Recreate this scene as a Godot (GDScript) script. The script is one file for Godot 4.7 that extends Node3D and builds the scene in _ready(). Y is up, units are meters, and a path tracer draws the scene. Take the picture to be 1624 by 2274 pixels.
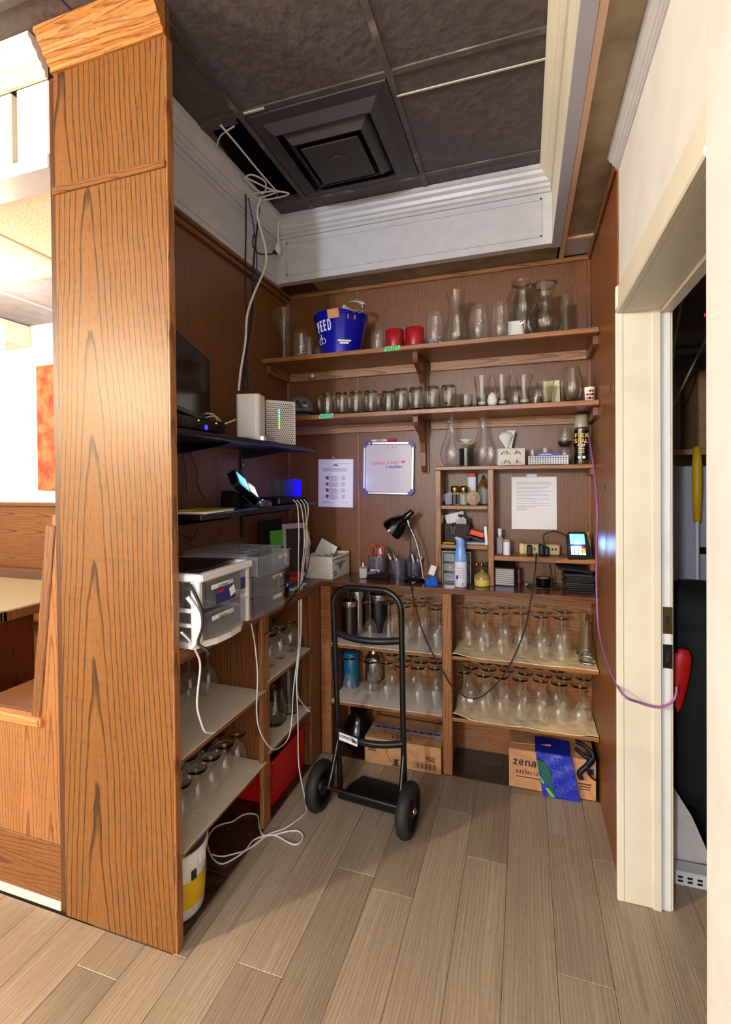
extends Node3D

var M := {}
var taken := {}
var rng := RandomNumberGenerator.new()
var nz := FastNoiseLite.new()
const XL := -1.35
const XR := 0.315
const ZB := -2.645
const ZC := -2.372
const XC := -1.035
const TOP := 2.89

func _ready():
	rng.seed = 7
	nz.seed = 5
	nz.frequency = 1.0
	view_and_light()
	materials()
	structure()
	joinery()
	left_wall_things()
	left_counter_things()
	counter_things()
	hutch_things()
	shelf_things()
	glasses()
	floor_things()
	cables()
	nook()
	storage()

# ---------------------------------------------------------------- camera, sky, light
func view_and_light():
	var cam := Camera3D.new()
	cam.name = "camera"
	var f := 1079.34
	cam.set_frustum(2274.0 / f * 0.05, Vector2(0, -59.45 / f * 0.05), 0.05, 60.0)
	cam.transform = Transform3D(Basis(Vector3.UP, deg_to_rad(18.108)) * Basis(Vector3.RIGHT, deg_to_rad(-0.6153)) * Basis(Vector3.BACK, deg_to_rad(-0.4903)), Vector3(0, 1.45, 0))
	add_child(cam)
	cam.current = true
	var we := WorldEnvironment.new()
	we.name = "environment"
	var env := Environment.new()
	env.background_mode = Environment.BG_COLOR
	env.background_color = Color(0.55, 0.6, 0.7)
	env.tonemap_mode = Environment.TONE_MAPPER_LINEAR
	env.tonemap_exposure = 0.7
	env.sdfgi_enabled = true
	env.ssao_enabled = true
	env.ssil_enabled = true
	we.environment = env
	add_child(we)
	# unseen warm lamp, out of view, placed to light the oak wall end and floor
	unseen_globe("unseen_lamp", "unseen warm globe lamp lighting the oak wall end from the left", Vector3(-3.5, 2.3, 1.5), 0.12, Color(1.0, 0.92, 0.78), 20.0)
	# unseen whiter lamp, out of view, placed for hand truck shadows and glass highlights
	unseen_globe("unseen_lamp", "unseen white lamp behind the camera lighting the alcove and glasses", Vector3(-0.92, 2.1, 2.6), 0.1, Color(0.93, 0.95, 1.0), 9.5, 2.4)
	# unseen lamp over the booth, placed to brighten its white wall
	unseen_globe("unseen_lamp", "unseen warm lamp above the booth table lighting the white wall", Vector3(-2.62, 2.2, -1.75), 0.1, Color(1.0, 0.92, 0.8), 0.8)
	# added ceiling panels, out of view, giving soft fill light
	for p in [[Vector3(-0.4, TOP - 0.012, 1.5), "just behind the camera"], [Vector3(-2.6, TOP - 0.012, 2.4), "at the far left of the dining room"]]:
		fill_panel(p[0], p[1])

func unseen_globe(called, label, at, r, col, energy, tall = 1.0):
	var t = thing(called, label, "lamp", at, 0.0, "unseen lamps")
	var s = lathe([Vector2(0, -r * tall), Vector2(r * 0.6, -r * tall * 0.92), Vector2(r * 0.95, -r * tall * 0.6), Vector2(r, 0), Vector2(r * 0.95, r * tall * 0.6), Vector2(r * 0.6, r * tall * 0.92), Vector2(0, r * tall)], 24)
	var m := StandardMaterial3D.new()
	m.albedo_color = Color(1, 1, 1)
	m.emission_enabled = true
	m.emission = col
	m.emission_energy_multiplier = 45.0 if at.z > 0 else 6.0
	part(t, "globe", s, m)
	part(t, "cord", cyl(0.006, 0.006, TOP - at.y - r * tall), mat("cordblack", Color(0.05, 0.05, 0.05), 0.6), Vector3(0, r * tall + (TOP - at.y - r * tall) / 2, 0)) if at.z > -1.2 else part(t, "cord", cyl(0.006, 0.006, 2.5 - at.y - r), mat("cordblack", Color(0.05, 0.05, 0.05), 0.6), Vector3(0, r + (2.5 - at.y - r) / 2, 0))
	var l := OmniLight3D.new()
	l.name = called + "_glow"
	l.light_color = col
	l.light_energy = energy
	l.light_size = r
	l.omni_range = 12.0
	l.omni_attenuation = 2.0
	l.shadow_enabled = true
	t.add_child(l, true)

func fill_panel(at, where):
	var t = thing("added_fill_panel", "added square fill light panel on the ceiling " + where, "light", at, 0.0, "added fill panels")
	var m := StandardMaterial3D.new()
	m.albedo_color = Color(1, 1, 1)
	m.emission_enabled = true
	m.emission = Color(0.9, 0.93, 1.0)
	m.emission_energy_multiplier = 6.0
	part(t, "diffuser", bx(0.56, 0.012, 0.56), m)
	var l := AreaLight3D.new()
	l.name = "fill_glow"
	l.area_size = Vector2(0.55, 0.55)
	l.light_color = Color(0.9, 0.93, 1.0)
	l.light_energy = 1.3
	l.shadow_enabled = true
	l.position = Vector3(0, -0.015, 0)
	l.rotation_degrees = Vector3(-90, 0, 0)
	t.add_child(l, true)

# ---------------------------------------------------------------- naming and nodes
func numbered(called):
	var n = taken.get(called, 0)
	taken[called] = n + 1
	return called if n == 0 else "%s_%03d" % [called, n]

func thing(called, label, category, at = Vector3.ZERO, turn = 0.0, group = ""):
	var o := Node3D.new()
	o.name = numbered(called)
	add_child(o)
	o.position = at
	o.rotation.y = turn
	tag(o, label, category, group)
	return o

func tag(o, label, category, group = ""):
	o.set_meta("label", label)
	o.set_meta("category", category)
	if group != "":
		o.set_meta("group", group)

func part(p, called, mesh, m, at = Vector3.ZERO, rot = Vector3.ZERO, label = ""):
	var o := MeshInstance3D.new()
	o.name = called
	o.mesh = mesh
	o.material_override = m
	o.position = at
	o.rotation_degrees = rot
	o.cast_shadow = GeometryInstance3D.SHADOW_CASTING_SETTING_ON
	p.add_child(o, true)
	if label != "":
		o.set_meta("label", label)
	return o

func solo(called, label, category, mesh, m, at = Vector3.ZERO, rot = Vector3.ZERO, group = ""):
	var o := MeshInstance3D.new()
	o.name = numbered(called)
	o.mesh = mesh
	o.material_override = m
	o.position = at
	o.rotation_degrees = rot
	add_child(o)
	tag(o, label, category, group)
	return o

func struct(called, label, category):
	var o := Node3D.new()
	o.name = numbered(called)
	add_child(o)
	tag(o, label, category)
	o.set_meta("kind", "structure")
	return o

func copy(o, label, at, turn = 0.0):
	var c = o.duplicate()
	c.name = numbered(str(o.name))
	add_child(c)
	c.position = at
	c.rotation.y = turn
	c.set_meta("label", label)
	return c

# ---------------------------------------------------------------- shapes
func face(st, pts, n, grain, off):
	var uv = func(p):
		var ax := 0
		if absf(n.y) > absf(n.x) and absf(n.y) >= absf(n.z):
			ax = 1
		elif absf(n.z) > absf(n.x):
			ax = 2
		var g = grain
		if g == ax:
			g = (ax + 1) % 3
		var o = 3 - ax - g
		return Vector2(p[o], p[g]) + off
	for i in range(1, pts.size() - 1):
		var a = pts[0]
		var b = pts[i]
		var c = pts[i + 1]
		if (b - a).cross(c - a).dot(n) > 0:
			var q = b
			b = c
			c = q
		for v in [a, b, c]:
			st.set_normal(n)
			st.set_uv(uv.call(v))
			st.add_vertex(v)

# chamfered box about its centre; grain is the axis that the wood grain follows
func bx(w, h, d, bev = 0.0015, grain = 1, off = Vector2.ZERO):
	var st := SurfaceTool.new()
	st.begin(Mesh.PRIMITIVE_TRIANGLES)
	add_bx(st, Vector3(w, h, d), Vector3.ZERO, bev, grain, off)
	return st.commit()

func add_bx(st, size, c, bev = 0.0, grain = 1, off = Vector2.ZERO):
	var s = size / 2.0
	var b = minf(bev, minf(s.x, minf(s.y, s.z)) * 0.45)
	for ax in 3:
		for sg in [-1, 1]:
			var n = Vector3.ZERO
			n[ax] = sg
			var u = (ax + 1) % 3
			var v = (ax + 2) % 3
			var pts = []
			for q in [[-1, -1], [1, -1], [1, 1], [-1, 1]]:
				var p = Vector3.ZERO
				p[ax] = sg * s[ax]
				p[u] = q[0] * (s[u] - b)
				p[v] = q[1] * (s[v] - b)
				pts.append(p + c)
			face(st, pts, n, grain, off)
	if b <= 0:
		return
	for ax in 3:
		var u = (ax + 1) % 3
		var v = (ax + 2) % 3
		for su in [-1, 1]:
			for sv in [-1, 1]:
				var n = Vector3.ZERO
				n[u] = su
				n[v] = sv
				n = n.normalized()
				var pts = []
				for q in [[-1, 0], [1, 0], [1, 1], [-1, 1]]:
					var p = Vector3.ZERO
					p[ax] = q[0] * (s[ax] - b)
					p[u] = su * (s[u] - (b if q[1] == 1 else 0.0))
					p[v] = sv * (s[v] - (0.0 if q[1] == 1 else b))
					pts.append(p + c)
				face(st, pts, n, grain, off)
	for i in 8:
		var sg = Vector3(-1 if i & 1 else 1, -1 if i & 2 else 1, -1 if i & 4 else 1)
		var e = Vector3(s.x * sg.x, s.y * sg.y, s.z * sg.z)
		face(st, [c + e - Vector3(0, b * sg.y, b * sg.z), c + e - Vector3(b * sg.x, 0, b * sg.z), c + e - Vector3(b * sg.x, b * sg.y, 0)], sg.normalized(), grain, off)

func many(boxes, bev = 0.0, grain = 1):
	var st := SurfaceTool.new()
	st.begin(Mesh.PRIMITIVE_TRIANGLES)
	for b in boxes:
		add_bx(st, b[0], b[1], bev, grain)
	return st.commit()

func cyl(r0, r1, h, seg = 16):
	var c := CylinderMesh.new()
	c.bottom_radius = r0
	c.top_radius = r1
	c.height = h
	c.radial_segments = seg
	c.rings = 1
	return c

# profile of (radius, height) points turned about y; sx, sz squash it
func lathe(prof, seg = 20, sharp = false, sx = 1.0, sz = 1.0):
	var st := SurfaceTool.new()
	st.begin(Mesh.PRIMITIVE_TRIANGLES)
	var n = prof.size()
	var nr = []
	for i in n - 1:
		var t = (prof[i + 1] - prof[i])
		nr.append(Vector2(t.y, -t.x).normalized())
	for i in n - 1:
		var n0 = nr[i]
		var n1 = nr[i]
		if not sharp:
			if i > 0 and nr[i - 1].dot(nr[i]) > 0.3:
				n0 = (nr[i - 1] + nr[i]).normalized()
			if i < n - 2 and nr[i + 1].dot(nr[i]) > 0.3:
				n1 = (nr[i + 1] + nr[i]).normalized()
		for k in seg:
			var a0 = TAU * k / seg
			var a1 = TAU * (k + 1) / seg
			var q = []
			for e in [[i, a0, n0], [i + 1, a0, n1], [i + 1, a1, n1], [i, a1, n0]]:
				var r = prof[e[0]]
				q.append([Vector3(cos(e[1]) * r.x * sx, r.y, sin(e[1]) * r.x * sz), Vector3(cos(e[1]) * e[2].x / sx, e[2].y, sin(e[1]) * e[2].x / sz).normalized(), Vector2(e[1] / TAU, r.y)])
			for tr in [[0, 2, 1], [0, 3, 2]]:
				if (q[tr[1]][0] - q[tr[0]][0]).cross(q[tr[2]][0] - q[tr[0]][0]).dot(q[tr[0]][1] + q[tr[1]][1] + q[tr[2]][1]) > 0:
					tr = [tr[0], tr[2], tr[1]]
				for j in tr:
					st.set_normal(q[j][1])
					st.set_uv(q[j][2])
					st.add_vertex(q[j][0])
	return st.commit()

func smooth(pts, sub = 6):
	var out = []
	var n = pts.size()
	for i in n - 1:
		var p0 = pts[maxi(i - 1, 0)]
		var p1 = pts[i]
		var p2 = pts[i + 1]
		var p3 = pts[mini(i + 2, n - 1)]
		for k in sub:
			var t = float(k) / sub
			out.append(0.5 * ((2.0 * p1) + (p2 - p0) * t + (2.0 * p0 - 5.0 * p1 + 4.0 * p2 - p3) * t * t + (3.0 * p1 - p0 - 3.0 * p2 + p3) * t * t * t))
	out.append(pts[n - 1])
	return out

func tube(pts, r, seg = 8, sub = 6, flat = 1.0):
	var st := SurfaceTool.new()
	st.begin(Mesh.PRIMITIVE_TRIANGLES)
	add_tube(st, pts, r, seg, sub, flat)
	return st.commit()

func add_tube(st, pts, r, seg = 8, sub = 6, flat = 1.0):
	var p = smooth(pts, sub) if sub > 1 else pts
	var up = Vector3.UP
	var t0 = (p[1] - p[0]).normalized()
	if absf(t0.dot(up)) > 0.9:
		up = Vector3.RIGHT
	var rings = []
	for i in p.size():
		var t = (p[mini(i + 1, p.size() - 1)] - p[maxi(i - 1, 0)]).normalized()
		var s = t.cross(up)
		if s.length() < 0.01:
			s = t.cross(Vector3.BACK)
		s = s.normalized()
		up = s.cross(t).normalized()
		var ring = []
		for k in seg:
			var a = TAU * k / seg
			var d = s * cos(a) + up * sin(a) * flat
			ring.append([p[i] + d * r, d.normalized()])
		rings.append(ring)
	for i in rings.size() - 1:
		for k in seg:
			var k2 = (k + 1) % seg
			var q = [rings[i][k], rings[i][k2], rings[i + 1][k2], rings[i + 1][k]]
			for tr in [[0, 1, 2], [0, 2, 3]]:
				if (q[tr[1]][0] - q[tr[0]][0]).cross(q[tr[2]][0] - q[tr[0]][0]).dot(q[tr[0]][1] + q[tr[1]][1] + q[tr[2]][1]) > 0:
					tr = [tr[0], tr[2], tr[1]]
				for j in tr:
					st.set_normal(q[j][1])
					st.set_uv(Vector2(float(k) / seg, float(i) / 10.0))
					st.add_vertex(q[j][0])
	for e in [0, rings.size() - 1]:
		var c = []
		for k in seg:
			c.append(rings[e][k][0])
		var nn = (p[0] - p[1]).normalized() if e == 0 else (p[p.size() - 1] - p[p.size() - 2]).normalized()
		face(st, c, nn, 1, Vector2.ZERO)

# polygon in the xy plane, pushed out along z from -d/2 to d/2
func prism(poly, d, grain = 1, off = Vector2.ZERO):
	var st := SurfaceTool.new()
	st.begin(Mesh.PRIMITIVE_TRIANGLES)
	add_prism(st, poly, d, Vector3.ZERO, grain, off)
	return st.commit()

func add_prism(st, poly, d, c, grain = 1, off = Vector2.ZERO):
	var pk := PackedVector2Array(poly)
	if Geometry2D.is_polygon_clockwise(pk):
		pk.reverse()
	var ix = Geometry2D.triangulate_polygon(pk)
	for sg in [-1.0, 1.0]:
		for i in range(0, ix.size(), 3):
			var tri = []
			for j in 3:
				tri.append(Vector3(pk[ix[i + j]].x, pk[ix[i + j]].y, sg * d / 2) + c)
			face(st, tri, Vector3(0, 0, sg), grain, off)
	for i in pk.size():
		var a = pk[i]
		var b = pk[(i + 1) % pk.size()]
		var e = b - a
		var n = Vector3(e.y, -e.x, 0).normalized()
		face(st, [Vector3(a.x, a.y, -d / 2) + c, Vector3(b.x, b.y, -d / 2) + c, Vector3(b.x, b.y, d / 2) + c, Vector3(a.x, a.y, d / 2) + c], n, grain, off)

func rrect(w, h, r, seg = 4):
	var out = []
	for q in [[1, 1, 0], [-1, 1, 90], [-1, -1, 180], [1, -1, 270]]:
		for k in seg + 1:
			var a = deg_to_rad(q[2] + 90.0 * k / seg)
			out.append(Vector2(q[0] * (w / 2 - r) + cos(a) * r, q[1] * (h / 2 - r) + sin(a) * r))
	return out

func words(s, h, serif = false, depth = 0.0006, bold = false):
	var t := TextMesh.new()
	var f := SystemFont.new()
	f.font_names = PackedStringArray(["Droid Serif" if serif else "Droid Sans"])
	if bold:
		f.font_weight = 700
	t.font = f
	t.text = s
	t.font_size = 32
	t.pixel_size = h / 24.0
	t.depth = depth
	t.curve_step = 2.0
	return t

# ---------------------------------------------------------------- materials
func mat(key, col, rough = 0.5, metal = 0.0, spec = 0.5):
	if M.has(key):
		return M[key]
	var m := StandardMaterial3D.new()
	m.resource_name = key
	m.albedo_color = col
	m.roughness = rough
	m.metallic = metal
	m.metallic_specular = spec
	M[key] = m
	return m

func clear(key, col, alpha, rough = 0.03):
	if M.has(key):
		return M[key]
	var m := StandardMaterial3D.new()
	m.resource_name = key
	m.albedo_color = Color(col.r, col.g, col.b, alpha)
	m.transparency = BaseMaterial3D.TRANSPARENCY_ALPHA
	m.roughness = rough
	m.metallic_specular = 0.7
	M[key] = m
	return m

func solid_glass(key, col):
	var m := StandardMaterial3D.new()
	m.resource_name = key
	m.albedo_color = Color(col.r, col.g, col.b, 0.0)
	m.refraction_enabled = true
	m.refraction_scale = 0.05
	m.transparency = BaseMaterial3D.TRANSPARENCY_ALPHA
	m.roughness = 0.0
	M[key] = m
	return m

func glow(key, col, energy):
	var m := StandardMaterial3D.new()
	m.resource_name = key
	m.albedo_color = col
	m.emission_enabled = true
	m.emission = col
	m.emission_energy_multiplier = energy
	M[key] = m
	return m

# plain-sawn oak: arched growth rings, pores and fine streaks. w, l: metres that the picture covers
func oak_image(seed_, w, l, centres, light, mid, dark, rings, sharp, pore, slope = 3.2, strong = 0.85, soft = 0.0004):
	var W := 512
	var H := 1024
	var im := Image.create(W, H, false, Image.FORMAT_RGB8)
	var a := FastNoiseLite.new()
	a.seed = seed_
	a.frequency = 1.0
	var b := FastNoiseLite.new()
	b.seed = seed_ + 3
	b.frequency = 1.0
	b.noise_type = FastNoiseLite.TYPE_VALUE
	b.fractal_type = FastNoiseLite.FRACTAL_NONE
	for y in H:
		var v = l * y / H
		for x in W:
			var u = w * x / W
			var best = 1e9
			for c in centres:
				var d = absf(u - c - 0.018 * a.get_noise_2d(v * 0.9, c * 7.0))
				best = minf(best, d)
			var t = best + 0.006 * a.get_noise_2d(u * 5.0, v * 1.2)
			var g = rings * sqrt(t * t + soft) + v * slope + 0.5 * a.get_noise_2d(u * 2.0 + 9.0, v * 0.9) + 0.1 * a.get_noise_2d(u * 20.0, v * 3.0)
			var f = g - floorf(g)
			var ln = smoothstep(1.0 - sharp, 0.93, f) * (1.0 - smoothstep(0.955, 1.0, f))
			var br = b.get_noise_2d(u * 900.0, v * 45.0)
			var st = b.get_noise_2d(u * 480.0 + 50.0, v * 5.0)
			var po = b.get_noise_2d(u * 1300.0, v * 30.0 + 20.0)
			ln = clampf(ln * (0.75 + 0.5 * br), 0.0, 1.0)
			var k = 0.5 + 0.28 * st + 0.3 * a.get_noise_2d(u * 4.0, v * 0.8)
			var r: Color = light.lerp(mid, clampf(k, 0.0, 1.0))
			r = r.lerp(dark, ln * strong)
			if po > 0.62:
				r = r.lerp(dark, pore)
			im.set_pixel(x, y, r)
	return im

func wood(key, im, w, l, tint, rough, spec = 0.5):
	var m := StandardMaterial3D.new()
	m.resource_name = key
	m.albedo_texture = im if im is Texture2D else ImageTexture.create_from_image(im)
	m.albedo_color = tint
	m.roughness = rough
	m.metallic_specular = spec
	m.uv1_scale = Vector3(1.0 / w, 1.0 / l, 1)
	M[key] = m
	return m

func speckle(key, cols, freq, scale, rough, bump = 0.0, octaves = 4):
	var n := FastNoiseLite.new()
	n.seed = key.hash() % 1000
	n.frequency = freq
	n.fractal_octaves = octaves
	var t := NoiseTexture2D.new()
	t.width = 512
	t.height = 512
	t.seamless = true
	t.noise = n
	var g := Gradient.new()
	g.offsets = PackedFloat32Array(range(cols.size()).map(func(i): return float(i) / (cols.size() - 1)))
	g.colors = PackedColorArray(cols)
	t.color_ramp = g
	var m := StandardMaterial3D.new()
	m.resource_name = key
	m.albedo_texture = t
	m.roughness = rough
	m.uv1_triplanar = true
	m.uv1_world_triplanar = true
	m.uv1_scale = Vector3(scale, scale, scale)
	if bump > 0:
		var b := NoiseTexture2D.new()
		b.width = 512
		b.height = 512
		b.seamless = true
		b.noise = n
		b.as_normal_map = true
		b.bump_strength = 6.0
		m.normal_enabled = true
		m.normal_texture = b
		m.normal_scale = bump
	M[key] = m
	return m

func materials():
	var li := Color(0.76, 0.57, 0.39)
	var mi := Color(0.68, 0.48, 0.31)
	var da := Color(0.28, 0.18, 0.12)
	var pil = oak_image(11, 0.5, 3.0, [0.14], li, mi, da, 52.0, 0.28, 0.35, 2.6, 1.0, 0.0026)
	wood("pillar", pil, 0.5, 3.0, Color(0.65, 0.58, 0.43), 0.4, 0.42)
	var she = ImageTexture.create_from_image(oak_image(23, 1.22, 2.6, [0.1, 0.36, 0.62, 0.9, 1.15], Color(0.63, 0.45, 0.31), Color(0.55, 0.37, 0.24), Color(0.4, 0.25, 0.15), 70.0, 0.6, 0.4, 2.0, 0.5))
	wood("panel", she, 1.22, 2.6, Color(0.78, 0.71, 0.57), 0.4)
	wood("panel_right", she, 1.22, 2.6, Color(0.82, 0.74, 0.57), 0.38)
	var brd = ImageTexture.create_from_image(oak_image(37, 0.4, 2.0, [0.07, 0.25, 0.36], Color(0.7, 0.51, 0.36), Color(0.61, 0.42, 0.28), Color(0.35, 0.22, 0.14), 80.0, 0.35, 0.45))
	wood("board", brd, 0.4, 2.0, Color(0.88, 0.82, 0.69), 0.36)
	wood("darkboard", brd, 0.4, 2.0, Color(0.72, 0.64, 0.56), 0.32)
	wood("counter", brd, 0.4, 2.0, Color(0.62, 0.54, 0.5), 0.2)
	wood("bench", brd, 0.4, 2.0, Color(0.72, 0.63, 0.48), 0.35)
	wood("batten", ImageTexture.create_from_image(oak_image(51, 0.22, 2.0, [0.05, 0.16], Color(0.72, 0.57, 0.44), Color(0.64, 0.49, 0.37), Color(0.42, 0.3, 0.21), 80.0, 0.4, 0.3)), 0.22, 2.0, Color(1.0, 0.96, 0.93), 0.5)
	var fl = ImageTexture.create_from_image(oak_image(71, 0.62, 2.6, [0.07, 0.3, 0.52], Color(0.7, 0.65, 0.58), Color(0.53, 0.48, 0.42), Color(0.46, 0.4, 0.34), 90.0, 0.7, 0.35, 1.2, 0.45))
	for i in 4:
		var k = [1.03, 0.96, 0.9, 1.0][i]
		wood("plank%d" % i, fl, 0.62, 2.6, Color(k, k * 0.965, k * 0.93), 0.42)
	speckle("tile", [Color(0.13, 0.08, 0.06), Color(0.22, 0.15, 0.11), Color(0.3, 0.22, 0.16)], 0.02, 2.0, 0.35)
	speckle("grout", [Color(0.33, 0.25, 0.2), Color(0.42, 0.33, 0.27)], 0.05, 3.0, 0.8)
	speckle("blacktile", [Color(0.29, 0.26, 0.27), Color(0.32, 0.285, 0.29), Color(0.37, 0.33, 0.32)], 0.03, 1.2, 0.6, 0.25)
	speckle("tbar", [Color(0.26, 0.235, 0.24), Color(0.29, 0.26, 0.26), Color(0.34, 0.31, 0.3), Color(0.7, 0.66, 0.62)], 0.012, 0.7, 0.5)
	speckle("liner", [Color(0.76, 0.71, 0.64), Color(0.86, 0.81, 0.74), Color(0.9, 0.87, 0.8)], 0.06, 4.0, 0.7, 0.5)
	speckle("linerold", [Color(0.82, 0.7, 0.5), Color(0.91, 0.82, 0.64), Color(0.94, 0.86, 0.7)], 0.012, 2.0, 0.7, 0.4)
	speckle("white", [Color(0.82, 0.82, 0.83), Color(0.85, 0.85, 0.86), Color(0.87, 0.87, 0.88)], 0.01, 0.8, 0.5)
	speckle("cream", [Color(0.8, 0.78, 0.72), Color(0.83, 0.81, 0.75), Color(0.85, 0.83, 0.78)], 0.008, 0.8, 0.45)
	speckle("trimwhite", [Color(0.71, 0.71, 0.74), Color(0.76, 0.76, 0.78)], 0.02, 1.0, 0.35)
	speckle("soffit", [Color(0.44, 0.37, 0.28), Color(0.56, 0.49, 0.38), Color(0.6, 0.54, 0.43)], 0.012, 0.9, 0.5)
	speckle("nooktile", [Color(0.82, 0.76, 0.66), Color(0.87, 0.82, 0.73), Color(0.9, 0.86, 0.78)], 0.06, 2.0, 0.8, 0.4)
	speckle("greytile", [Color(0.5, 0.49, 0.53), Color(0.58, 0.57, 0.61)], 0.02, 1.0, 0.6)
	speckle("card", [Color(0.66, 0.47, 0.3), Color(0.73, 0.54, 0.37), Color(0.76, 0.58, 0.41)], 0.02, 1.5, 0.8)
	speckle("whitecard", [Color(0.82, 0.79, 0.76), Color(0.88, 0.86, 0.84)], 0.02, 1.5, 0.75)
	mat("black", Color(0.035, 0.035, 0.04), 0.4)
	mat("blackmatte", Color(0.05, 0.048, 0.05), 0.8)
	mat("blackgloss", Color(0.02, 0.02, 0.022), 0.12)
	mat("rubber", Color(0.1, 0.095, 0.09), 0.65)
	mat("steel", Color(0.75, 0.74, 0.73), 0.22, 1.0)
	mat("darksteel", Color(0.3, 0.28, 0.26), 0.3, 1.0)
	mat("silver", Color(0.72, 0.72, 0.74), 0.35, 0.9)
	mat("whiteplastic", Color(0.87, 0.86, 0.86), 0.35)
	mat("greyplastic", Color(0.55, 0.55, 0.56), 0.4)
	mat("whitecord", Color(0.86, 0.85, 0.84), 0.45)
	mat("redcord", Color(0.62, 0.2, 0.17), 0.5)
	mat("bluecord", Color(0.16, 0.18, 0.42), 0.5)
	mat("purplecord", Color(0.56, 0.33, 0.56), 0.45)
	mat("paper", Color(0.9, 0.9, 0.9), 0.8)
	mat("ink", Color(0.1, 0.1, 0.12), 0.8)
	mat("red", Color(0.75, 0.07, 0.05), 0.45)
	mat("candle", Color(0.62, 0.06, 0.12), 0.35)
	mat("blue", Color(0.06, 0.13, 0.7), 0.3)
	mat("bucketblue", Color(0.05, 0.07, 0.62), 0.25, 0.1)
	mat("yellow", Color(0.85, 0.68, 0.06), 0.5)
	mat("green", Color(0.3, 0.66, 0.15), 0.5)
	mat("tapegreen", Color(0.42, 0.83, 0.55), 0.6)
	mat("teal", Color(0.02, 0.36, 0.5), 0.4)
	mat("gold", Color(0.85, 0.62, 0.2), 0.3, 0.9)
	mat("brass", Color(0.62, 0.5, 0.28), 0.35, 1.0)
	mat("salt", Color(0.92, 0.91, 0.9), 0.85)
	mat("pinewood", Color(0.72, 0.55, 0.36), 0.6)
	mat("peach", Color(0.8, 0.66, 0.56), 0.5)
	mat("lilac", Color(0.66, 0.65, 0.7), 0.5)
	mat("purple", Color(0.3, 0.2, 0.52), 0.4)
	clear("glass", Color(0.85, 0.87, 0.85), 0.022, 0.02)
	solid_glass("glassthick", Color(0.985, 1.0, 0.985))
	clear("clearplastic", Color(0.72, 0.73, 0.76), 0.16, 0.18)
	clear("smoke", Color(0.3, 0.3, 0.34), 0.25, 0.15)

# print: grey lines of type on a white page
func page(seed_, rows, photos = 0, head = true):
	var r := RandomNumberGenerator.new()
	r.seed = seed_
	var im := Image.create(216, 280, false, Image.FORMAT_RGB8)
	im.fill(Color(0.93, 0.93, 0.94))
	if head:
		for i in 5:
			im.fill_rect(Rect2i(96 + i * 5, 34 - [2, 5, 8, 5, 2][i], 4, [2, 5, 8, 5, 2][i]), Color(0.15, 0.15, 0.15))
		im.fill_rect(Rect2i(90, 35, 38, 4), Color(0.2, 0.2, 0.2))
	for row in rows:
		var x = row[1]
		while x < row[2]:
			var w = r.randi_range(3, 10)
			im.fill_rect(Rect2i(x, row[0], mini(w, row[2] - x), 1), Color(0.45, 0.45, 0.47))
			im.fill_rect(Rect2i(x, row[0] + 1, mini(w, row[2] - x), 1), Color(0.6, 0.6, 0.62))
			x += w + 2
	for i in photos:
		im.fill_rect(Rect2i(48, 100 + i * 36, 17, 18), [Color(0.25, 0.27, 0.24), Color(0.33, 0.33, 0.3), Color(0.42, 0.16, 0.12), Color(0.45, 0.24, 0.14)][i])
		im.fill_rect(Rect2i(52, 105 + i * 36, 9, 8), [Color(0.4, 0.4, 0.34), Color(0.5, 0.45, 0.4), Color(0.6, 0.25, 0.18), Color(0.6, 0.4, 0.22)][i])
	var m := StandardMaterial3D.new()
	m.albedo_texture = ImageTexture.create_from_image(im)
	m.roughness = 0.8
	return m

# a sheet with the picture upright on its +z face
func sheet(w, h, curl = 0.0):
	var st := SurfaceTool.new()
	st.begin(Mesh.PRIMITIVE_TRIANGLES)
	var n := 8
	for i in n:
		for e in [[0, 0], [1, 0], [1, 1], [0, 0], [1, 1], [0, 1]]:
			var t = float(i + e[1]) / n
			var y = h * (0.5 - t)
			var z = curl * pow(t, 3) * (1.0 - 0.7 * e[0])
			st.set_normal(Vector3(0, 0, 1))
			st.set_uv(Vector2(e[0], t))
			st.add_vertex(Vector3(w * (e[0] - 0.5), y, z))
	return st.commit()

# ---------------------------------------------------------------- the room
func rbox(p, called, m, x0, x1, y0, y1, z0, z1, grain = 1, bev = 0.001, label = ""):
	var o = Vector2(rng.randf() * 3.0, rng.randf() * 3.0)
	return part(p, called, bx(x1 - x0, y1 - y0, z1 - z0, bev, grain, o), m, Vector3((x0 + x1) / 2, (y0 + y1) / 2, (z0 + z1) / 2), Vector3.ZERO, label)

# moulding: profile (out, up) run along x for length l; turn it with rot
func run(prof, l, grain = 2):
	return prism(prof.map(func(q): return Vector2(q[0], q[1])), l, grain)

func crown(k):
	return [[0, 0], [0.05 * k, 0], [0.05 * k, -0.012 * k], [0.043 * k, -0.016 * k], [0.04 * k, -0.026 * k], [0.03 * k, -0.034 * k], [0.026 * k, -0.046 * k], [0.018 * k, -0.05 * k], [0.016 * k, -0.06 * k], [0.008 * k, -0.064 * k], [0.008 * k, -0.075 * k], [0, -0.075 * k]]

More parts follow.
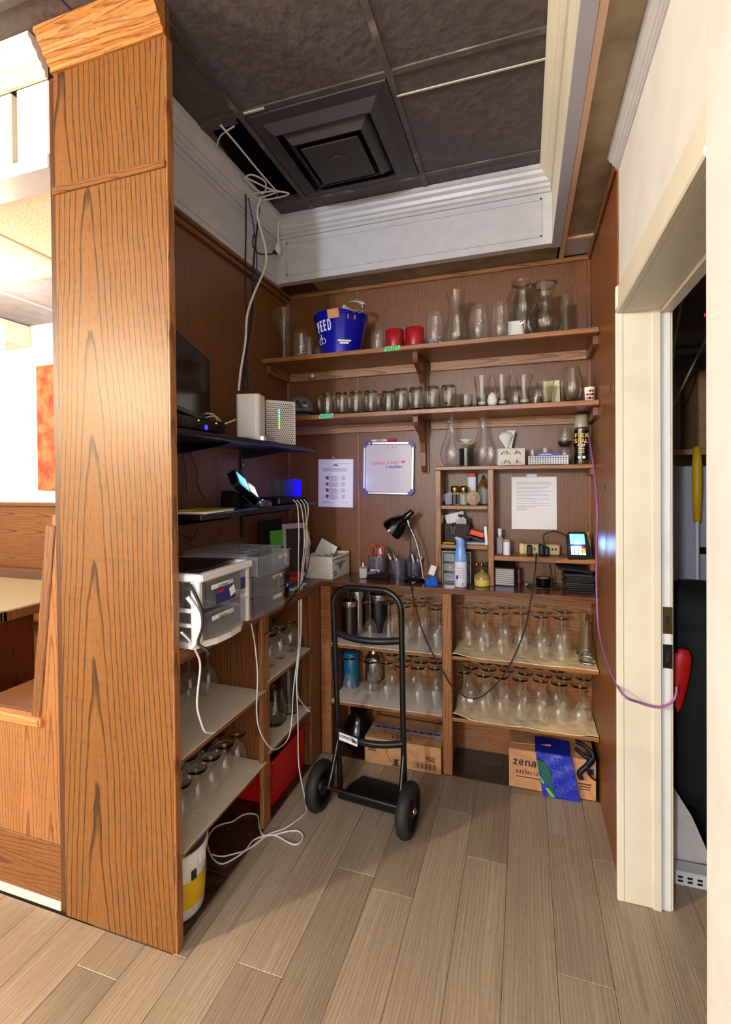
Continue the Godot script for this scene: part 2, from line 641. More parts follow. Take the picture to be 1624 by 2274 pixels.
func structure():
	# floor of vinyl planks laid towards the back wall
	var fl = struct("floor", "grey brown wood-look plank floor", "floor")
	rbox(fl, "subfloor", mat("joint", Color(0.2, 0.16, 0.13), 0.8), -4.7, 2.2, -0.1, -0.009, -3.7, 3.2)
	rbox(fl, "plank_field", M.plank1, -4.7, 2.2, -0.008, 0, -0.45, 3.2, 2)
	rbox(fl, "plank_field", M.plank0, -4.7, -2.28, -0.008, 0, -1.215, -0.455, 2)
	var lens = [0.0, 0.41, 0.86, 0.2, 0.64, 1.05, 0.33, 0.77]
	var k := 0
	for c in range(-11, 17):
		var x0 = -0.677 + 0.1525 * c
		var zmin = -1.215 if x0 < -1.03 else (ZC if x0 < 0.3 else -3.6)
		if x0 < -1.03 and x0 + 0.1525 > XC:
			zmin = -1.215
			rbox(fl, "plank", M.plank2, XC, x0 + 0.1515, -0.008, 0, -1.8, -1.2162, 2, 0.0012)
			rbox(fl, "plank", M.plank1, XC, x0 + 0.1515, -0.008, 0, ZC, -1.8012, 2, 0.0012)
		var z = -0.46
		var cut = -0.46 - lens[(c + 16) % 8]
		if c == -1:
			cut = -1.253
		elif c == 1:
			cut = -1.63
		elif c == 2:
			cut = -0.9
		while z > zmin + 0.01:
			var e = maxf(cut, zmin)
			if z - e > 0.02:
				var xa = maxf(x0, XC) if e < -1.3 and x0 < -1.0 else x0
				var xb = x0 + 0.1515
				rbox(fl, "plank", M["plank%d" % ((k * 7 + c * 3 + 40) % 4)], xa, xb, -0.008, 0, e + 0.0006, z - 0.0006, 2, 0.0012)
				k += 1
			z = e
			cut -= 1.22
	# dark ceramic tile under the shelving
	var tf = struct("floor", "dark brown ceramic tile under the shelving", "floor")
	rbox(tf, "grout_bed", M.grout, XL, XC - 0.002, -0.008, -0.003, ZB, -1.216)
	rbox(tf, "grout_bed", M.grout, XC, XR, -0.008, -0.003, ZB, ZC - 0.002)
	for i in 5:
		rbox(tf, "tile", M.tile, XL + 0.003, XC - 0.006, -0.006, 0, maxf(ZB, -1.22 - 0.305 * (i + 1)) + 0.003, -1.22 - 0.305 * i - 0.003, 1, 0.002)
	for i in 5:
		rbox(tf, "tile", M.tile, XC + 0.02 + 0.305 * i, minf(XR, XC + 0.02 + 0.305 * (i + 1) - 0.006), -0.006, 0, ZB + 0.13, ZC - 0.006, 1, 0.002)
		rbox(tf, "tile", M.tile, XC + 0.02 + 0.305 * i, minf(XR, XC + 0.02 + 0.305 * (i + 1) - 0.006), -0.006, 0, ZB, ZB + 0.124, 1, 0.002)
	# ceiling of black painted tiles in a grid
	var ce = struct("ceiling", "black painted tile ceiling with a worn grid", "ceiling")
	rbox(ce, "deck", M.blackmatte, -4.7, 2.3, TOP + 0.42, TOP + 0.5, -3.7, 3.3)
	rbox(ce, "tile_field", M.blacktile, -4.7, 0.15, TOP, TOP + 0.015, -0.46, 3.2)
	rbox(ce, "tile_field", M.blacktile, -4.7, -2.28, TOP, TOP + 0.015, -1.215, -0.46)
	var rows = [[-2.445, -2.29], [-2.29, -1.68], [-1.68, -1.07], [-1.07, -0.46]]
	for r in rows.size():
		for cxs in [[-1.31, -1.06], [-1.06, -0.45], [-0.45, 0.13]]:
			if r == 1 and cxs[0] < -0.5:
				continue
			rbox(ce, "tile", M.blacktile, cxs[0] + 0.004, cxs[1] - 0.004, TOP + 0.002, TOP + 0.016, rows[r][0] + 0.004, rows[r][1] - 0.004, 1, 0.003)
	for cxs in [[-2.28, -1.67], [-1.67, -1.31]]:
		rbox(ce, "tile", M.blacktile, cxs[0] + 0.004, cxs[1], TOP + 0.002, TOP + 0.016, -1.215, -1.074, 1, 0.003)
		rbox(ce, "tile", M.blacktile, cxs[0] + 0.004, cxs[1], TOP + 0.002, TOP + 0.016, -1.066, -0.464, 1, 0.003)
	for x in [-1.06, -0.45]:
		rbox(ce, "grid_bar", M.tbar, x - 0.012, x + 0.012, TOP - 0.004, TOP + 0.03, -2.445, -0.46)
	for z in [-2.29, -1.68, -1.07]:
		rbox(ce, "grid_bar", M.tbar, -1.31, 0.13, TOP - 0.0035, TOP + 0.03, z - 0.012, z + 0.012)
	rbox(ce, "grid_bar", M.tbar, -2.28, -1.31, TOP - 0.0035, TOP + 0.03, -1.082, -1.058)
	# a lifted strip shows bare metal beside the grid
	part(ce, "bare_strip", bx(0.575, 0.004, 0.008), mat("bare", Color(0.78, 0.76, 0.74), 0.4, 0.2), Vector3(-0.16, TOP - 0.003, -1.79), Vector3(0, 0.6, 0))
	part(ce, "bare_strip", bx(0.09, 0.004, 0.01), M.bare, Vector3(-0.99, TOP - 0.006, -1.675))
	# broken edge of the missing tile
	part(ce, "tile_shard", bx(0.08, 0.012, 0.2), M.blacktile, Vector3(-1.27, TOP + 0.004, -1.78), Vector3(4, 12, 10))
	part(ce, "tile_shard", bx(0.2, 0.01, 0.05), M.blacktile, Vector3(-1.19, TOP + 0.004, -1.70), Vector3(6, 0, 0))
	var df = thing("ceiling_diffuser", "square stepped black air diffuser in the ceiling grid", "vent", Vector3(-0.755, TOP, -1.985))
	part(df, "outer_cone", sqring([[0.293, 0.004], [0.285, -0.006], [0.24, -0.012], [0.205, -0.04], [0.2, -0.04], [0.235, 0.0], [0.24, 0.03]]), M.black2 if M.has("black2") else mat("black2", Color(0.2, 0.18, 0.19), 0.5))
	part(df, "middle_cone", sqring([[0.19, -0.005], [0.185, -0.02], [0.15, -0.055], [0.145, -0.055], [0.16, -0.02], [0.19, 0.02]]), M.black2)
	part(df, "centre_plate", bx(0.25, 0.006, 0.25, 0.002), M.black2, Vector3(0, -0.06, 0))
	part(df, "plug", cyl(0.045, 0.045, 0.008, 24), M.black2, Vector3(0, -0.064, 0))
	part(df, "duct_plate", bx(0.58, 0.01, 0.58), M.blackmatte, Vector3(0, 0.035, 0))

	# back wall of oak sheets
	var wb = struct("wall_back", "oak panelled wall behind the shelves", "wall")
	rbox(wb, "core", M.blackmatte, -1.5, XR + 0.15, 0, TOP + 0.42, ZB - 0.12, ZB - 0.012)
	rbox(wb, "panel", M.panel, XL, -0.906, 0, 2.56, ZB - 0.012, ZB)
	rbox(wb, "panel", M.panel, -0.904, XR, 0, 2.56, ZB - 0.012, ZB)
	rbox(wb, "panel_trim", M.board, -0.911, -0.899, 0.9, 2.53, ZB, ZB + 0.005)
	rbox(wb, "corner_trim", M.board, XL, XL + 0.016, 0.9, 2.53, ZB, ZB + 0.016)
	rbox(wb, "corner_trim", M.bench, XR - 0.016, XR, 0.9, 2.53, ZB, ZB + 0.016)
	rbox(wb, "top_trim", M.board, XL, XR, 2.53, 2.552, ZB, ZB + 0.016, 0, 0.004)
	# left wall of the alcove, shared with the booth beyond
	var wl = struct("wall_left", "oak panelled wall on the left of the alcove", "wall")
	rbox(wl, "core", M.cream, -1.466, XL - 0.008, 0, TOP, ZB, -1.246)
	rbox(wl, "framing", mat("plenum", Color(0.16, 0.09, 0.07), 0.8), -1.466, XL, TOP, TOP + 0.42, ZB, -1.246)
	rbox(wl, "panel", M.panel, XL - 0.008, XL, 0, 2.56, ZB, -1.246)
	rbox(wl, "top_trim", M.darkboard, XL, XL + 0.022, 2.505, 2.53, ZB, -1.25, 2, 0.005)
	rbox(wl, "top_trim", M.darkboard, XL, XL + 0.036, 2.53, 2.545, ZB, -1.25, 2, 0.005)
	# oak clad end of that wall
	var wp = struct("wall_front", "tall oak clad wall end with strong dark grain", "wall")
	part(wp, "panel", bx(0.446, 2.4, 0.03, 0.003, 1, Vector2(0.223, 1.3)), M.pillar, Vector3(-1.243, 1.2, -1.23))
	part(wp, "panel", bx(0.446, 0.49, 0.03, 0.003, 1, Vector2(0.33, 0.35)), M.pillar, Vector3(-1.243, 2.645, -1.23))
	rbox(wp, "mid_trim", M.bench, -1.47, -1.02, 2.395, 2.417, -1.22, -1.207, 0, 0.004)
	part(wp, "crown_trim", run(crown(1.35), 0.45, 2), wood("crownoak", M.board.albedo_texture, 0.4, 2.0, Color(1.02, 0.95, 0.74), 0.3), Vector3(-1.243, TOP, -1.217), Vector3(0, -90, 0))
	rbox(wp, "corner_trim", wood("deepoak", M.board.albedo_texture, 0.4, 2.0, Color(0.5, 0.4, 0.32), 0.35), -1.496, -1.464, 0, 2.79, -1.25, -1.222, 1, 0.004)
	rbox(wp, "edge_trim", M.board, -1.026, -1.016, 0, 2.79, -1.246, -1.216, 1, 0.003)
	# white bulkheads round the raised ceiling
	var b1 = struct("trim_1", "white bulkhead with crown moulding above the left wall", "bulkhead")
	rbox(b1, "face_board", M.trimwhite, XL, -1.31, 2.545, TOP, -2.49, -1.247)
	part(b1, "crown", run(crown(1.35), 1.2), M.trimwhite, Vector3(-1.31, TOP, -1.846))
	rbox(b1, "bead", M.trimwhite, -1.31, -1.305, 2.57, 2.585, -2.4, -1.25, 2, 0.002)
	rbox(b1, "bead", M.trimwhite, -1.31, -1.302, 2.758, 2.77, -2.4, -1.25, 2, 0.002)
	var b2 = struct("trim_2", "white bulkhead with crown moulding above the back shelves", "bulkhead")
	rbox(b2, "face_board", M.trimwhite, -1.31, 0.13, 2.55, TOP, -2.49, -2.445)
	part(b2, "crown", run(crown(1.35), 1.44), M.trimwhite, Vector3(-0.596, TOP, -2.445), Vector3(0, -90, 0))
	for q in [[2.585, 2.594], [2.757, 2.768]]:
		rbox(b2, "bead", M.trimwhite, -1.25, 0.085, q[0], q[1], -2.446, -2.44, 0, 0.002)
	for q in [[-1.25, -1.238], [0.075, 0.085]]:
		rbox(b2, "bead", M.trimwhite, q[0], q[1], 2.585, 2.768, -2.446, -2.44, 1, 0.002)
	var b3 = struct("trim_3", "cream bulkhead running above the right wall", "bulkhead")
	rbox(b3, "face_board", M.cream, 0.13, 0.152, 2.55, TOP + 0.02, -2.49, 3.1)
	part(b3, "crown", run(crown(1.1), 5.5), M.cream, Vector3(0.13, TOP, 0.3), Vector3(0, 180, 0))
	rbox(b3, "bottom_board", M.lilac, 0.128, 0.17, 2.546, 2.556, -2.49, 3.1, 2)
	# low ceilings over the shelves and along the right wall
	var sf = struct("ceiling", "low stained soffit over the shelves and along the right wall", "ceiling")
	rbox(sf, "soffit_tile", M.soffit, XL, 0.16, 2.56, 2.585, ZB, -2.49)
	rbox(sf, "grid_bar", M.peach, XL, 0.16, 2.556, 2.573, -2.49, -2.472, 0, 0.002)
	rbox(sf, "dark_hatch", mat("hatch", Color(0.3, 0.12, 0.12), 0.6), -1.32, -1.13, 2.556, 2.561, -2.62, -2.5)
	rbox(sf, "soffit_tile", M.soffit, 0.19, XR, 2.565, 2.578, -2.44, 3.1)
	rbox(sf, "soffit_tile", M.trimwhite, 0.19, XR, 2.565, 2.578, ZB, -2.47)
	rbox(sf, "grid_bar", M.peach, 0.17, 0.192, 2.548, 2.578, ZB, 3.1, 2, 0.002)
	rbox(sf, "grid_bar", M.peach, 0.19, XR, 2.555, 2.578, -2.47, -2.44, 0, 0.002)
	rbox(sf, "upper_deck", M.blackmatte, 0.15, 0.6, 2.585, 2.6, ZB, 3.1)
	# right wall: oak at the back, white over the door
	var wr = struct("wall_right", "right wall of oak panel and white plaster over the door", "wall")
	rbox(wr, "core", M.white, XR + 0.006, 0.46, 0, 2.58, ZB - 0.1, -1.84)
	rbox(wr, "panel", M.panel_right, XR, XR + 0.006, 0, 2.55, ZB, -1.893)
	rbox(wr, "top_trim", M.darkboard, XR - 0.014, XR, 2.525, 2.552, ZB, -1.9, 2, 0.004)
	rbox(wr, "edge_trim", M.bench, XR - 0.006, XR + 0.004, 2.1, 2.53, -1.897, -1.882, 1, 0.002)
	rbox(wr, "plaster", M.white, XR, 0.46, 2.015, 2.58, -1.885, -0.985)
	part(wr, "crown", run(crown(0.7), 1.0), M.trimwhite, Vector3(XR, 2.565, -1.385), Vector3(0, 180, 0))
	# slots where shelf hardware used to be
	for q in [[1.79, -2.06], [1.13, -2.05], [1.41, -2.2], [1.13, -1.93], [1.83, -1.93]]:
		rbox(wr, "mounting_slot", M.black, XR - 0.001, XR + 0.001, q[0] - 0.014, q[0] + 0.014, q[1] - 0.007, q[1] + 0.007, 1, 0)
	var wn = struct("wall_right", "plain white wall close to the camera on the right", "wall")
	rbox(wn, "plaster", M.white, 0.3, 0.46, 0, 2.58, -0.985, 3.1)
	# door opening
	var d = struct("door_1", "cream painted door frame of the storage room", "door frame")
	rbox(d, "jamb", M.cream, XR + 0.002, 0.43, 0, 2.02, -1.85, -1.835, 1, 0.003)
	rbox(d, "stop", M.cream, 0.43, 0.468, 0, 2.02, -1.86, -1.842, 1, 0.003)
	rbox(d, "bead", M.cream, 0.405, 0.43, 0, 2.02, -1.836, -1.829, 1, 0.003)
	rbox(d, "head", M.cream, XR + 0.002, 0.43, 2.005, 2.02, -1.835, -0.985, 2, 0.003)
	rbox(d, "head_stop", M.cream, 0.43, 0.468, 1.995, 2.02, -1.842, -0.985, 2, 0.003)
	rbox(d, "casing", M.cream, XR - 0.012, XR + 0.006, 0, 2.1, -1.892, -1.845, 1, 0.004)
	rbox(d, "casing", M.cream, XR - 0.018, XR + 0.006, 0, 2.1, -1.85, -1.833, 1, 0.004)
	rbox(d, "casing", M.cream, XR - 0.012, XR + 0.006, 2.02, 2.1, -1.87, -0.985, 2, 0.004)
	rbox(d, "casing", M.cream, XR - 0.018, XR + 0.006, 2.005, 2.025, -1.85, -0.985, 2, 0.004)
	for q in [[0.975, 0.045, "brass"], [0.855, 0.04, "steel"]]:
		var sp = rbox(d, "strike_plate", M[q[2]], 0.436, 0.464, q[0] - q[1], q[0] + q[1], -1.842, -1.839, 1, 0.001)
		part(sp, "latch_hole", bx(0.01, 0.03, 0.002), M.blackmatte, Vector3(0, 0, 0.0012))
	# the rest of the dining room behind the camera
	var w2 = struct("wall_behind", "cream dining room wall behind the camera", "wall")
	rbox(w2, "plaster", M.cream, -4.7, 0.5, 0, TOP + 0.42, 3.1, 3.2)
	var w3 = struct("wall_far_left", "cream dining room wall far to the left", "wall")
	rbox(w3, "plaster", M.cream, -4.7, -4.6, 0, TOP + 0.42, -3.6, 3.1)
	# header over the opening to the booth
	var hd = struct("wall_header", "cream panelled header over the booth opening", "wall")
	rbox(hd, "core", M.cream, -4.6, -1.496, 2.52, TOP + 0.42, -1.33, -1.275)
	rbox(hd, "panel", M.cream, -1.642, -1.497, 2.545, 2.79, -1.276, -1.222, 1, 0.004)
	rbox(hd, "panel", M.cream, -2.4, -1.668, 2.545, 2.79, -1.276, -1.222, 1, 0.004)
	part(hd, "crown", run(crown(1.35), 3.1), M.cream, Vector3(-3.045, TOP, -1.222), Vector3(0, -90, 0))
	rbox(hd, "bottom_trim", M.trimwhite, -4.6, -1.497, 2.5, 2.545, -1.33, -1.218, 0, 0.004)

func sqring(prof):
	var st := SurfaceTool.new()
	st.begin(Mesh.PRIMITIVE_TRIANGLES)
	for i in prof.size() - 1:
		var a = prof[i]
		var b = prof[i + 1]
		for s in 4:
			var q = []
			for e in [[a, -1], [a, 1], [b, 1], [b, -1]]:
				var p = Vector3(e[0][0], e[0][1], e[0][0] * e[1])
				q.append(p.rotated(Vector3.UP, s * PI / 2))
			var n = (q[1] - q[0]).cross(q[2] - q[0]).normalized()
			face(st, q, n, 1, Vector2.ZERO)
	return st.commit()

# ---------------------------------------------------------------- built-in shelving
func joinery():
	var lc = thing("shelving_cabinet", "low oak shelving cabinet along the left wall", "cabinet")
	rbox(lc, "back_panel", M.darkboard, XL, XL + 0.008, 0, 0.893, ZB + 0.01, -1.25, 2)
	rbox(lc, "side_panel", M.darkboard, XL + 0.01, XC, 0, 0.893, -1.262, -1.247)
	rbox(lc, "divider", M.board, XC - 0.02, XC, 0, 0.893, -1.829, -1.767, 1, 0.004)
	rbox(lc, "partition", M.darkboard, XL + 0.01, XC - 0.02, 0.252, 0.893, -1.806, -1.79)
	rbox(lc, "end_panel", M.darkboard, XL + 0.01, XC - 0.02, 0, 0.893, -2.262, -2.246)
	rbox(lc, "end_post", M.darkboard, XC - 0.02, XC, 0, 0.893, -2.372, -2.25, 1, 0.004)
	for y in [0.572, 0.272]:
		rbox(lc, "shelf", M.board, XL + 0.008, XC - 0.002, y - 0.02, y, -1.789, -1.263, 2, 0.002)
		rbox(lc, "shelf", M.board, XL + 0.008, XC - 0.002, y + 0.006, y + 0.026, -2.245, -1.807, 2, 0.002)
	rbox(lc, "top_rail", M.darkboard, XC - 0.02, XC - 0.003, 0.87, 0.895, -2.25, -1.25, 2, 0.002)
	var bc = thing("shelving_cabinet", "low oak shelving cabinet along the back wall", "cabinet")
	rbox(bc, "back_panel", M.board, XC, XR, 0.0, 0.893, ZB, ZB + 0.006, 0)
	rbox(bc, "end_panel", M.board, XC, -0.977, 0, 0.893, ZC - 0.02, ZC, 0, 0.003)
	rbox(bc, "end_side", M.darkboard, -0.995, -0.978, 0, 0.893, ZB + 0.01, ZC - 0.02)
	rbox(bc, "divider", M.board, -0.387, -0.34, 0, 0.893, ZC - 0.02, ZC + 0.002, 1, 0.004)
	rbox(bc, "partition", M.darkboard, -0.372, -0.355, 0, 0.893, ZB + 0.008, ZC - 0.02)
	for y in [0.588, 0.286]:
		rbox(bc, "shelf", M.board, -0.977, -0.388, y - 0.018, y, ZB + 0.008, ZC - 0.002, 0, 0.002)
		rbox(bc, "shelf", M.board, -0.339, XR - 0.002, y - 0.018, y, ZB + 0.008, ZC - 0.002, 0, 0.002)
	# bumpy liners on the shelves
	for q in [["shelf_liner", "grey white bumpy liner on the upper left shelf behind the oak wall end", XL + 0.012, XC + 0.004, -1.785, -1.266, 0.572, 0], ["shelf_liner", "grey white bumpy liner on the lower left shelf with the short-stemmed glasses", XL + 0.012, XC + 0.006, -1.785, -1.266, 0.272, 0],
		["shelf_liner", "bumpy liner under the large round glasses near the corner", XL + 0.012, XC + 0.002, -2.242, -1.81, 0.598, 0], ["shelf_liner", "bumpy liner under the glass cylinder and dark red vase", XL + 0.012, XC + 0.002, -2.242, -1.81, 0.298, 0],
		["shelf_liner", "bumpy liner under the steel wine coolers", -0.974, -0.39, ZB + 0.012, ZC + 0.002, 0.588, 0], ["shelf_liner", "bumpy liner under the steel shaker and blue box", -0.974, -0.39, ZB + 0.012, ZC + 0.002, 0.286, 0],
		["shelf_liner", "yellowed curling liner on the upper right shelf of wine glasses", -0.336, XR - 0.004, ZB + 0.012, ZC + 0.004, 0.588, 1], ["shelf_liner", "yellowed stained wavy liner on the lowest right shelf of wine glasses", -0.336, XR - 0.004, ZB + 0.012, ZC + 0.004, 0.286, 2]]:
		solo(q[0], q[1], "shelf liner", liner(q[2], q[3], q[4], q[5], q[7]), M.linerold if q[7] > 0 else M.liner, Vector3(0, q[6], 0), Vector3.ZERO, "shelf liners")
	# countertop over both cabinets
	var ct = thing("countertop", "dark stained oak countertop running round the corner", "countertop")
	var poly = [Vector2(XL, 1.247), Vector2(XC + 0.004, 1.247), Vector2(XC + 0.004, -ZC - 0.008), Vector2(XR, -ZC - 0.008), Vector2(XR, -ZB), Vector2(XL, -ZB)]
	part(ct, "top", prism(poly, 0.024, 0), M.counter, Vector3(0, 0.906, 0), Vector3(-90, 0, 0))
	rbox(ct, "front_edge", M.board, XC - 0.002, XR, 0.893, 0.918, ZC - 0.008, ZC + 0.004, 0, 0.004)
	rbox(ct, "front_edge", M.darkboard, XC + 0.003, XC + 0.012, 0.893, 0.918, ZC + 0.004, -1.247, 2, 0.004)
	# cubby unit standing on the counter
	var hz = -2.484
	var hu = thing("cubby_unit", "small oak cubby unit standing on the counter", "shelf unit")
	rbox(hu, "top_board", M.board, -0.437, XR, 1.496, 1.516, ZB, hz, 0, 0.003)
	rbox(hu, "side_board", M.board, -0.437, -0.407, 0.918, 1.496, ZB, hz, 1, 0.003)
	rbox(hu, "divider", M.board, -0.174, -0.145, 0.918, 1.496, ZB, hz, 1, 0.003)
	rbox(hu, "shelf", M.board, -0.407, -0.174, 1.297, 1.317, ZB, hz - 0.002, 0, 0.003)
	rbox(hu, "shelf", M.board, -0.407, -0.174, 1.096, 1.118, ZB, hz - 0.002, 0, 0.003)
	rbox(hu, "shelf", M.board, -0.145, XR, 1.045, 1.069, ZB, hz - 0.002, 0, 0.003)
	rbox(hu, "cleat", M.bench, XR - 0.022, XR, 1.465, 1.496, ZB, hz - 0.01, 2, 0.003)
	rbox(hu, "cleat", M.bench, XR - 0.022, XR, 1.01, 1.045, ZB, hz - 0.01, 2, 0.003)
	# two long wall shelves
	wall_shelf("long oak wall shelf with vases and a blue bucket", 2.11)
	wall_shelf("long oak wall shelf with glass mugs and tumblers", 1.793)

func liner(x0, x1, z0, z1, wave):
	var st := SurfaceTool.new()
	st.begin(Mesh.PRIMITIVE_TRIANGLES)
	var nx := 40
	var nz_ := 6
	var hh = func(i, j):
		var x = float(i) / nx
		var y = 0.004
		if wave > 0 and j >= nz_ - 1:
			var e = 0.012 if j == nz_ else 0.003
			y += e * smoothstep(0.14, 0.0, x) * wave
			if wave == 2:
				y += 0.35 * e * sin(x * 21.0) * sin(x * 9.0) + 0.006 * smoothstep(0.8, 0.95, x) * (1.0 if j == nz_ else 0.2)
			else:
				y += 0.12 * e * (1.0 + sin(x * 17.0))
		return maxf(y, 0.003)
	for i in nx:
		for j in nz_:
			var q = []
			for e in [[0, 0], [1, 0], [1, 1], [0, 1]]:
				q.append(Vector3(lerpf(x0, x1, float(i + e[0]) / nx), hh.call(i + e[0], j + e[1]), lerpf(z0, z1, float(j + e[1]) / nz_)))
			face(st, q, Vector3.UP, 1, Vector2.ZERO)
			if j == nz_ - 1:
				face(st, [q[2], q[3], q[3] - Vector3(0, 0.003, 0), q[2] - Vector3(0, 0.003, 0)], Vector3.BACK, 1, Vector2.ZERO)
			if i == nx - 1:
				face(st, [q[1], q[2], q[2] - Vector3(0, 0.003, 0), q[1] - Vector3(0, 0.003, 0)], Vector3.RIGHT, 1, Vector2.ZERO)
	for e in [[Vector3(x0, 0, z0), Vector3(x1, 0, z0), Vector3(x1, 0, z1), Vector3(x0, 0, z1)]]:
		face(st, e, Vector3.DOWN, 1, Vector2.ZERO)
	return st.commit()

func wall_shelf(label, y):
	var s = thing("wall_shelf", label, "shelf")
	var zf := -2.335
	rbox(s, "board", M.board, XL + 0.001, XR - 0.001, y - 0.024, y, ZB + 0.001, zf, 0, 0.003)
	rbox(s, "batten", M.batten, XL + 0.02, -0.505, y - 0.072, y - 0.024, ZB, ZB + 0.019, 0, 0.002)
	rbox(s, "batten", M.batten, -0.482, XR - 0.02, y - 0.072, y - 0.024, ZB, ZB + 0.019, 0, 0.002)
	for x in [XL + 0.011, XR - 0.011]:
		var c = [Vector2(2.39, y - 0.024), Vector2(2.39, y - 0.062), Vector2(2.42, y - 0.075), Vector2(-ZB, y - 0.075), Vector2(-ZB, y - 0.024)]
		part(s, "cleat", prism(c, 0.02, 0), M.bench if x > 0 else M.board, Vector3(x, 0, 0), Vector3(0, 90, 0))
	var w := -ZB
	var prof = [Vector2(w - 0.02, y - 0.024), Vector2(w - 0.26, y - 0.024), Vector2(w - 0.262, y - 0.055), Vector2(w - 0.25, y - 0.072), Vector2(w - 0.2, y - 0.088), Vector2(w - 0.13, y - 0.11), Vector2(w - 0.09, y - 0.15), Vector2(w - 0.075, y - 0.2), Vector2(w - 0.07, y - 0.27), Vector2(w - 0.05, y - 0.297), Vector2(w - 0.02, y - 0.305)]
	var br = part(s, "bracket", prism(prof, 0.024), M.darkboard, Vector3(-0.515, 0, 0), Vector3(0, 90, 0))
	part(br, "back_plate", bx(0.018, 0.282, 0.042, 0.002), M.board, Vector3(w - 0.0101, y - 0.167, 0.0), Vector3.ZERO)

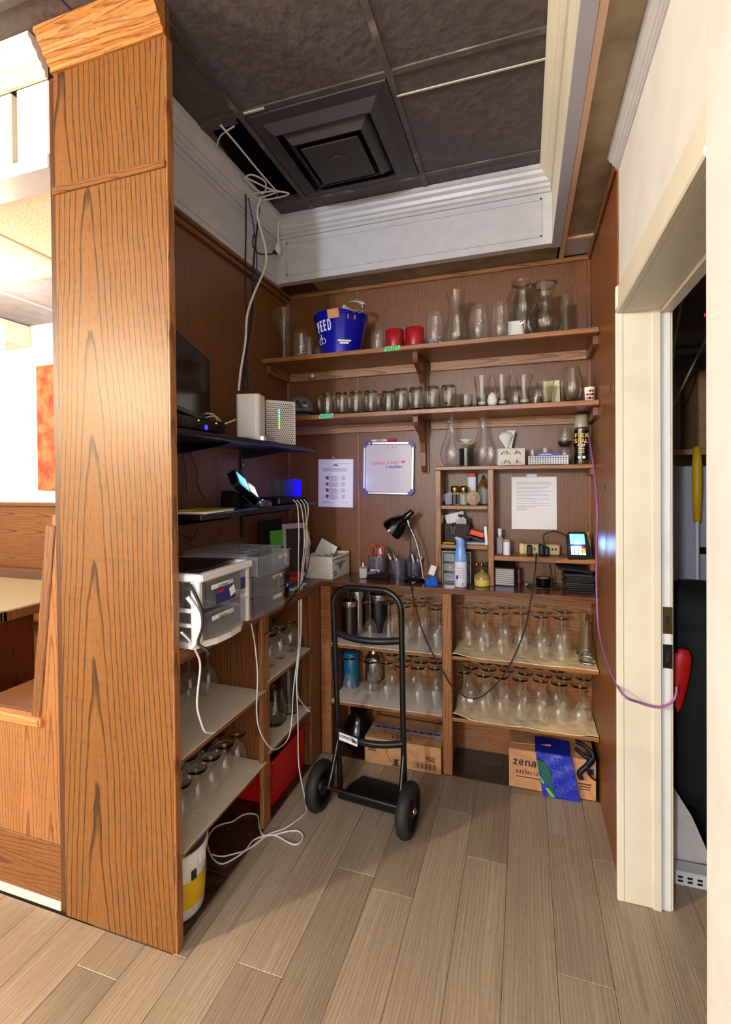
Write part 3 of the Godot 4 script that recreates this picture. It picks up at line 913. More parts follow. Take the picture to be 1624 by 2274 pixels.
# ---------------------------------------------------------------- shelves on the left wall and what they carry
func left_wall_things():
	for q in [["upper", 1.622, "black wall shelf with the white routers and a screen", -1.262, -2.38], ["lower", 1.335, "black wall shelf with the card terminal and charging dock", -1.4, -2.37]]:
		var s = thing("metal_shelf", q[2], "shelf", Vector3(0, q[1], 0))
		rbox(s, "board", mat("shelfblack", Color(0.09, 0.075, 0.085), 0.35), XL + 0.03, -1.05, -0.02, 0, q[4], q[3], 2, 0.003)
		for z in [-1.62, -2.12]:
			var ar = [Vector2(0, -0.021), Vector2(0.26, -0.021), Vector2(0.26, -0.03), Vector2(0.03, -0.06), Vector2(0, -0.06)]
			part(s, "bracket_arm", prism(ar, 0.008), M.black, Vector3(XL + 0.012, 0, z))
	for z in [-1.62, -2.12]:
		var st = thing("slotted_standard", "black slotted shelf standard on the wall %s" % ("behind the card terminal" if z > -2 else "behind the charging dock"), "bracket rail", Vector3(XL + 0.007, 1.53, z))
		part(st, "rail", bx(0.012, 0.72, 0.024, 0.002), M.black)
		for k in 12:
			part(st, "slot", bx(0.001, 0.018, 0.004, 0), M.greyplastic, Vector3(0.0066, 0.33 - k * 0.06, 0))
		part(st, "screw_head", cyl(0.005, 0.005, 0.002, 10), M.steel, Vector3(0.007, 0.0, 0), Vector3(0, 0, 90))
	# screen standing on the upper shelf, facing right
	var mo = thing("monitor", "black flat screen standing on the upper black shelf", "monitor", Vector3(-1.172, 1.622, -1.509), deg_to_rad(110.7))
	part(mo, "bezel", bx(0.44, 0.27, 0.03, 0.006), mat("bezel", Color(0.06, 0.055, 0.06), 0.35), Vector3(0, 0.198, 0))
	part(mo, "screen", bx(0.41, 0.24, 0.004, 0.001), mat("screenoff", Color(0.075, 0.065, 0.07), 0.18), Vector3(0, 0.2, 0.0155))
	part(mo, "stand", bx(0.06, 0.06, 0.03, 0.004), M.black, Vector3(0, 0.035, -0.008))
	part(mo, "foot", bx(0.16, 0.008, 0.05, 0.003), M.black, Vector3(0, 0.0045, -0.01))
	# recorder box with lit leds under the screen
	var rc = thing("network_recorder", "flat black box with blue and green lights below the screen", "electronics", Vector3(-1.098, 1.622, -1.42), deg_to_rad(88))
	part(rc, "case", bx(0.26, 0.042, 0.09, 0.004), M.blackgloss, Vector3(0, 0.024, 0))
	part(rc, "blue_light", lathe([Vector2(0, 0.002), Vector2(0.009, 0), Vector2(0.009, -0.002)], 14), glow("ledblue", Color(0.15, 0.15, 1.0), 5.0), Vector3(0.02, 0.016, 0.046), Vector3(90, 0, 0), "round blue light")
	for x in [-0.02, 0.075]:
		part(rc, "green_light", bx(0.006, 0.004, 0.002, 0), glow("ledgreen", Color(0.4, 0.9, 0.1), 4.0) if not M.has("ledgreen") else M.ledgreen, Vector3(x, 0.036, 0.0455))
	# white square-section router
	var ro = thing("router", "tall white square router on the black shelf", "router", Vector3(-1.135, 1.622, -1.885), deg_to_rad(14))
	part(ro, "base", prism(rrect(0.17, 0.15, 0.03), 0.018), M.silver, Vector3(0.0, 0.009, 0), Vector3(90, 0, 0))
	part(ro, "body", prism(rrect(0.105, 0.105, 0.018), 0.185), M.whiteplastic, Vector3(-0.01, 0.1105, 0.0), Vector3(90, 0, 0))
	# perforated modem
	var mdm = thing("modem", "white perforated modem with green lights beside the router", "modem", Vector3(-1.135, 1.622, -2.13), deg_to_rad(-42))
	part(mdm, "body", bx(0.052, 0.215, 0.15, 0.006), M.whiteplastic, Vector3(0, 0.108, 0))
	var hs := SurfaceTool.new()
	hs.begin(Mesh.PRIMITIVE_TRIANGLES)
	for i in 20:
		for j in 12:
			add_bx(hs, Vector3(0.001, 0.0045, 0.006), Vector3(0.0264, 0.016 + i * 0.0096, -0.06 + j * 0.011 + (0.0055 if i % 2 else 0.0)))
	var hm = part(mdm, "grille_holes", hs.commit(), mat("hole", Color(0.2, 0.2, 0.21), 0.7))
	hm.set_meta("kind", "stuff")
	for k in 7:
		part(mdm, "status_light", bx(0.0012, 0.01, 0.006, 0), M.ledgreen if k < 4 else (M.ledcyan if M.has("ledcyan") else glow("ledcyan", Color(0.35, 0.75, 1.0), 3.0)), Vector3(0.0268, 0.085 + k * 0.014, 0.012))
	# mess of cables behind the router
	for i in 4:
		var pts = []
		for k in 15:
			var a = k * 0.9 + i * 1.3
			pts.append(Vector3(-1.23 + 0.035 * sin(a * 0.7 + i), 1.675 + 0.04 * sin(a) + 0.004 * i, -1.69 + 0.05 * cos(a) + 0.012 * i))
		solo("cable_coil", ["grey white cable coil beside the router", "tangled white cable loop left of the router", "loose pale cable coil behind the router", "dull red cable coil behind the router"][i], "cable", tube(pts, 0.0026, 6, 4), [M.whitecord, mat("greycord", Color(0.6, 0.57, 0.56), 0.5), M.whitecord, M.redcord][i], Vector3(0, 0.0, 0), Vector3.ZERO, "cables by the router")
	solo("network_cable", "white cable lying along the black shelf to the router", "cable", tube([Vector3(-1.1, 1.626, -1.36), Vector3(-1.09, 1.627, -1.42), Vector3(-1.14, 1.66, -1.5), Vector3(-1.1, 1.63, -1.58), Vector3(-1.15, 1.628, -1.72), Vector3(-1.18, 1.64, -1.78)], 0.003), M.whitecord)
	solo("network_cable", "white cable rising from the screen to the router", "cable", tube([Vector3(-1.2, 1.66, -1.6), Vector3(-1.16, 1.67, -1.66), Vector3(-1.13, 1.7, -1.73), Vector3(-1.16, 1.71, -1.78)], 0.003), M.whitecord)

	# lower shelf
	var y := 1.335
	var nb = thing("notebook", "yellow green notebook lying at the near end of the shelf", "notebook", Vector3(-1.135, y, -1.52), deg_to_rad(6))
	part(nb, "pages", bx(0.15, 0.008, 0.21, 0.001), M.paper, Vector3(0, 0.005, 0))
	part(nb, "cover", bx(0.155, 0.002, 0.215, 0.0005), mat("nbcover", Color(0.6, 0.58, 0.12), 0.5), Vector3(0, 0.01, 0))
	part(nb, "sticky_note", bx(0.05, 0.001, 0.06, 0), mat("pale", Color(0.85, 0.83, 0.5), 0.7), Vector3(-0.03, 0.0116, 0.06))
	var ms = thing("computer_mouse", "dark computer mouse on the shelf below the card terminal", "mouse", Vector3(-1.085, y, -1.885), deg_to_rad(15))
	part(ms, "shell", lathe([Vector2(0.0, 0.0), Vector2(0.03, 0.0), Vector2(0.033, 0.008), Vector2(0.03, 0.02), Vector2(0.02, 0.03), Vector2(0.0, 0.034)], 20, false, 1.0, 1.75), mat("mousegrey", Color(0.22, 0.21, 0.22), 0.4))
	part(ms, "wheel", cyl(0.006, 0.006, 0.006, 12), M.silver, Vector3(0, 0.03, 0.022), Vector3(0, 0, 90))
	var pt = terminal("payment_terminal", "black card terminal with lit screen lying on the black shelf", Vector3(-1.15, y + 0.088, -1.83), 0.0)
	var up = Vector3(-0.1, 0.5, 0.86).normalized()
	var nn = Vector3(0.72, 0.62, 0.0)
	nn = (nn - up * nn.dot(up)).normalized()
	pt.basis = Basis(up.cross(nn), up, nn)
	solo("terminal_cradle", "low black cradle under the card terminal", "stand", prism([Vector2(-0.07, 0), Vector2(0.07, 0), Vector2(0.06, 0.022), Vector2(-0.06, 0.075)], 0.06), M.black, Vector3(-1.185, y + 0.0005, -1.82), Vector3(0, 90, 0))
	var dk = thing("charging_dock", "black charging dock with clear dividers and a blue lit slot", "charging dock", Vector3(-1.14, y, -2.17), deg_to_rad(80))
	part(dk, "base", bx(0.22, 0.036, 0.12, 0.006), M.black, Vector3(0, 0.0185, 0))
	for k in 4:
		part(dk, "divider", prism(rrect(0.085, 0.085, 0.02), 0.004), M.smoke, Vector3(-0.08 + k * 0.035, 0.078, 0), Vector3(0, 90, 0))
	for k in 2:
		part(dk, "lit_divider", prism(rrect(0.085, 0.085, 0.02), 0.004), glow("dockblue", Color(0.1, 0.06, 0.9), 0.9) if not M.has("dockblue") else M.dockblue, Vector3(0.06 + k * 0.035, 0.078, 0), Vector3(0, 90, 0), "glowing blue divider")
	var gl := OmniLight3D.new()
	gl.name = "blue_glow"
	gl.light_color = Color(0.25, 0.2, 1.0)
	gl.light_energy = 0.035
	gl.light_size = 0.02
	gl.omni_range = 4.0
	gl.shadow_enabled = true
	gl.position = Vector3(0.1, 0.1, 0.02)
	dk.add_child(gl, true)

# card terminal: lies on its back along -y, screen on +z; about 17 cm long
func terminal(called, label, at, turn):
	var t = thing(called, label, "payment terminal", at, turn)
	part(t, "body", prism([Vector2(-0.04, -0.085), Vector2(0.04, -0.085), Vector2(0.043, -0.06), Vector2(0.043, 0.07), Vector2(0.036, 0.085), Vector2(-0.036, 0.085), Vector2(-0.043, 0.07), Vector2(-0.043, -0.06)], 0.034), M.black, Vector3.ZERO)
	part(t, "screen", bx(0.064, 0.068, 0.002, 0), glow("lcd", Color(0.42, 0.78, 1.0), 1.3) if not M.has("lcd") else M.lcd, Vector3(0, 0.036, 0.0185))
	var kp = part(t, "keypad", bx(0.066, 0.062, 0.002, 0), M.black, Vector3(0, -0.04, 0.0178))
	for i in 4:
		for j in 4:
			part(kp, "key", bx(0.0135, 0.0115, 0.003, 0.001), (glow("keys", Color(0.95, 0.97, 1.0), 1.6) if not M.has("keys") else M.keys) if j < 3 else [M.red, M.yellow, M.ledgreen, M.keys][i], Vector3(-0.0245 + j * 0.0163, 0.022 - i * 0.0147, 0.0015))
	var l := OmniLight3D.new()
	l.name = "screen_glow"
	l.light_color = Color(0.55, 0.7, 1.0)
	l.light_energy = 0.03
	l.light_size = 0.03
	l.omni_range = 3.0
	l.shadow_enabled = true
	l.position = Vector3(0, 0.0, 0.035)
	t.add_child(l, true)
	return t

# ---------------------------------------------------------------- on the left counter
func left_counter_things():
	var y := 0.918
	# white framed drawer tower
	var d1 = thing("drawer_tower", "white plastic drawer tower with clear labelled drawers", "drawers", Vector3(-1.125, y, -1.425))
	var W = M.whiteplastic
	part(d1, "base", prism([Vector2(-0.16, -0.14), Vector2(0.13, -0.14), Vector2(0.165, -0.07), Vector2(0.172, 0), Vector2(0.165, 0.07), Vector2(0.13, 0.14), Vector2(-0.16, 0.14)], 0.02), W, Vector3(0, 0.01, 0), Vector3(90, 0, 0))
	part(d1, "middle_rail", many([[Vector3(0.31, 0.014, 0.012), Vector3(0, 0.122, 0.14)], [Vector3(0.31, 0.014, 0.012), Vector3(0, 0.122, -0.14)], [Vector3(0.012, 0.014, 0.28), Vector3(-0.15, 0.122, 0)]], 0.002), W)
	part(d1, "lower_rail", many([[Vector3(0.31, 0.012, 0.012), Vector3(0, 0.075, 0.14)], [Vector3(0.31, 0.012, 0.012), Vector3(0, 0.075, -0.14)]], 0.002), W)
	for q in [[0.14, 0.138], [0.14, -0.138], [-0.15, 0.138], [-0.15, -0.138]]:
		part(d1, "post", prism(rrect(0.034, 0.024, 0.008), 0.2), W, Vector3(q[0], 0.12, q[1]), Vector3(90, 0, 0))
	part(d1, "top_rim", many([[Vector3(0.33, 0.026, 0.022), Vector3(0.002, 0.228, 0.143)], [Vector3(0.33, 0.026, 0.022), Vector3(0.002, 0.228, -0.143)], [Vector3(0.022, 0.026, 0.3), Vector3(-0.155, 0.228, 0)], [Vector3(0.03, 0.026, 0.3), Vector3(0.155, 0.228, 0)]], 0.006), W)
	part(d1, "top_tray", bx(0.3, 0.006, 0.27, 0.001), W, Vector3(0, 0.222, 0))
	for k in 2:
		var dr = part(d1, "drawer", drawer(0.29, 0.085, 0.235), M.clearplastic, Vector3(0.01, 0.026 + k * 0.1, 0))
		part(dr, "label_strip", bx(0.001, 0.014, 0.12, 0), M.paper, Vector3(0.163, 0.066, 0.045))
		part(dr, "lettering", words(["CHEATERS", "LIL SPOON"][k], 0.008), M.ink, Vector3(0.1642, 0.063, 0.045), Vector3(0, 90, 0))
		if k == 1:
			part(dr, "sticker", bx(0.001, 0.048, 0.11, 0), M.bluecord, Vector3(0.1635, 0.03, 0.03))
			part(dr, "sticker", bx(0.001, 0.01, 0.035, 0), M.red, Vector3(0.1645, 0.046, 0.06))
			part(dr, "sticker", bx(0.001, 0.03, 0.03, 0), M.paper, Vector3(0.1643, 0.034, -0.008), Vector3(18, 0, 0))
			part(dr, "sticker", bx(0.001, 0.04, 0.03, 0), M.bluecord, Vector3(0.1635, 0.045, -0.075))
	solo("clipboard", "black clipboard lying on the white drawer tower", "clipboard", bx(0.26, 0.005, 0.22, 0.002), mat("clip", Color(0.07, 0.055, 0.06), 0.3), Vector3(-1.135, y + 0.2437, -1.43), Vector3(0, 8, 0))
	# clear three-drawer unit
	var d2 = thing("drawer_tower", "clear plastic three-drawer unit behind the white tower", "drawers", Vector3(-1.135, y, -1.725))
	part(d2, "shell", many([[Vector3(0.29, 0.006, 0.27), Vector3(0, 0.255, 0)], [Vector3(0.29, 0.25, 0.005), Vector3(0, 0.127, 0.133)], [Vector3(0.29, 0.25, 0.005), Vector3(0, 0.127, -0.133)], [Vector3(0.005, 0.25, 0.26), Vector3(-0.143, 0.127, 0)], [Vector3(0.28, 0.005, 0.26), Vector3(0, 0.003, 0)]], 0.001), M.clearplastic)
	for k in 4:
		part(d2, "top_rib", bx(0.26, 0.004, 0.01, 0.002), M.clearplastic, Vector3(0, 0.26, -0.09 + k * 0.06))
	for k in 3:
		var dr = part(d2, "drawer", drawer(0.28, 0.074, 0.25), M.clearplastic, Vector3(0.018 if k < 2 else 0.045, 0.008 + k * 0.082, 0))
		part(dr, "label_strip", bx(0.001, 0.014, 0.075, 0), mat("pale2", Color(0.84, 0.8, 0.74), 0.6), Vector3(0.158, 0.055, -0.04))
		if k > 0:
			part(dr, "lettering", words(["", "B SPOON", "FORK"][k], 0.007), M.ink, Vector3(0.159, 0.052, -0.04), Vector3(0, 90, 0))
	# blue lit black box
	var ub = thing("power_backup", "black box with a bright blue light near the counter corner", "electronics", Vector3(-1.115, y, -1.985), deg_to_rad(2))
	part(ub, "case", bx(0.14, 0.14, 0.115, 0.006), M.black, Vector3(0, 0.07, 0))
	part(ub, "front_plate", bx(0.003, 0.12, 0.1, 0.001), M.blackgloss, Vector3(0.0705, 0.072, 0))
	part(ub, "blue_light", lathe([Vector2(0, 0.003), Vector2(0.007, 0.001), Vector2(0.007, 0)], 12), M.ledblue, Vector3(0.072, 0.05, -0.03), Vector3(0, 0, -90), "bright blue light")
	part(ub, "badge", bx(0.001, 0.016, 0.012, 0), mat("skyblue", Color(0.2, 0.5, 0.8), 0.5), Vector3(0.0727, 0.022, 0.034))
	part(ub, "badge", bx(0.001, 0.005, 0.03, 0), M.greyplastic, Vector3(0.0727, 0.115, 0.02))
	# napkins
	for k in 4:
		solo("napkin_pack", ["red paper napkins stacked by the white box, topmost", "second pack of red napkins from the top", "green packet under the red napkins", "pale packet at the bottom of the napkin pile"][k], "napkins", bx(0.12, 0.016, 0.15, 0.005), [mat("napred", Color(0.62, 0.12, 0.12), 0.7), mat("napred2", Color(0.66, 0.18, 0.22), 0.7), mat("napgreen", Color(0.1, 0.38, 0.3), 0.6), mat("nappale", Color(0.8, 0.8, 0.78), 0.5)][k], Vector3(-1.13 + 0.006 * k, y + 0.0575 - k * 0.0164, -2.18 + 0.004 * k), Vector3(0, [14, -6, 4, 0][k], 0), "napkins on the counter")
	# folders and framed cards leaning in the corner
	var lf = [["black_folder", "tall black folder leaning in the counter corner", "folder", 0.17, 0.32, M.blackmatte, -1.29, -2.32, 74.0], ["green_book", "green and black booklet leaning against the black folder", "book", 0.09, 0.27, M.green, -1.235, -2.28, 68.0], ["document_frame", "grey framed card standing in the counter corner", "frame", 0.15, 0.3, M.lilac, -1.175, -2.37, 50.0], ["yellow_folder", "yellow folder leaning behind the white box", "folder", 0.16, 0.24, M.yellow, -1.24, -2.5, 30.0]]
	for q in lf:
		var t = thing(q[0], q[1], q[2], Vector3(q[6], y, q[7]), deg_to_rad(q[8]))
		part(t, "cover", bx(q[3], q[4], 0.012, 0.002), q[5], Vector3(0, q[4] / 2 + 0.002, 0), Vector3(-3, 0, 0))
		if q[0] == "green_book":
			part(t, "cover_print", bx(0.06, 0.17, 0.002, 0), M.blackmatte, Vector3(0.006, 0.1, 0.0072), Vector3(-3, 0, 0))
		if q[0] == "document_frame":
			part(t, "inset", bx(0.11, 0.24, 0.002, 0), mat("slate", Color(0.16, 0.15, 0.17), 0.3), Vector3(0, 0.155, 0.0066), Vector3(-3, 0, 0))
		if q[0] == "yellow_folder":
			part(t, "loose_page", bx(0.12, 0.15, 0.002, 0), M.paper, Vector3(-0.01, 0.1, 0.008), Vector3(-3, 0, 6))
	# white carton with a plant sprig
	var cb = thing("carton", "open white carton with printed diamond mark on the counter corner", "box", Vector3(-1.055, y, -2.515), deg_to_rad(-5))
	for q in [[Vector3(0.18, 0.12, 0.004), Vector3(0, 0.0605, 0.105)], [Vector3(0.18, 0.125, 0.004), Vector3(0, 0.063, -0.105)], [Vector3(0.004, 0.12, 0.21), Vector3(-0.088, 0.0605, 0)], [Vector3(0.004, 0.12, 0.21), Vector3(0.088, 0.0605, 0)]]:
		part(cb, "side", bx(q[0].x, q[0].y, q[0].z, 0.001), M.whitecard, q[1])
	part(cb, "bottom", bx(0.176, 0.004, 0.206, 0.001), M.card, Vector3(0, 0.0025, 0))
	part(cb, "inner_card", bx(0.17, 0.1, 0.002, 0), M.card, Vector3(0, 0.062, -0.1015))
	part(cb, "printed_band", bx(0.001, 0.004, 0.2, 0), M.ink, Vector3(0.0906, 0.104, 0))
	for k in 6:
		part(cb, "printed_bar", bx(0.001, 0.0035, 0.07 - k * 0.012, 0), M.ink, Vector3(0.0906, 0.074 - k * 0.0062, 0.01))
	part(cb, "lettering", words("David Roberts", 0.014, true), M.ink, Vector3(0.0905, 0.08, 0.01), Vector3(0, 90, 0))
	part(cb, "printed_ring", lathe([Vector2(0.011, 0), Vector2(0.015, 0), Vector2(0.015, 0.001), Vector2(0.011, 0.001)], 18), M.ink, Vector3(0.0903, 0.03, 0.075), Vector3(0, 0, -90))
	var sp = thing("plant_sprig", "small artificial sprig with pale flowers in the white carton", "plant", Vector3(-1.05, y + 0.055, -2.49))
	part(sp, "stem", tube([Vector3(0, -0.05, 0), Vector3(0.01, 0.02, 0), Vector3(0.03, 0.065, 0.02)], 0.002), M.green)
	for k in 12:
		var a = k * 2.4
		part(sp, "leaf", lathe([Vector2(0, -0.002), Vector2(0.011, 0.001), Vector2(0, 0.004)], 8, false, 1.0, 0.6), mat("leafgreen", Color(0.35, 0.42, 0.24), 0.6) if k % 3 else mat("petal", Color(0.82, 0.82, 0.7), 0.7), Vector3(0.045 * sin(a), 0.062 + 0.012 * cos(a * 1.7), 0.045 * cos(a)), Vector3(20 * sin(a), rad_to_deg(a), 14))
	solo("loose_sheet", "white sheet of paper standing in the carton", "paper", bx(0.11, 0.13, 0.002, 0), M.paper, Vector3(-1.09, y + 0.118, -2.57), Vector3(-8, 0, -26))

func drawer(w, h, d):
	var st := SurfaceTool.new()
	st.begin(Mesh.PRIMITIVE_TRIANGLES)
	var x1 = w / 2 + 0.005
	add_bx(st, Vector3(w, 0.003, d), Vector3(0, 0.002, 0))
	add_bx(st, Vector3(w, h, 0.003), Vector3(0, h / 2, d / 2))
	add_bx(st, Vector3(w, h, 0.003), Vector3(0, h / 2, -d / 2))
	add_bx(st, Vector3(0.003, h, d), Vector3(-w / 2, h / 2, 0))
	# bowed front
	var n := 8
	for i in n:
		var z0 = -d / 2 + d * i / n
		var z1 = -d / 2 + d * (i + 1) / n
		var f = func(z): return x1 + 0.014 * (1.0 - pow(2.0 * z / d, 2))
		var q = [Vector3(f.call(z0), 0, z0), Vector3(f.call(z1), 0, z1), Vector3(f.call(z1), h, z1), Vector3(f.call(z0), h, z0)]
		face(st, q, Vector3(1, 0, 0.1 * (z0 + z1)).normalized(), 1, Vector2.ZERO)
	add_bx(st, Vector3(0.012, 0.004, d), Vector3(x1 + 0.002, h, 0), 0.001)
	return st.commit()

# ---------------------------------------------------------------- on the back counter and the wall above it
func counter_things():
	var y := 0.918
	# printed sheet taped to the panelling
	var rows = []
	for r in [[24, 110, 196]]:
		rows.append(r)
	for i in 5:
		rows.append([53 + i * 4, 28, 180])
	for i in 4:
		for j in 8:
			rows.append([98 + i * 36 + j * 4, 72, 112 + (j * 7 + i * 11) % 20])
			if j < 6:
				rows.append([100 + i * 36 + j * 4, 146, 168])
		rows.append([106 + i * 36, 28, 42])
	rows.append([250, 28, 70])
	rows.append([254, 28, 100])
	rows.append([250, 150, 184])
	var ms = thing("printed_sheet", "printed menu sheet with small photos taped to the oak wall", "paper", Vector3(-1.048, 1.433, ZB + 0.003), 0.0)
	part(ms, "page", sheet(0.218, 0.279), page(3, rows, 4))
	part(ms, "tape", bx(0.014, 0.02, 0.0006, 0), clear("tape", Color(0.8, 0.82, 0.9), 0.5, 0.2), Vector3(-0.016, 0.146, 0.0008))
	ms.rotation_degrees.z = -1.0
	rows = []
	for i in 26:
		if i in [3, 7, 10, 13, 16, 18, 20]:
			continue
		rows.append([28 + i * 6, 26, [188, 196, 190, 0, 182, 176, 150, 0, 188, 140, 0, 170, 186, 0, 100, 186, 0, 120, 0, 182, 0, 190, 120, 70, 90, 74][i]])
	var nt = thing("printed_sheet", "typed letter curling off the wall in the cubby unit", "paper", Vector3(0.046, 1.325, ZB + 0.003))
	part(nt, "page", sheet(0.219, 0.268, 0.028), page(9, rows, 0, false))
	part(nt, "tape", bx(0.05, 0.02, 0.0006, 0), M.tape, Vector3(-0.01, 0.138, 0.0008))
	# whiteboard
	var wb = thing("whiteboard", "small whiteboard with purple corners and handwriting", "whiteboard", Vector3(-0.725, 1.515, ZB + 0.012))
	wb.rotation_degrees.z = -1.2
	part(wb, "panel", prism(rrect(0.272, 0.272, 0.008), 0.012), mat("board_white", Color(0.8, 0.78, 0.82), 0.16), Vector3(0, 0, 0))
	for s in [-1, 1]:
		part(wb, "frame_rail", bx(0.24, 0.018, 0.018, 0.004), M.silver, Vector3(0, s * 0.14, 0))
		part(wb, "frame_rail", bx(0.018, 0.24, 0.018, 0.004), M.silver, Vector3(s * 0.14, 0, 0))
		for q in [-1, 1]:
			var poly = []
			for k in 7:
				var a = PI / 2 * k / 6.0
				poly.append(Vector2(s * (0.115 + 0.037 * cos(a)), q * (0.115 + 0.037 * sin(a))))
			for k in 7:
				var a = PI / 2 * (6 - k) / 6.0
				poly.append(Vector2(s * (0.115 + 0.016 * cos(a)), q * (0.115 + 0.016 * sin(a))))
			part(wb, "corner_cap", prism(poly, 0.021), M.purple, Vector3.ZERO)
	part(wb, "clip", bx(0.012, 0.02, 0.021, 0.002), M.purple, Vector3(-0.1, 0.14, 0.001))
	part(wb, "handwriting", words("Colleen  5 boxi", 0.018), mat("inkred", Color(0.75, 0.1, 0.12), 0.5), Vector3(-0.02, 0.03, 0.0062), Vector3(0, 0, 3))
	part(wb, "handwriting", words("1 malbec", 0.017, false, 0.0006, true), mat("inkblue", Color(0.05, 0.15, 0.6), 0.5), Vector3(0.035, 0.008, 0.0062), Vector3(0, 0, 1))
	part(wb, "handwriting", prism([Vector2(0, -0.009), Vector2(0.013, 0.004), Vector2(0.009, 0.01), Vector2(0.001, 0.003), Vector2(-0.008, 0.008), Vector2(-0.011, 0.003)], 0.0006), M.inkred, Vector3(0.085, 0.035, 0.0063))
	for q in [[-0.02, 0.1], [0.025, 0.115], [-0.09, 0.078], [0.0, 0.116], [0.045, 0.118]]:
		part(wb, "smudge", bx(0.008, 0.003, 0.0006, 0), M.inkred, Vector3(q[0], q[1], 0.0062), Vector3(0, 0, 25))
	var mk = thing("marker", "red and white marker lying on top of the whiteboard frame", "marker", Vector3(-0.755, 1.673, ZB + 0.012), 0.0)
	part(mk, "barrel", cyl(0.0065, 0.0065, 0.09), M.paper, Vector3(-0.02, 0.0, 0), Vector3(0, 0, 90))
	part(mk, "cap", cyl(0.007, 0.007, 0.05), M.red, Vector3(0.05, 0.0, 0), Vector3(0, 0, 90))
	part(mk, "printed_line", bx(0.04, 0.004, 0.001, 0), M.inkred, Vector3(-0.02, 0, 0.0064))
	# salt shaker, square, ceramic look
	var ss = thing("salt_shaker", "square glass salt shaker alone on the counter", "shaker", Vector3(-0.835, y, -2.5), deg_to_rad(20))
	part(ss, "salt_fill", bx(0.036, 0.052, 0.036, 0.003), M.salt, Vector3(0, 0.029, 0))
	part(ss, "glass_body", bx(0.045, 0.064, 0.045, 0.005), M.glassthick, Vector3(0, 0.0325, 0))
	part(ss, "cap", lathe([Vector2(0.012, 0.062), Vector2(0.012, 0.07), Vector2(0.009, 0.074), Vector2(0.009, 0.084), Vector2(0.006, 0.09), Vector2(0, 0.091)], 16), M.steel)
	# three pen cups of smoky plastic
	pen_cup("large smoky pen cup holding scissors and markers", Vector3(-0.775, y, -2.572), 0.05, 0.115, 0)
	pen_cup("smoky pen cup holding brushes, between the other two", Vector3(-0.66, y, -2.58), 0.042, 0.095, 1)
	pen_cup("smoky pen cup holding blue pens beside the desk lamp", Vector3(-0.575, y, -2.597), 0.038, 0.088, 2)
	# small black stapler
	var sp = thing("stapler", "black and silver stapler on the counter before the pen cups", "stapler", Vector3(-0.745, y, -2.485), deg_to_rad(-12))
	part(sp, "base", bx(0.13, 0.01, 0.035, 0.004), M.black, Vector3(0, 0.0055, 0))
	part(sp, "arm", prism([Vector2(-0.06, 0.012), Vector2(0.065, 0.012), Vector2(0.065, 0.035), Vector2(0.02, 0.04), Vector2(-0.055, 0.022)], 0.028), M.black, Vector3.ZERO)
	part(sp, "steel_tip", bx(0.05, 0.016, 0.03, 0.004), M.silver, Vector3(-0.035, 0.034, 0), Vector3(0, 0, 10))
	# desk lamp
	var dl = thing("desk_lamp", "black and silver gooseneck desk lamp on the counter", "lamp", Vector3(-0.553, y, -2.495))
	part(dl, "base", lathe([Vector2(0, 0.0), Vector2(0.058, 0.0), Vector2(0.058, 0.008), Vector2(0.05, 0.018), Vector2(0.02, 0.024), Vector2(0, 0.025)], 28), M.blackgloss)
	part(dl, "neck", tube([Vector3(0.05, 0.015, 0.0), Vector3(0.038, 0.1, 0.0), Vector3(0.012, 0.21, 0.0), Vector3(-0.025, 0.3, 0.005), Vector3(-0.03, 0.345, 0.005)], 0.006, 10), M.silver)
	part(dl, "cord", tube([Vector3(-0.018, 0.36, 0.006), Vector3(-0.015, 0.2, 0.01), Vector3(-0.012, 0.03, 0.015)], 0.0035, 8), M.black)
	var sh = part(dl, "shade", lathe([Vector2(0.018, 0.045), Vector2(0.03, 0.035), Vector2(0.055, -0.01), Vector2(0.062, -0.055), Vector2(0.06, -0.055), Vector2(0.052, -0.008), Vector2(0.028, 0.03), Vector2(0.0, 0.036)], 28), M.blackgloss, Vector3(-0.078, 0.3, 0.008), Vector3(0, 0, -48))
	part(sh, "socket", lathe([Vector2(0.018, 0.04), Vector2(0.02, 0.06), Vector2(0.016, 0.075), Vector2(0.015, 0.1), Vector2(0, 0.104)], 18), M.blackgloss)
	# blue tape dispenser
	var td = thing("tape_dispenser", "bright blue tape dispenser at the counter edge", "tape dispenser", Vector3(-0.447, y, -2.41), deg_to_rad(24))
	part(td, "body", prism([Vector2(-0.028, 0), Vector2(0.024, 0), Vector2(0.03, 0.018), Vector2(0.02, 0.045), Vector2(0.008, 0.05), Vector2(-0.006, 0.036), Vector2(-0.03, 0.03)], 0.03), mat("tapeblue", Color(0.1, 0.36, 0.75), 0.25), Vector3.ZERO)
	part(td, "label", bx(0.03, 0.05, 0.022, 0.003), M.paper, Vector3(0.012, 0.074, -0.018), Vector3(0, 0, -20))

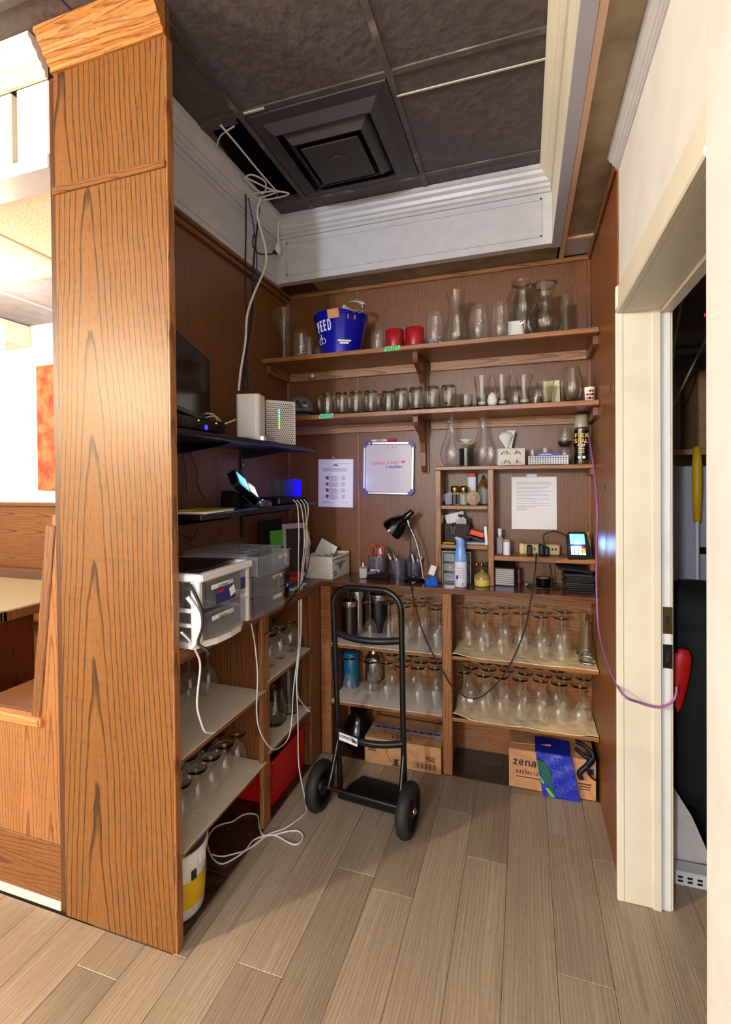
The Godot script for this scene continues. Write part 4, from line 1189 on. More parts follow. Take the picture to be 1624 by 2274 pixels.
func pen_cup(label, at, r, h, kind):
	var c = thing("pen_cup", label, "pen cup", at, 0.0, "smoky pen cups on the counter")
	part(c, "cup", lathe([Vector2(0, 0.003), Vector2(r * 0.86, 0.003), Vector2(r, h), Vector2(r + 0.003, h), Vector2(r * 0.88 + 0.002, 0.0), Vector2(0, 0.0)], 28), clear("cupsmoke", Color(0.42, 0.42, 0.46), 0.42, 0.12))
	var o = at + Vector3(0, 0.006, 0)
	if kind == 0:
		part(c, "label_strip", bx(0.05, 0.03, 0.001, 0), M.paper, Vector3(0, 0.03, r * 0.9 + 0.006), Vector3(8, 0, 0))
		var sc = thing("scissors", "red handled scissors standing in the large pen cup", "scissors", o + Vector3(-0.002, 0.07, 0.01), deg_to_rad(0))
		part(sc, "blades", prism([Vector2(-0.008, -0.065), Vector2(0.004, -0.066), Vector2(0.012, 0.03), Vector2(-0.012, 0.03)], 0.003), M.steel)
		for s in [-1, 1]:
			var pts = []
			for k in 13:
				var a = TAU * k / 12.0
				pts.append(Vector3(s * 0.023 + 0.019 * cos(a), 0.066 + 0.034 * sin(a) * (1.0 if s < 0 else 0.75), 0))
			part(sc, "handle", tube(pts, 0.0045, 8, 3), mat("scissorred", Color(0.78, 0.2, 0.12), 0.35))
		pen("tall white marker tube in the large pen cup", o + Vector3(0.012, 0.075, -0.02), 0.014, 0.14, M.paper, M.paper, Vector3(-4, 0, 6))
		pen("blue marker in the large pen cup", o + Vector3(0.032, 0.052, 0.005), 0.007, 0.1, M.blue, M.blue, Vector3(0, 0, -4))
		pen("red marker low in the large pen cup", o + Vector3(0.004, 0.044, 0.022), 0.009, 0.085, M.red, M.red, Vector3(6, 0, 0))
		pen("navy marker low in the large pen cup", o + Vector3(-0.015, 0.043, 0.02), 0.007, 0.082, M.bluecord, M.blue, Vector3(4, 0, 6))
	elif kind == 1:
		pen("long dark brush leaning in the middle pen cup", o + Vector3(-0.02, 0.077, -0.008), 0.0035, 0.16, M.blackmatte, M.blackmatte, Vector3(-5, 0, 26))
		pen("pale wooden brush leaning in the middle pen cup", o + Vector3(-0.025, 0.06, 0.01), 0.0045, 0.125, M.pinewood, M.paper, Vector3(3, 0, 24))
		pen("silver pen leaning in the middle pen cup", o + Vector3(-0.008, 0.062, 0.004), 0.004, 0.12, M.silver, M.silver, Vector3(3, 0, 16))
		pen("blue pen in the middle pen cup", o + Vector3(0.006, 0.056, 0.01), 0.004, 0.11, M.blue, M.paper, Vector3(3, 0, 18))
	else:
		pen("blue pen at the left of the lamp's pen cup", o + Vector3(-0.02, 0.056, 0.0), 0.004, 0.11, M.blue, M.blue, Vector3(0, 0, 6))
		pen("tall blue pen in the lamp's pen cup", o + Vector3(-0.008, 0.068, 0.006), 0.0045, 0.135, M.blue, M.blue, Vector3(0, 0, 4))
		pen("pale pen tilted in the lamp's pen cup", o + Vector3(0.006, 0.06, 0.012), 0.0045, 0.12, M.paper, M.paper, Vector3(2, 0, 14))
		pen("red tipped pen in the lamp's pen cup", o + Vector3(0.02, 0.054, 0.01), 0.004, 0.105, M.red, M.paper, Vector3(2, 0, -4))
		pen("white capped marker leaning right in the lamp's pen cup", o + Vector3(0.022, 0.055, -0.01), 0.007, 0.105, M.paper, M.paper, Vector3(0, 0, -22))

func pen(label, at, r, l, body, tip, rot):
	var t = thing("pen", label, "pen", at, 0.0, "pens in the smoky cups")
	part(t, "barrel", cyl(r, r, l, 10), body, Vector3(0, 0, 0), rot)
	part(t, "cap", cyl(r * 1.1, r * 0.9, l * 0.25, 10), tip, Basis.from_euler(rot * PI / 180.0) * Vector3(0, l * 0.4, 0), rot)

# ---------------------------------------------------------------- in and on the cubby unit
func shaker(label, at, fill):
	var s = thing("shaker", label, "shaker", at, 0.0, "glass shakers in the cubby unit")
	part(s, "filling", cyl(0.016, 0.016, 0.05, 14), fill, Vector3(0, 0.028, 0))
	var st = many(range(10).map(func(i): return [Vector3(0.0015, 0.058, 0.0015), Vector3(0.0195 * cos(TAU * i / 10), 0.032, 0.0195 * sin(TAU * i / 10))]))
	part(s, "ribs", st, M.glassthick)
	part(s, "glass_body", cyl(0.019, 0.019, 0.064, 20), M.glassthick, Vector3(0, 0.0325, 0))
	part(s, "lid", lathe([Vector2(0.019, 0.064), Vector2(0.0215, 0.067), Vector2(0.0215, 0.088), Vector2(0.018, 0.097), Vector2(0, 0.1)], 20), M.brass)

func hutch_things():
	var z := -2.55
	shaker("left glass pepper shaker with brass lid in the cubby", Vector3(-0.342, 1.3175, -2.535), mat("pepper", Color(0.25, 0.22, 0.2), 0.9))
	shaker("right glass salt shaker with brass lid in the cubby", Vector3(-0.297, 1.3175, -2.535), M.salt)
	var pk = thing("gum_packet", "tall red and white packet standing in the top cubby", "packet", Vector3(-0.262, 1.3175, -2.6), deg_to_rad(-8))
	part(pk, "wrapper", bx(0.044, 0.15, 0.018, 0.005), mat("wrap", Color(0.72, 0.8, 0.9), 0.25), Vector3(0, 0.0765, 0))
	part(pk, "red_end", bx(0.045, 0.026, 0.019, 0.005), M.red, Vector3(0, 0.154, 0))
	part(pk, "stripe", bx(0.03, 0.09, 0.001, 0), M.paper, Vector3(0, 0.085, 0.0095))
	var lj = thing("small_jar", "small glass jar lying on its side with a beige lid", "jar", Vector3(-0.25, 1.3175 + 0.0365, -2.518))
	part(lj, "glass_body", lathe([Vector2(0, -0.03), Vector2(0.033, -0.03), Vector2(0.035, -0.02), Vector2(0.035, 0.02), Vector2(0.028, 0.028)], 24), M.glassthick, Vector3(0, 0, -0.015), Vector3(90, 0, 0))
	part(lj, "lid", lathe([Vector2(0.036, 0.012), Vector2(0.036, 0.026), Vector2(0.03, 0.03), Vector2(0.018, 0.03), Vector2(0.015, 0.036), Vector2(0.006, 0.037), Vector2(0, 0.034)], 26), mat("beige", Color(0.66, 0.58, 0.47), 0.5), Vector3(0, 0, -0.004), Vector3(90, 12, 0))
	var sg = thing("sugar_dispenser", "glass sugar dispenser with a pointed spout in the cubby", "dispenser", Vector3(-0.204, 1.3175, -2.6))
	part(sg, "sugar", cyl(0.023, 0.022, 0.062, 18), mat("sugarblue", Color(0.85, 0.89, 0.95), 0.8), Vector3(0, 0.034, 0))
	part(sg, "glass_body", lathe([Vector2(0, 0.001), Vector2(0.026, 0.001), Vector2(0.027, 0.03), Vector2(0.025, 0.06), Vector2(0.029, 0.075), Vector2(0.024, 0.1), Vector2(0.01, 0.135), Vector2(0.006, 0.14)], 22), M.glassthick)
	part(sg, "spout", lathe([Vector2(0.008, 0.136), Vector2(0.004, 0.15), Vector2(0, 0.156)], 12), M.darksteel)
	solo("small_card", "pale card leaning in the corner of the top cubby", "card", bx(0.05, 0.06, 0.003, 0.0005), M.lilac, Vector3(-0.383, 1.3475, -2.585), Vector3(-4, 20, 22))
	# middle cubby
	var bb = thing("card_box", "open black box with binder clips and cards in the cubby", "box", Vector3(-0.333, 1.1185, -2.575), deg_to_rad(0))
	for q in [[Vector3(0.13, 0.1, 0.006), Vector3(0, 0.0505, 0.035)], [Vector3(0.13, 0.125, 0.006), Vector3(0, 0.063, -0.035)], [Vector3(0.006, 0.1, 0.065), Vector3(-0.062, 0.0505, 0)], [Vector3(0.006, 0.1, 0.065), Vector3(0.062, 0.0505, 0)], [Vector3(0.12, 0.004, 0.065), Vector3(0, 0.003, 0)]]:
		part(bb, "side", bx(q[0].x, q[0].y, q[0].z, 0.001), mat("boxbrown", Color(0.14, 0.12, 0.11), 0.7), q[1])
	for q in [[-0.02, 0.056, 0.0395], [0.02, 0.108, 0.036]]:
		var cl = part(bb, "binder_clip", bx(0.03, 0.014, 0.012, 0.002), M.blackmatte, Vector3(q[0], q[1] + 0.034, q[2] - 0.004))
		for s in [-1, 1]:
			part(cl, "wire_loop", tube([Vector3(s * 0.011, 0, 0.006), Vector3(s * 0.005, -0.022, 0.007), Vector3(s * 0.006, -0.036, 0.007), Vector3(0, -0.037, 0.007)], 0.0011, 6), M.silver)
	solo("index_card", "white card with a red dot sticking out of the black box", "card", bx(0.1, 0.05, 0.002, 0), M.paper, Vector3(-0.35, 1.247, -2.585), Vector3(-6, 0, 14))
	solo("index_card", "pale lilac card clipped at the front of the black box", "card", bx(0.055, 0.03, 0.002, 0), M.lilac, Vector3(-0.315, 1.227, -2.56), Vector3(-4, 0, 4))
	solo("notebook", "grey lilac notebook lying flat in the middle cubby", "notebook", bx(0.1, 0.012, 0.09, 0.002), M.lilac, Vector3(-0.238, 1.1245, -2.545), Vector3(0, 4, 0))
	solo("notebook", "dark notebook sloping on the grey lilac notebook", "notebook", bx(0.095, 0.01, 0.085, 0.002), mat("nbdark", Color(0.2, 0.17, 0.24), 0.6), Vector3(-0.243, 1.151, -2.545), Vector3(0, 4, -15))
	solo("notebook", "orange red note block on top of the sloping notebook", "notebook", bx(0.07, 0.026, 0.07, 0.002), mat("orange", Color(0.85, 0.25, 0.12), 0.5), Vector3(-0.23, 1.174, -2.54), Vector3(0, 2, -15))
	solo("small_book", "slim white book standing at the cubby divider", "book", bx(0.014, 0.094, 0.08, 0.001), M.paper, Vector3(-0.184, 1.1655, -2.535), Vector3(0, 0, 3))
	solo("pencil", "yellow pencil stub lying in the middle cubby", "pencil", cyl(0.0035, 0.0035, 0.06, 6), M.yellow, Vector3(-0.372, 1.1225, -2.505), Vector3(0, 0, 90))
	# lower left cubby
	var du = thing("mini_drawers", "small grey three-drawer organiser in the lower cubby", "drawers", Vector3(-0.333, 0.9185, -2.56))
	part(du, "case", many([[Vector3(0.145, 0.006, 0.12), Vector3(0, 0.159, 0)], [Vector3(0.145, 0.005, 0.12), Vector3(0, 0.003, 0)], [Vector3(0.006, 0.155, 0.12), Vector3(-0.07, 0.08, 0)], [Vector3(0.006, 0.155, 0.12), Vector3(0.07, 0.08, 0)], [Vector3(0.14, 0.155, 0.004), Vector3(0, 0.08, -0.058)]], 0.001), M.greyplastic)
	for k in 3:
		var dr = part(du, "drawer", bx(0.13, 0.044, 0.11, 0.003), clear("greyclear", Color(0.55, 0.56, 0.58), 0.55, 0.22), Vector3(0, 0.03 + k * 0.05, 0.006))
		part(dr, "knob", lathe([Vector2(0, 0.012), Vector2(0.006, 0.009), Vector2(0.006, 0.003), Vector2(0.003, 0)], 12), M.salt, Vector3([0.0, -0.03, 0.01][k], 0, 0.055), Vector3(90, 0, 0))
	var ab = thing("air_freshener", "pale blue and white air freshener spray bottle", "spray bottle", Vector3(-0.302, 0.9185, -2.43))
	part(ab, "body", lathe([Vector2(0, 0), Vector2(0.028, 0.0), Vector2(0.031, 0.004), Vector2(0.031, 0.09), Vector2(0.029, 0.096), Vector2(0.031, 0.102), Vector2(0.031, 0.13), Vector2(0.027, 0.155), Vector2(0.02, 0.18)], 26), mat("frwhite", Color(0.86, 0.87, 0.92), 0.25))
	part(ab, "trigger_head", lathe([Vector2(0.0315, 0.125), Vector2(0.031, 0.15), Vector2(0.024, 0.182), Vector2(0.02, 0.2), Vector2(0.022, 0.22), Vector2(0.02, 0.234), Vector2(0, 0.236)], 26), mat("frblue", Color(0.45, 0.62, 0.88), 0.25))
	part(ab, "cap_button", lathe([Vector2(0, 0.012), Vector2(0.018, 0.008), Vector2(0.022, 0), Vector2(0.016, -0.008), Vector2(0, -0.01)], 20, false, 1.25, 0.8), mat("frpale", Color(0.72, 0.75, 0.8), 0.3), Vector3(-0.004, 0.232, 0), Vector3(0, 0, -22))
	for k in 5:
		part(ab, "printed_line", bx(0.03, 0.006, 0.0008, 0), M.lilac, Vector3(0.004, 0.05 + k * 0.011, 0.0312))
	part(ab, "printed_block", bx(0.009, 0.02, 0.0008, 0), M.blue, Vector3(-0.014, 0.05, 0.0305), Vector3(0, -26, 0))
	part(ab, "printed_block", bx(0.01, 0.018, 0.0008, 0), M.lilac, Vector3(0.012, 0.018, 0.0305), Vector3(0, 22, 0))
	var bu = thing("butter_dish", "pale yellow dish with a domed smoky lid in the cubby", "dish", Vector3(-0.203, 0.9185, -2.475))
	part(bu, "base", lathe([Vector2(0, 0), Vector2(0.032, 0), Vector2(0.037, 0.004), Vector2(0.04, 0.035), Vector2(0.0, 0.035)], 8, true), mat("butter", Color(0.82, 0.76, 0.38), 0.35), Vector3.ZERO, Vector3(0, 22.5, 0))
	part(bu, "lid", lathe([Vector2(0.04, 0.036), Vector2(0.038, 0.052), Vector2(0.026, 0.066), Vector2(0.01, 0.07), Vector2(0.008, 0.08), Vector2(0, 0.082)], 8), mat("lidtan", Color(0.58, 0.5, 0.26), 0.2), Vector3.ZERO, Vector3(0, 22.5, 0))
	for k in 3:
		var gb = thing("perfume_bottle", ["small bottle with gold stopper at the back of the lower cubby, leftmost", "small bottle with gold stopper behind the yellow dish, middle", "small dark bottle by the divider behind the yellow dish"][k], "bottle", Vector3(-0.24 + k * 0.026, 0.9185, -2.6))
		part(gb, "glass_body", cyl(0.01, 0.01, 0.075, 14), M.smoke, Vector3(0, 0.038, 0))
		part(gb, "stopper", lathe([Vector2(0.006, 0.075), Vector2(0.009, 0.083), Vector2(0.005, 0.095), Vector2(0, 0.098)], 12), M.gold if k < 2 else M.darksteel)
	# right cubby, upper
	var sb = thing("sanitizer_bottle", "small clear bottle with a white cap by the divider", "bottle", Vector3(-0.12, 1.0695, -2.545))
	part(sb, "glass_body", bx(0.03, 0.088, 0.022, 0.006), clear("lilacclear", Color(0.62, 0.62, 0.78), 0.4, 0.1), Vector3(0, 0.0445, 0))
	part(sb, "cap", cyl(0.0095, 0.0095, 0.03, 16), M.paper, Vector3(0, 0.114, 0))
	part(sb, "neck", cyl(0.006, 0.007, 0.012, 12), M.paper, Vector3(0, 0.094, 0))
	var wc = thing("pill_jar", "small white round jar beside the clear bottle", "jar", Vector3(-0.086, 1.0695, -2.53))
	part(wc, "body", cyl(0.0165, 0.0165, 0.065, 20), M.paper, Vector3(0, 0.033, 0))
	part(wc, "lid", lathe([Vector2(0.0165, 0.065), Vector2(0.0175, 0.067), Vector2(0.0175, 0.078), Vector2(0, 0.08)], 20), M.beige)
	var ps = thing("power_strip", "beige power strip with black plugs in the right cubby", "power strip", Vector3(0.07, 1.0695, -2.58), deg_to_rad(3))
	part(ps, "body", bx(0.19, 0.052, 0.036, 0.006), mat("ivory", Color(0.72, 0.66, 0.5), 0.4), Vector3(0, 0.0265, 0))
	part(ps, "end_cap", bx(0.022, 0.054, 0.038, 0.006), mat("ivory2", Color(0.85, 0.77, 0.52), 0.4), Vector3(-0.085, 0.0275, 0))
	for q in [[-0.05, 0.05], [0.005, 0.056], [0.03, 0.044]]:
		part(ps, "plug", bx(0.024, q[1], 0.034, 0.005), M.black, Vector3(q[0], q[1] / 2 + 0.001, 0.032))
	for x in [-0.024, 0.06, 0.075]:
		part(ps, "socket", bx(0.008, 0.014, 0.001, 0), M.darksteel, Vector3(x, 0.03, 0.0185))
	var tm = terminal("payment_terminal", "card terminal with bright lit screen standing on the cubby shelf", Vector3(0.237, 1.128, -2.505), deg_to_rad(4))
	tm.rotation_degrees.x = -28
	tm.scale = Vector3(1.02, 0.76, 1.0)
	solo("terminal_cradle", "black stand behind the bright card terminal", "stand", prism([Vector2(-0.045, 0), Vector2(0.05, 0), Vector2(0.03, 0.075), Vector2(0.0, 0.075)], 0.06), M.black, Vector3(0.262, 1.0695, -2.585), Vector3(0, 0, 0))
	var gb2 = thing("glue_bottle", "small pale bottle with pointed cap at the right wall", "bottle", Vector3(0.297, 1.0695, -2.6))
	part(gb2, "body", cyl(0.013, 0.013, 0.075, 14), M.ivory, Vector3(0, 0.038, 0))
	part(gb2, "tip", cyl(0.01, 0.002, 0.04, 12), M.yellow, Vector3(0, 0.096, 0))
	# right cubby, lower
	var fb = thing("card_file", "grey ridged index card file with black top", "card file", Vector3(-0.093, 0.9185, -2.545), deg_to_rad(-3))
	part(fb, "case", bx(0.092, 0.085, 0.09, 0.003), mat("filegrey", Color(0.42, 0.42, 0.44), 0.4), Vector3(0, 0.043, 0))
	for k in 8:
		part(fb, "ridge", bx(0.086, 0.005, 0.003, 0.001), mat("ridge", Color(0.72, 0.71, 0.7), 0.35), Vector3(0, 0.01 + k * 0.01, 0.0462))
	part(fb, "top_cover", prism([Vector2(-0.045, 0.086), Vector2(0.046, 0.086), Vector2(0.044, 0.09), Vector2(-0.03, 0.128), Vector2(-0.045, 0.128)], 0.092), M.black, Vector3.ZERO, Vector3(0, -90, 0))
	part(fb, "card_stack", bx(0.08, 0.014, 0.06, 0.001), M.paper, Vector3(0, 0.131, -0.01))
	var fg = thing("figurine", "small dark red figurine beside the card file", "figurine", Vector3(-0.028, 0.9185, -2.57))
	part(fg, "body", lathe([Vector2(0, 0), Vector2(0.012, 0), Vector2(0.014, 0.02), Vector2(0.01, 0.045), Vector2(0.014, 0.06), Vector2(0.01, 0.08), Vector2(0, 0.086)], 14), mat("maroon", Color(0.3, 0.1, 0.12), 0.4))
	var wr = thing("wire_holder", "wire holder with a round dark cup in the lower right cubby", "holder", Vector3(0.085, 0.9185, -2.51))
	var ring = []
	for k in 17:
		ring.append(Vector3(0.078 * cos(TAU * k / 16.0), 0.004, 0.045 * sin(TAU * k / 16.0)))
	part(wr, "base_ring", tube(ring, 0.0022, 6, 2), M.darksteel)
	part(wr, "cup", lathe([Vector2(0, 0.006), Vector2(0.03, 0.006), Vector2(0.036, 0.05), Vector2(0.034, 0.05), Vector2(0, 0.012)], 22), M.blackgloss, Vector3(0.0, 0.0, 0))
	part(wr, "cup_contents", lathe([Vector2(0, 0.055), Vector2(0.02, 0.052), Vector2(0.033, 0.045)], 18), mat("tan", Color(0.62, 0.5, 0.36), 0.7))
	part(wr, "handle", tube([Vector3(0.04, 0.004, 0), Vector3(0.036, 0.08, 0), Vector3(0.03, 0.115, 0)], 0.004, 8), M.darksteel)
	part(wr, "ball_end", lathe([Vector2(0, -0.006), Vector2(0.006, 0), Vector2(0, 0.006)], 12), M.paper, Vector3(-0.078, 0.012, 0))
	for k in 9:
		solo("check_presenter", "black check presenter, %s of the stack by the right wall" % ["bottom one", "second from the bottom", "third from the bottom", "fourth from the bottom", "middle one", "fourth from the top", "third from the top", "second from the top", "topmost"][k], "folder", bx(0.125, 0.009, 0.19, 0.002), M.blackmatte if k % 2 else M.black, Vector3(0.243 + 0.004 * sin(k * 2.1), 0.9235 + k * 0.0096, -2.53 + 0.005 * cos(k * 1.7)), Vector3(0, 3.0 * sin(k * 1.3), 0), "black check presenters")
	solo("check_presenter", "black check presenter tilted across the top of the stack", "folder", bx(0.15, 0.01, 0.17, 0.002), M.blackmatte, Vector3(0.222, 1.0165, -2.55), Vector3(0, 4, -6), "black check presenters")
	# on top of the cubby unit
	var T := 1.5165
	vase("left clear glass vase with a flared neck on the cubby unit", Vector3(-0.36, T, -2.56), [[0.036, 0], [0.052, 0.02], [0.062, 0.065], [0.056, 0.1], [0.04, 0.14], [0.028, 0.18], [0.029, 0.21], [0.041, 0.25]])
	vase("right clear glass vase with a flared neck on the cubby unit", Vector3(-0.2, T, -2.583), [[0.036, 0], [0.048, 0.02], [0.055, 0.065], [0.051, 0.1], [0.038, 0.15], [0.028, 0.19], [0.029, 0.22], [0.04, 0.258]])
	var df = thing("daisy", "white daisy in the dark glass on the cubby unit", "flower", Vector3(-0.281, T, -2.525))
	part(df, "stem", tube([Vector3(0, 0.004, 0), Vector3(0.002, 0.06, 0), Vector3(0, 0.105, 0)], 0.0025), M.green)
	for k in 26:
		var a = TAU * k / 13.0
		var tilt = 15.0 if k < 13 else 38.0
		part(df, "petal", lathe([Vector2(0, 0.0), Vector2(0.006, 0.012), Vector2(0.0075, 0.03), Vector2(0.004, 0.042), Vector2(0, 0.044)], 8, false, 1.0, 0.25), mat("whitepetal", Color(0.92, 0.91, 0.86), 0.6), Vector3(0, 0.105 + (0.006 if k > 12 else 0.0), 0), Vector3(90 - tilt, rad_to_deg(a) + (14 if k > 12 else 0), 0))
	part(df, "heart", lathe([Vector2(0.009, 0), Vector2(0.006, 0.006), Vector2(0, 0.008)], 12), M.yellow, Vector3(0, 0.108, 0))
	var dg = thing("tumbler", "dark blue tumbler holding the daisy", "tumbler", Vector3(-0.281, T, -2.525))
	part(dg, "glass_body", lathe([Vector2(0, 0.001), Vector2(0.036, 0.001), Vector2(0.038, 0.09), Vector2(0.036, 0.09), Vector2(0.034, 0.008), Vector2(0, 0.008)], 24), clear("navyglass", Color(0.05, 0.06, 0.12), 0.6, 0.08))
	vase("small rounded tumbler before the right flared vase", Vector3(-0.158, T, -2.506), [[0.026, 0], [0.03, 0.01], [0.036, 0.04], [0.036, 0.065], [0.033, 0.092]], "tumbler")
	var tb = thing("tissue_box", "white tissue box printed with green leaves", "tissue box", Vector3(-0.062, T, -2.565))
	part(tb, "box", bx(0.132, 0.084, 0.12, 0.002), M.whitecard, Vector3(0, 0.0425, 0))
	for k in 14:
		part(tb, "printed_leaf", prism([Vector2(0, 0), Vector2(0.004, 0.012), Vector2(0, 0.03), Vector2(-0.004, 0.012)], 0.0006), M.leafgreen if k % 2 else mat("leafpale", Color(0.6, 0.66, 0.5), 0.7), Vector3(-0.05 + (k % 7) * 0.0165, 0.004 if k < 7 else 0.05, 0.0603), Vector3(0, 0, [-40, -20, 10, 35, -30, 15, 40][k % 7]))
	part(tb, "tissue", lathe([Vector2(0.003, 0.08), Vector2(0.012, 0.1), Vector2(0.028, 0.13), Vector2(0.036, 0.15), Vector2(0.02, 0.17), Vector2(0.0, 0.168)], 9, false, 1.05, 0.45), M.paper, Vector3(-0.012, 0, 0), Vector3(0, 20, 6))
	part(tb, "tissue_tip", prism([Vector2(-0.02, 0.1), Vector2(0.012, 0.085), Vector2(0.032, 0.178), Vector2(-0.006, 0.18), Vector2(-0.034, 0.14)], 0.003), M.paper, Vector3(-0.01, 0, 0.004), Vector3(-4, 12, 0))
	# beaded tray
	var tr = thing("beaded_tray", "low tray covered in shiny white beads", "tray", Vector3(0.11, T, -2.545))
	part(tr, "tray_body", bx(0.178, 0.034, 0.078, 0.004), mat("trayblue", Color(0.5, 0.58, 0.66), 0.4), Vector3(0, 0.018, 0))
	var bead := SphereMesh.new()
	bead.radius = 0.0058
	bead.height = 0.0116
	bead.radial_segments = 10
	bead.rings = 5
	for i in 16:
		for j in 4:
			part(tr, "bead", bead, mat("bead", Color(0.88, 0.9, 0.92), 0.15), Vector3(-0.087 + i * 0.0116, 0.006 + j * 0.011, 0.041))
	var tp = thing("toothpaste_box", "blue and red carton lying across the beaded tray", "box", Vector3(0.115, T + 0.0475, -2.545))
	part(tp, "carton", bx(0.11, 0.022, 0.03, 0.001), M.blue, Vector3(0, 0.0, 0))
	part(tp, "red_stripe", bx(0.111, 0.007, 0.031, 0), mat("pinkred", Color(0.8, 0.2, 0.3), 0.4), Vector3(0, -0.0075, 0))
	part(tp, "printed_line", bx(0.05, 0.005, 0.001, 0), M.paper, Vector3(-0.015, 0.004, 0.0151))
	vase("small clear bowl at the back left of the beaded tray", Vector3(0.04, T, -2.6), [[0.02, 0], [0.026, 0.03], [0.028, 0.07], [0.026, 0.08]], "tumbler")
	vase("small clear tumbler behind the beaded tray", Vector3(0.1, T, -2.61), [[0.024, 0], [0.028, 0.03], [0.03, 0.085]], "tumbler")
	vase("lower rounded glass of the stacked pair by the spray can", Vector3(0.19, T, -2.59), [[0.026, 0], [0.034, 0.02], [0.036, 0.06], [0.03, 0.085]], "tumbler")
	var ug = vase("upper glass with dark liquid stacked by the spray can", Vector3(0.19, T + 0.087, -2.59), [[0.022, 0], [0.035, 0.02], [0.037, 0.045], [0.026, 0.095]], "tumbler")
	part(ug, "dark_liquid", lathe([Vector2(0, 0.004), Vector2(0.02, 0.004), Vector2(0.032, 0.022), Vector2(0.033, 0.03), Vector2(0, 0.03)], 20), mat("liquid", Color(0.03, 0.025, 0.02), 0.2))
	# spray can
	var sc = thing("spray_can", "black and yellow sealant spray can with a clear cap", "spray can", Vector3(0.263, T, -2.565))
	part(sc, "can", lathe([Vector2(0, 0), Vector2(0.03, 0), Vector2(0.032, 0.004), Vector2(0.032, 0.17), Vector2(0.029, 0.18), Vector2(0.02, 0.19)], 28), M.steel)
	part(sc, "label_wrap", lathe([Vector2(0.0325, 0.02), Vector2(0.0326, 0.05), Vector2(0.0326, 0.165)], 28), mat("labelblack", Color(0.04, 0.04, 0.045), 0.25))
	part(sc, "cap", lathe([Vector2(0.031, 0.178), Vector2(0.031, 0.235), Vector2(0.028, 0.24), Vector2(0, 0.24)], 24), mat("capgrey", Color(0.6, 0.57, 0.52), 0.3))
	for q in [["FLEX", 0.138, 0.02, M.yellow], ["SEAL", 0.112, 0.02, M.yellow], ["CLEAR", 0.093, 0.009, M.paper]]:
		part(sc, "lettering", words(q[0], q[2], false, 0.0012, true), q[3], Vector3(-0.003, q[1], 0.0325))
	for k in 4:
		part(sc, "printed_line", bx(0.026, 0.003, 0.001, 0), M.paper if k % 2 else M.yellow, Vector3(-0.003, 0.085 - k * 0.009, 0.0326))
	for x in [-0.012, 0.008]:
		part(sc, "hazard_badge", cyl(0.007, 0.007, 0.0012, 14), M.paper, Vector3(x, 0.034, 0.0318), Vector3(90, 0, 0))

# thin-walled open glass from outer (radius, height) points
func vase(label, at, prof, cat = "vase", key = "glass", seg = 28, group = ""):
	var v = thing("glass_" + cat if cat != "wine glass" else "wine_glass", label, cat, at, 0.0, group)
	part(v, "glass_body", vmesh(prof, seg), M[key])
	return v

func vmesh(prof, seg = 28, base = 0.008):
	var pts = [Vector2(0, 0.0008)]
	for p in prof:
		pts.append(Vector2(p[0], p[1] + 0.0008))
	for i in prof.size():
		var p = prof[prof.size() - 1 - i]
		pts.append(Vector2(maxf(p[0] - 0.0022, 0.001), maxf(p[1], base) + (0.0009 if i == 0 else 0.0)))
	pts.append(Vector2(0, base))
	return lathe(pts, seg)

# ---------------------------------------------------------------- on the two long wall shelves
func crystals(p, r, h):
	var st := SurfaceTool.new()
	st.begin(Mesh.PRIMITIVE_TRIANGLES)
	var g := RandomNumberGenerator.new()
	g.seed = 4
	for i in 90:
		var a = g.randf() * TAU
		var q = r * sqrt(g.randf())
		var s = 0.004 + 0.003 * g.randf()
		add_bx(st, Vector3(s, s, s), Vector3(cos(a) * q, 0.012 + g.randf() * h, sin(a) * q), 0.001)
	var o = part(p, "glass_crystals", st.commit(), mat("crystal", Color(0.7, 0.73, 0.78), 0.15))
	o.set_meta("kind", "stuff")

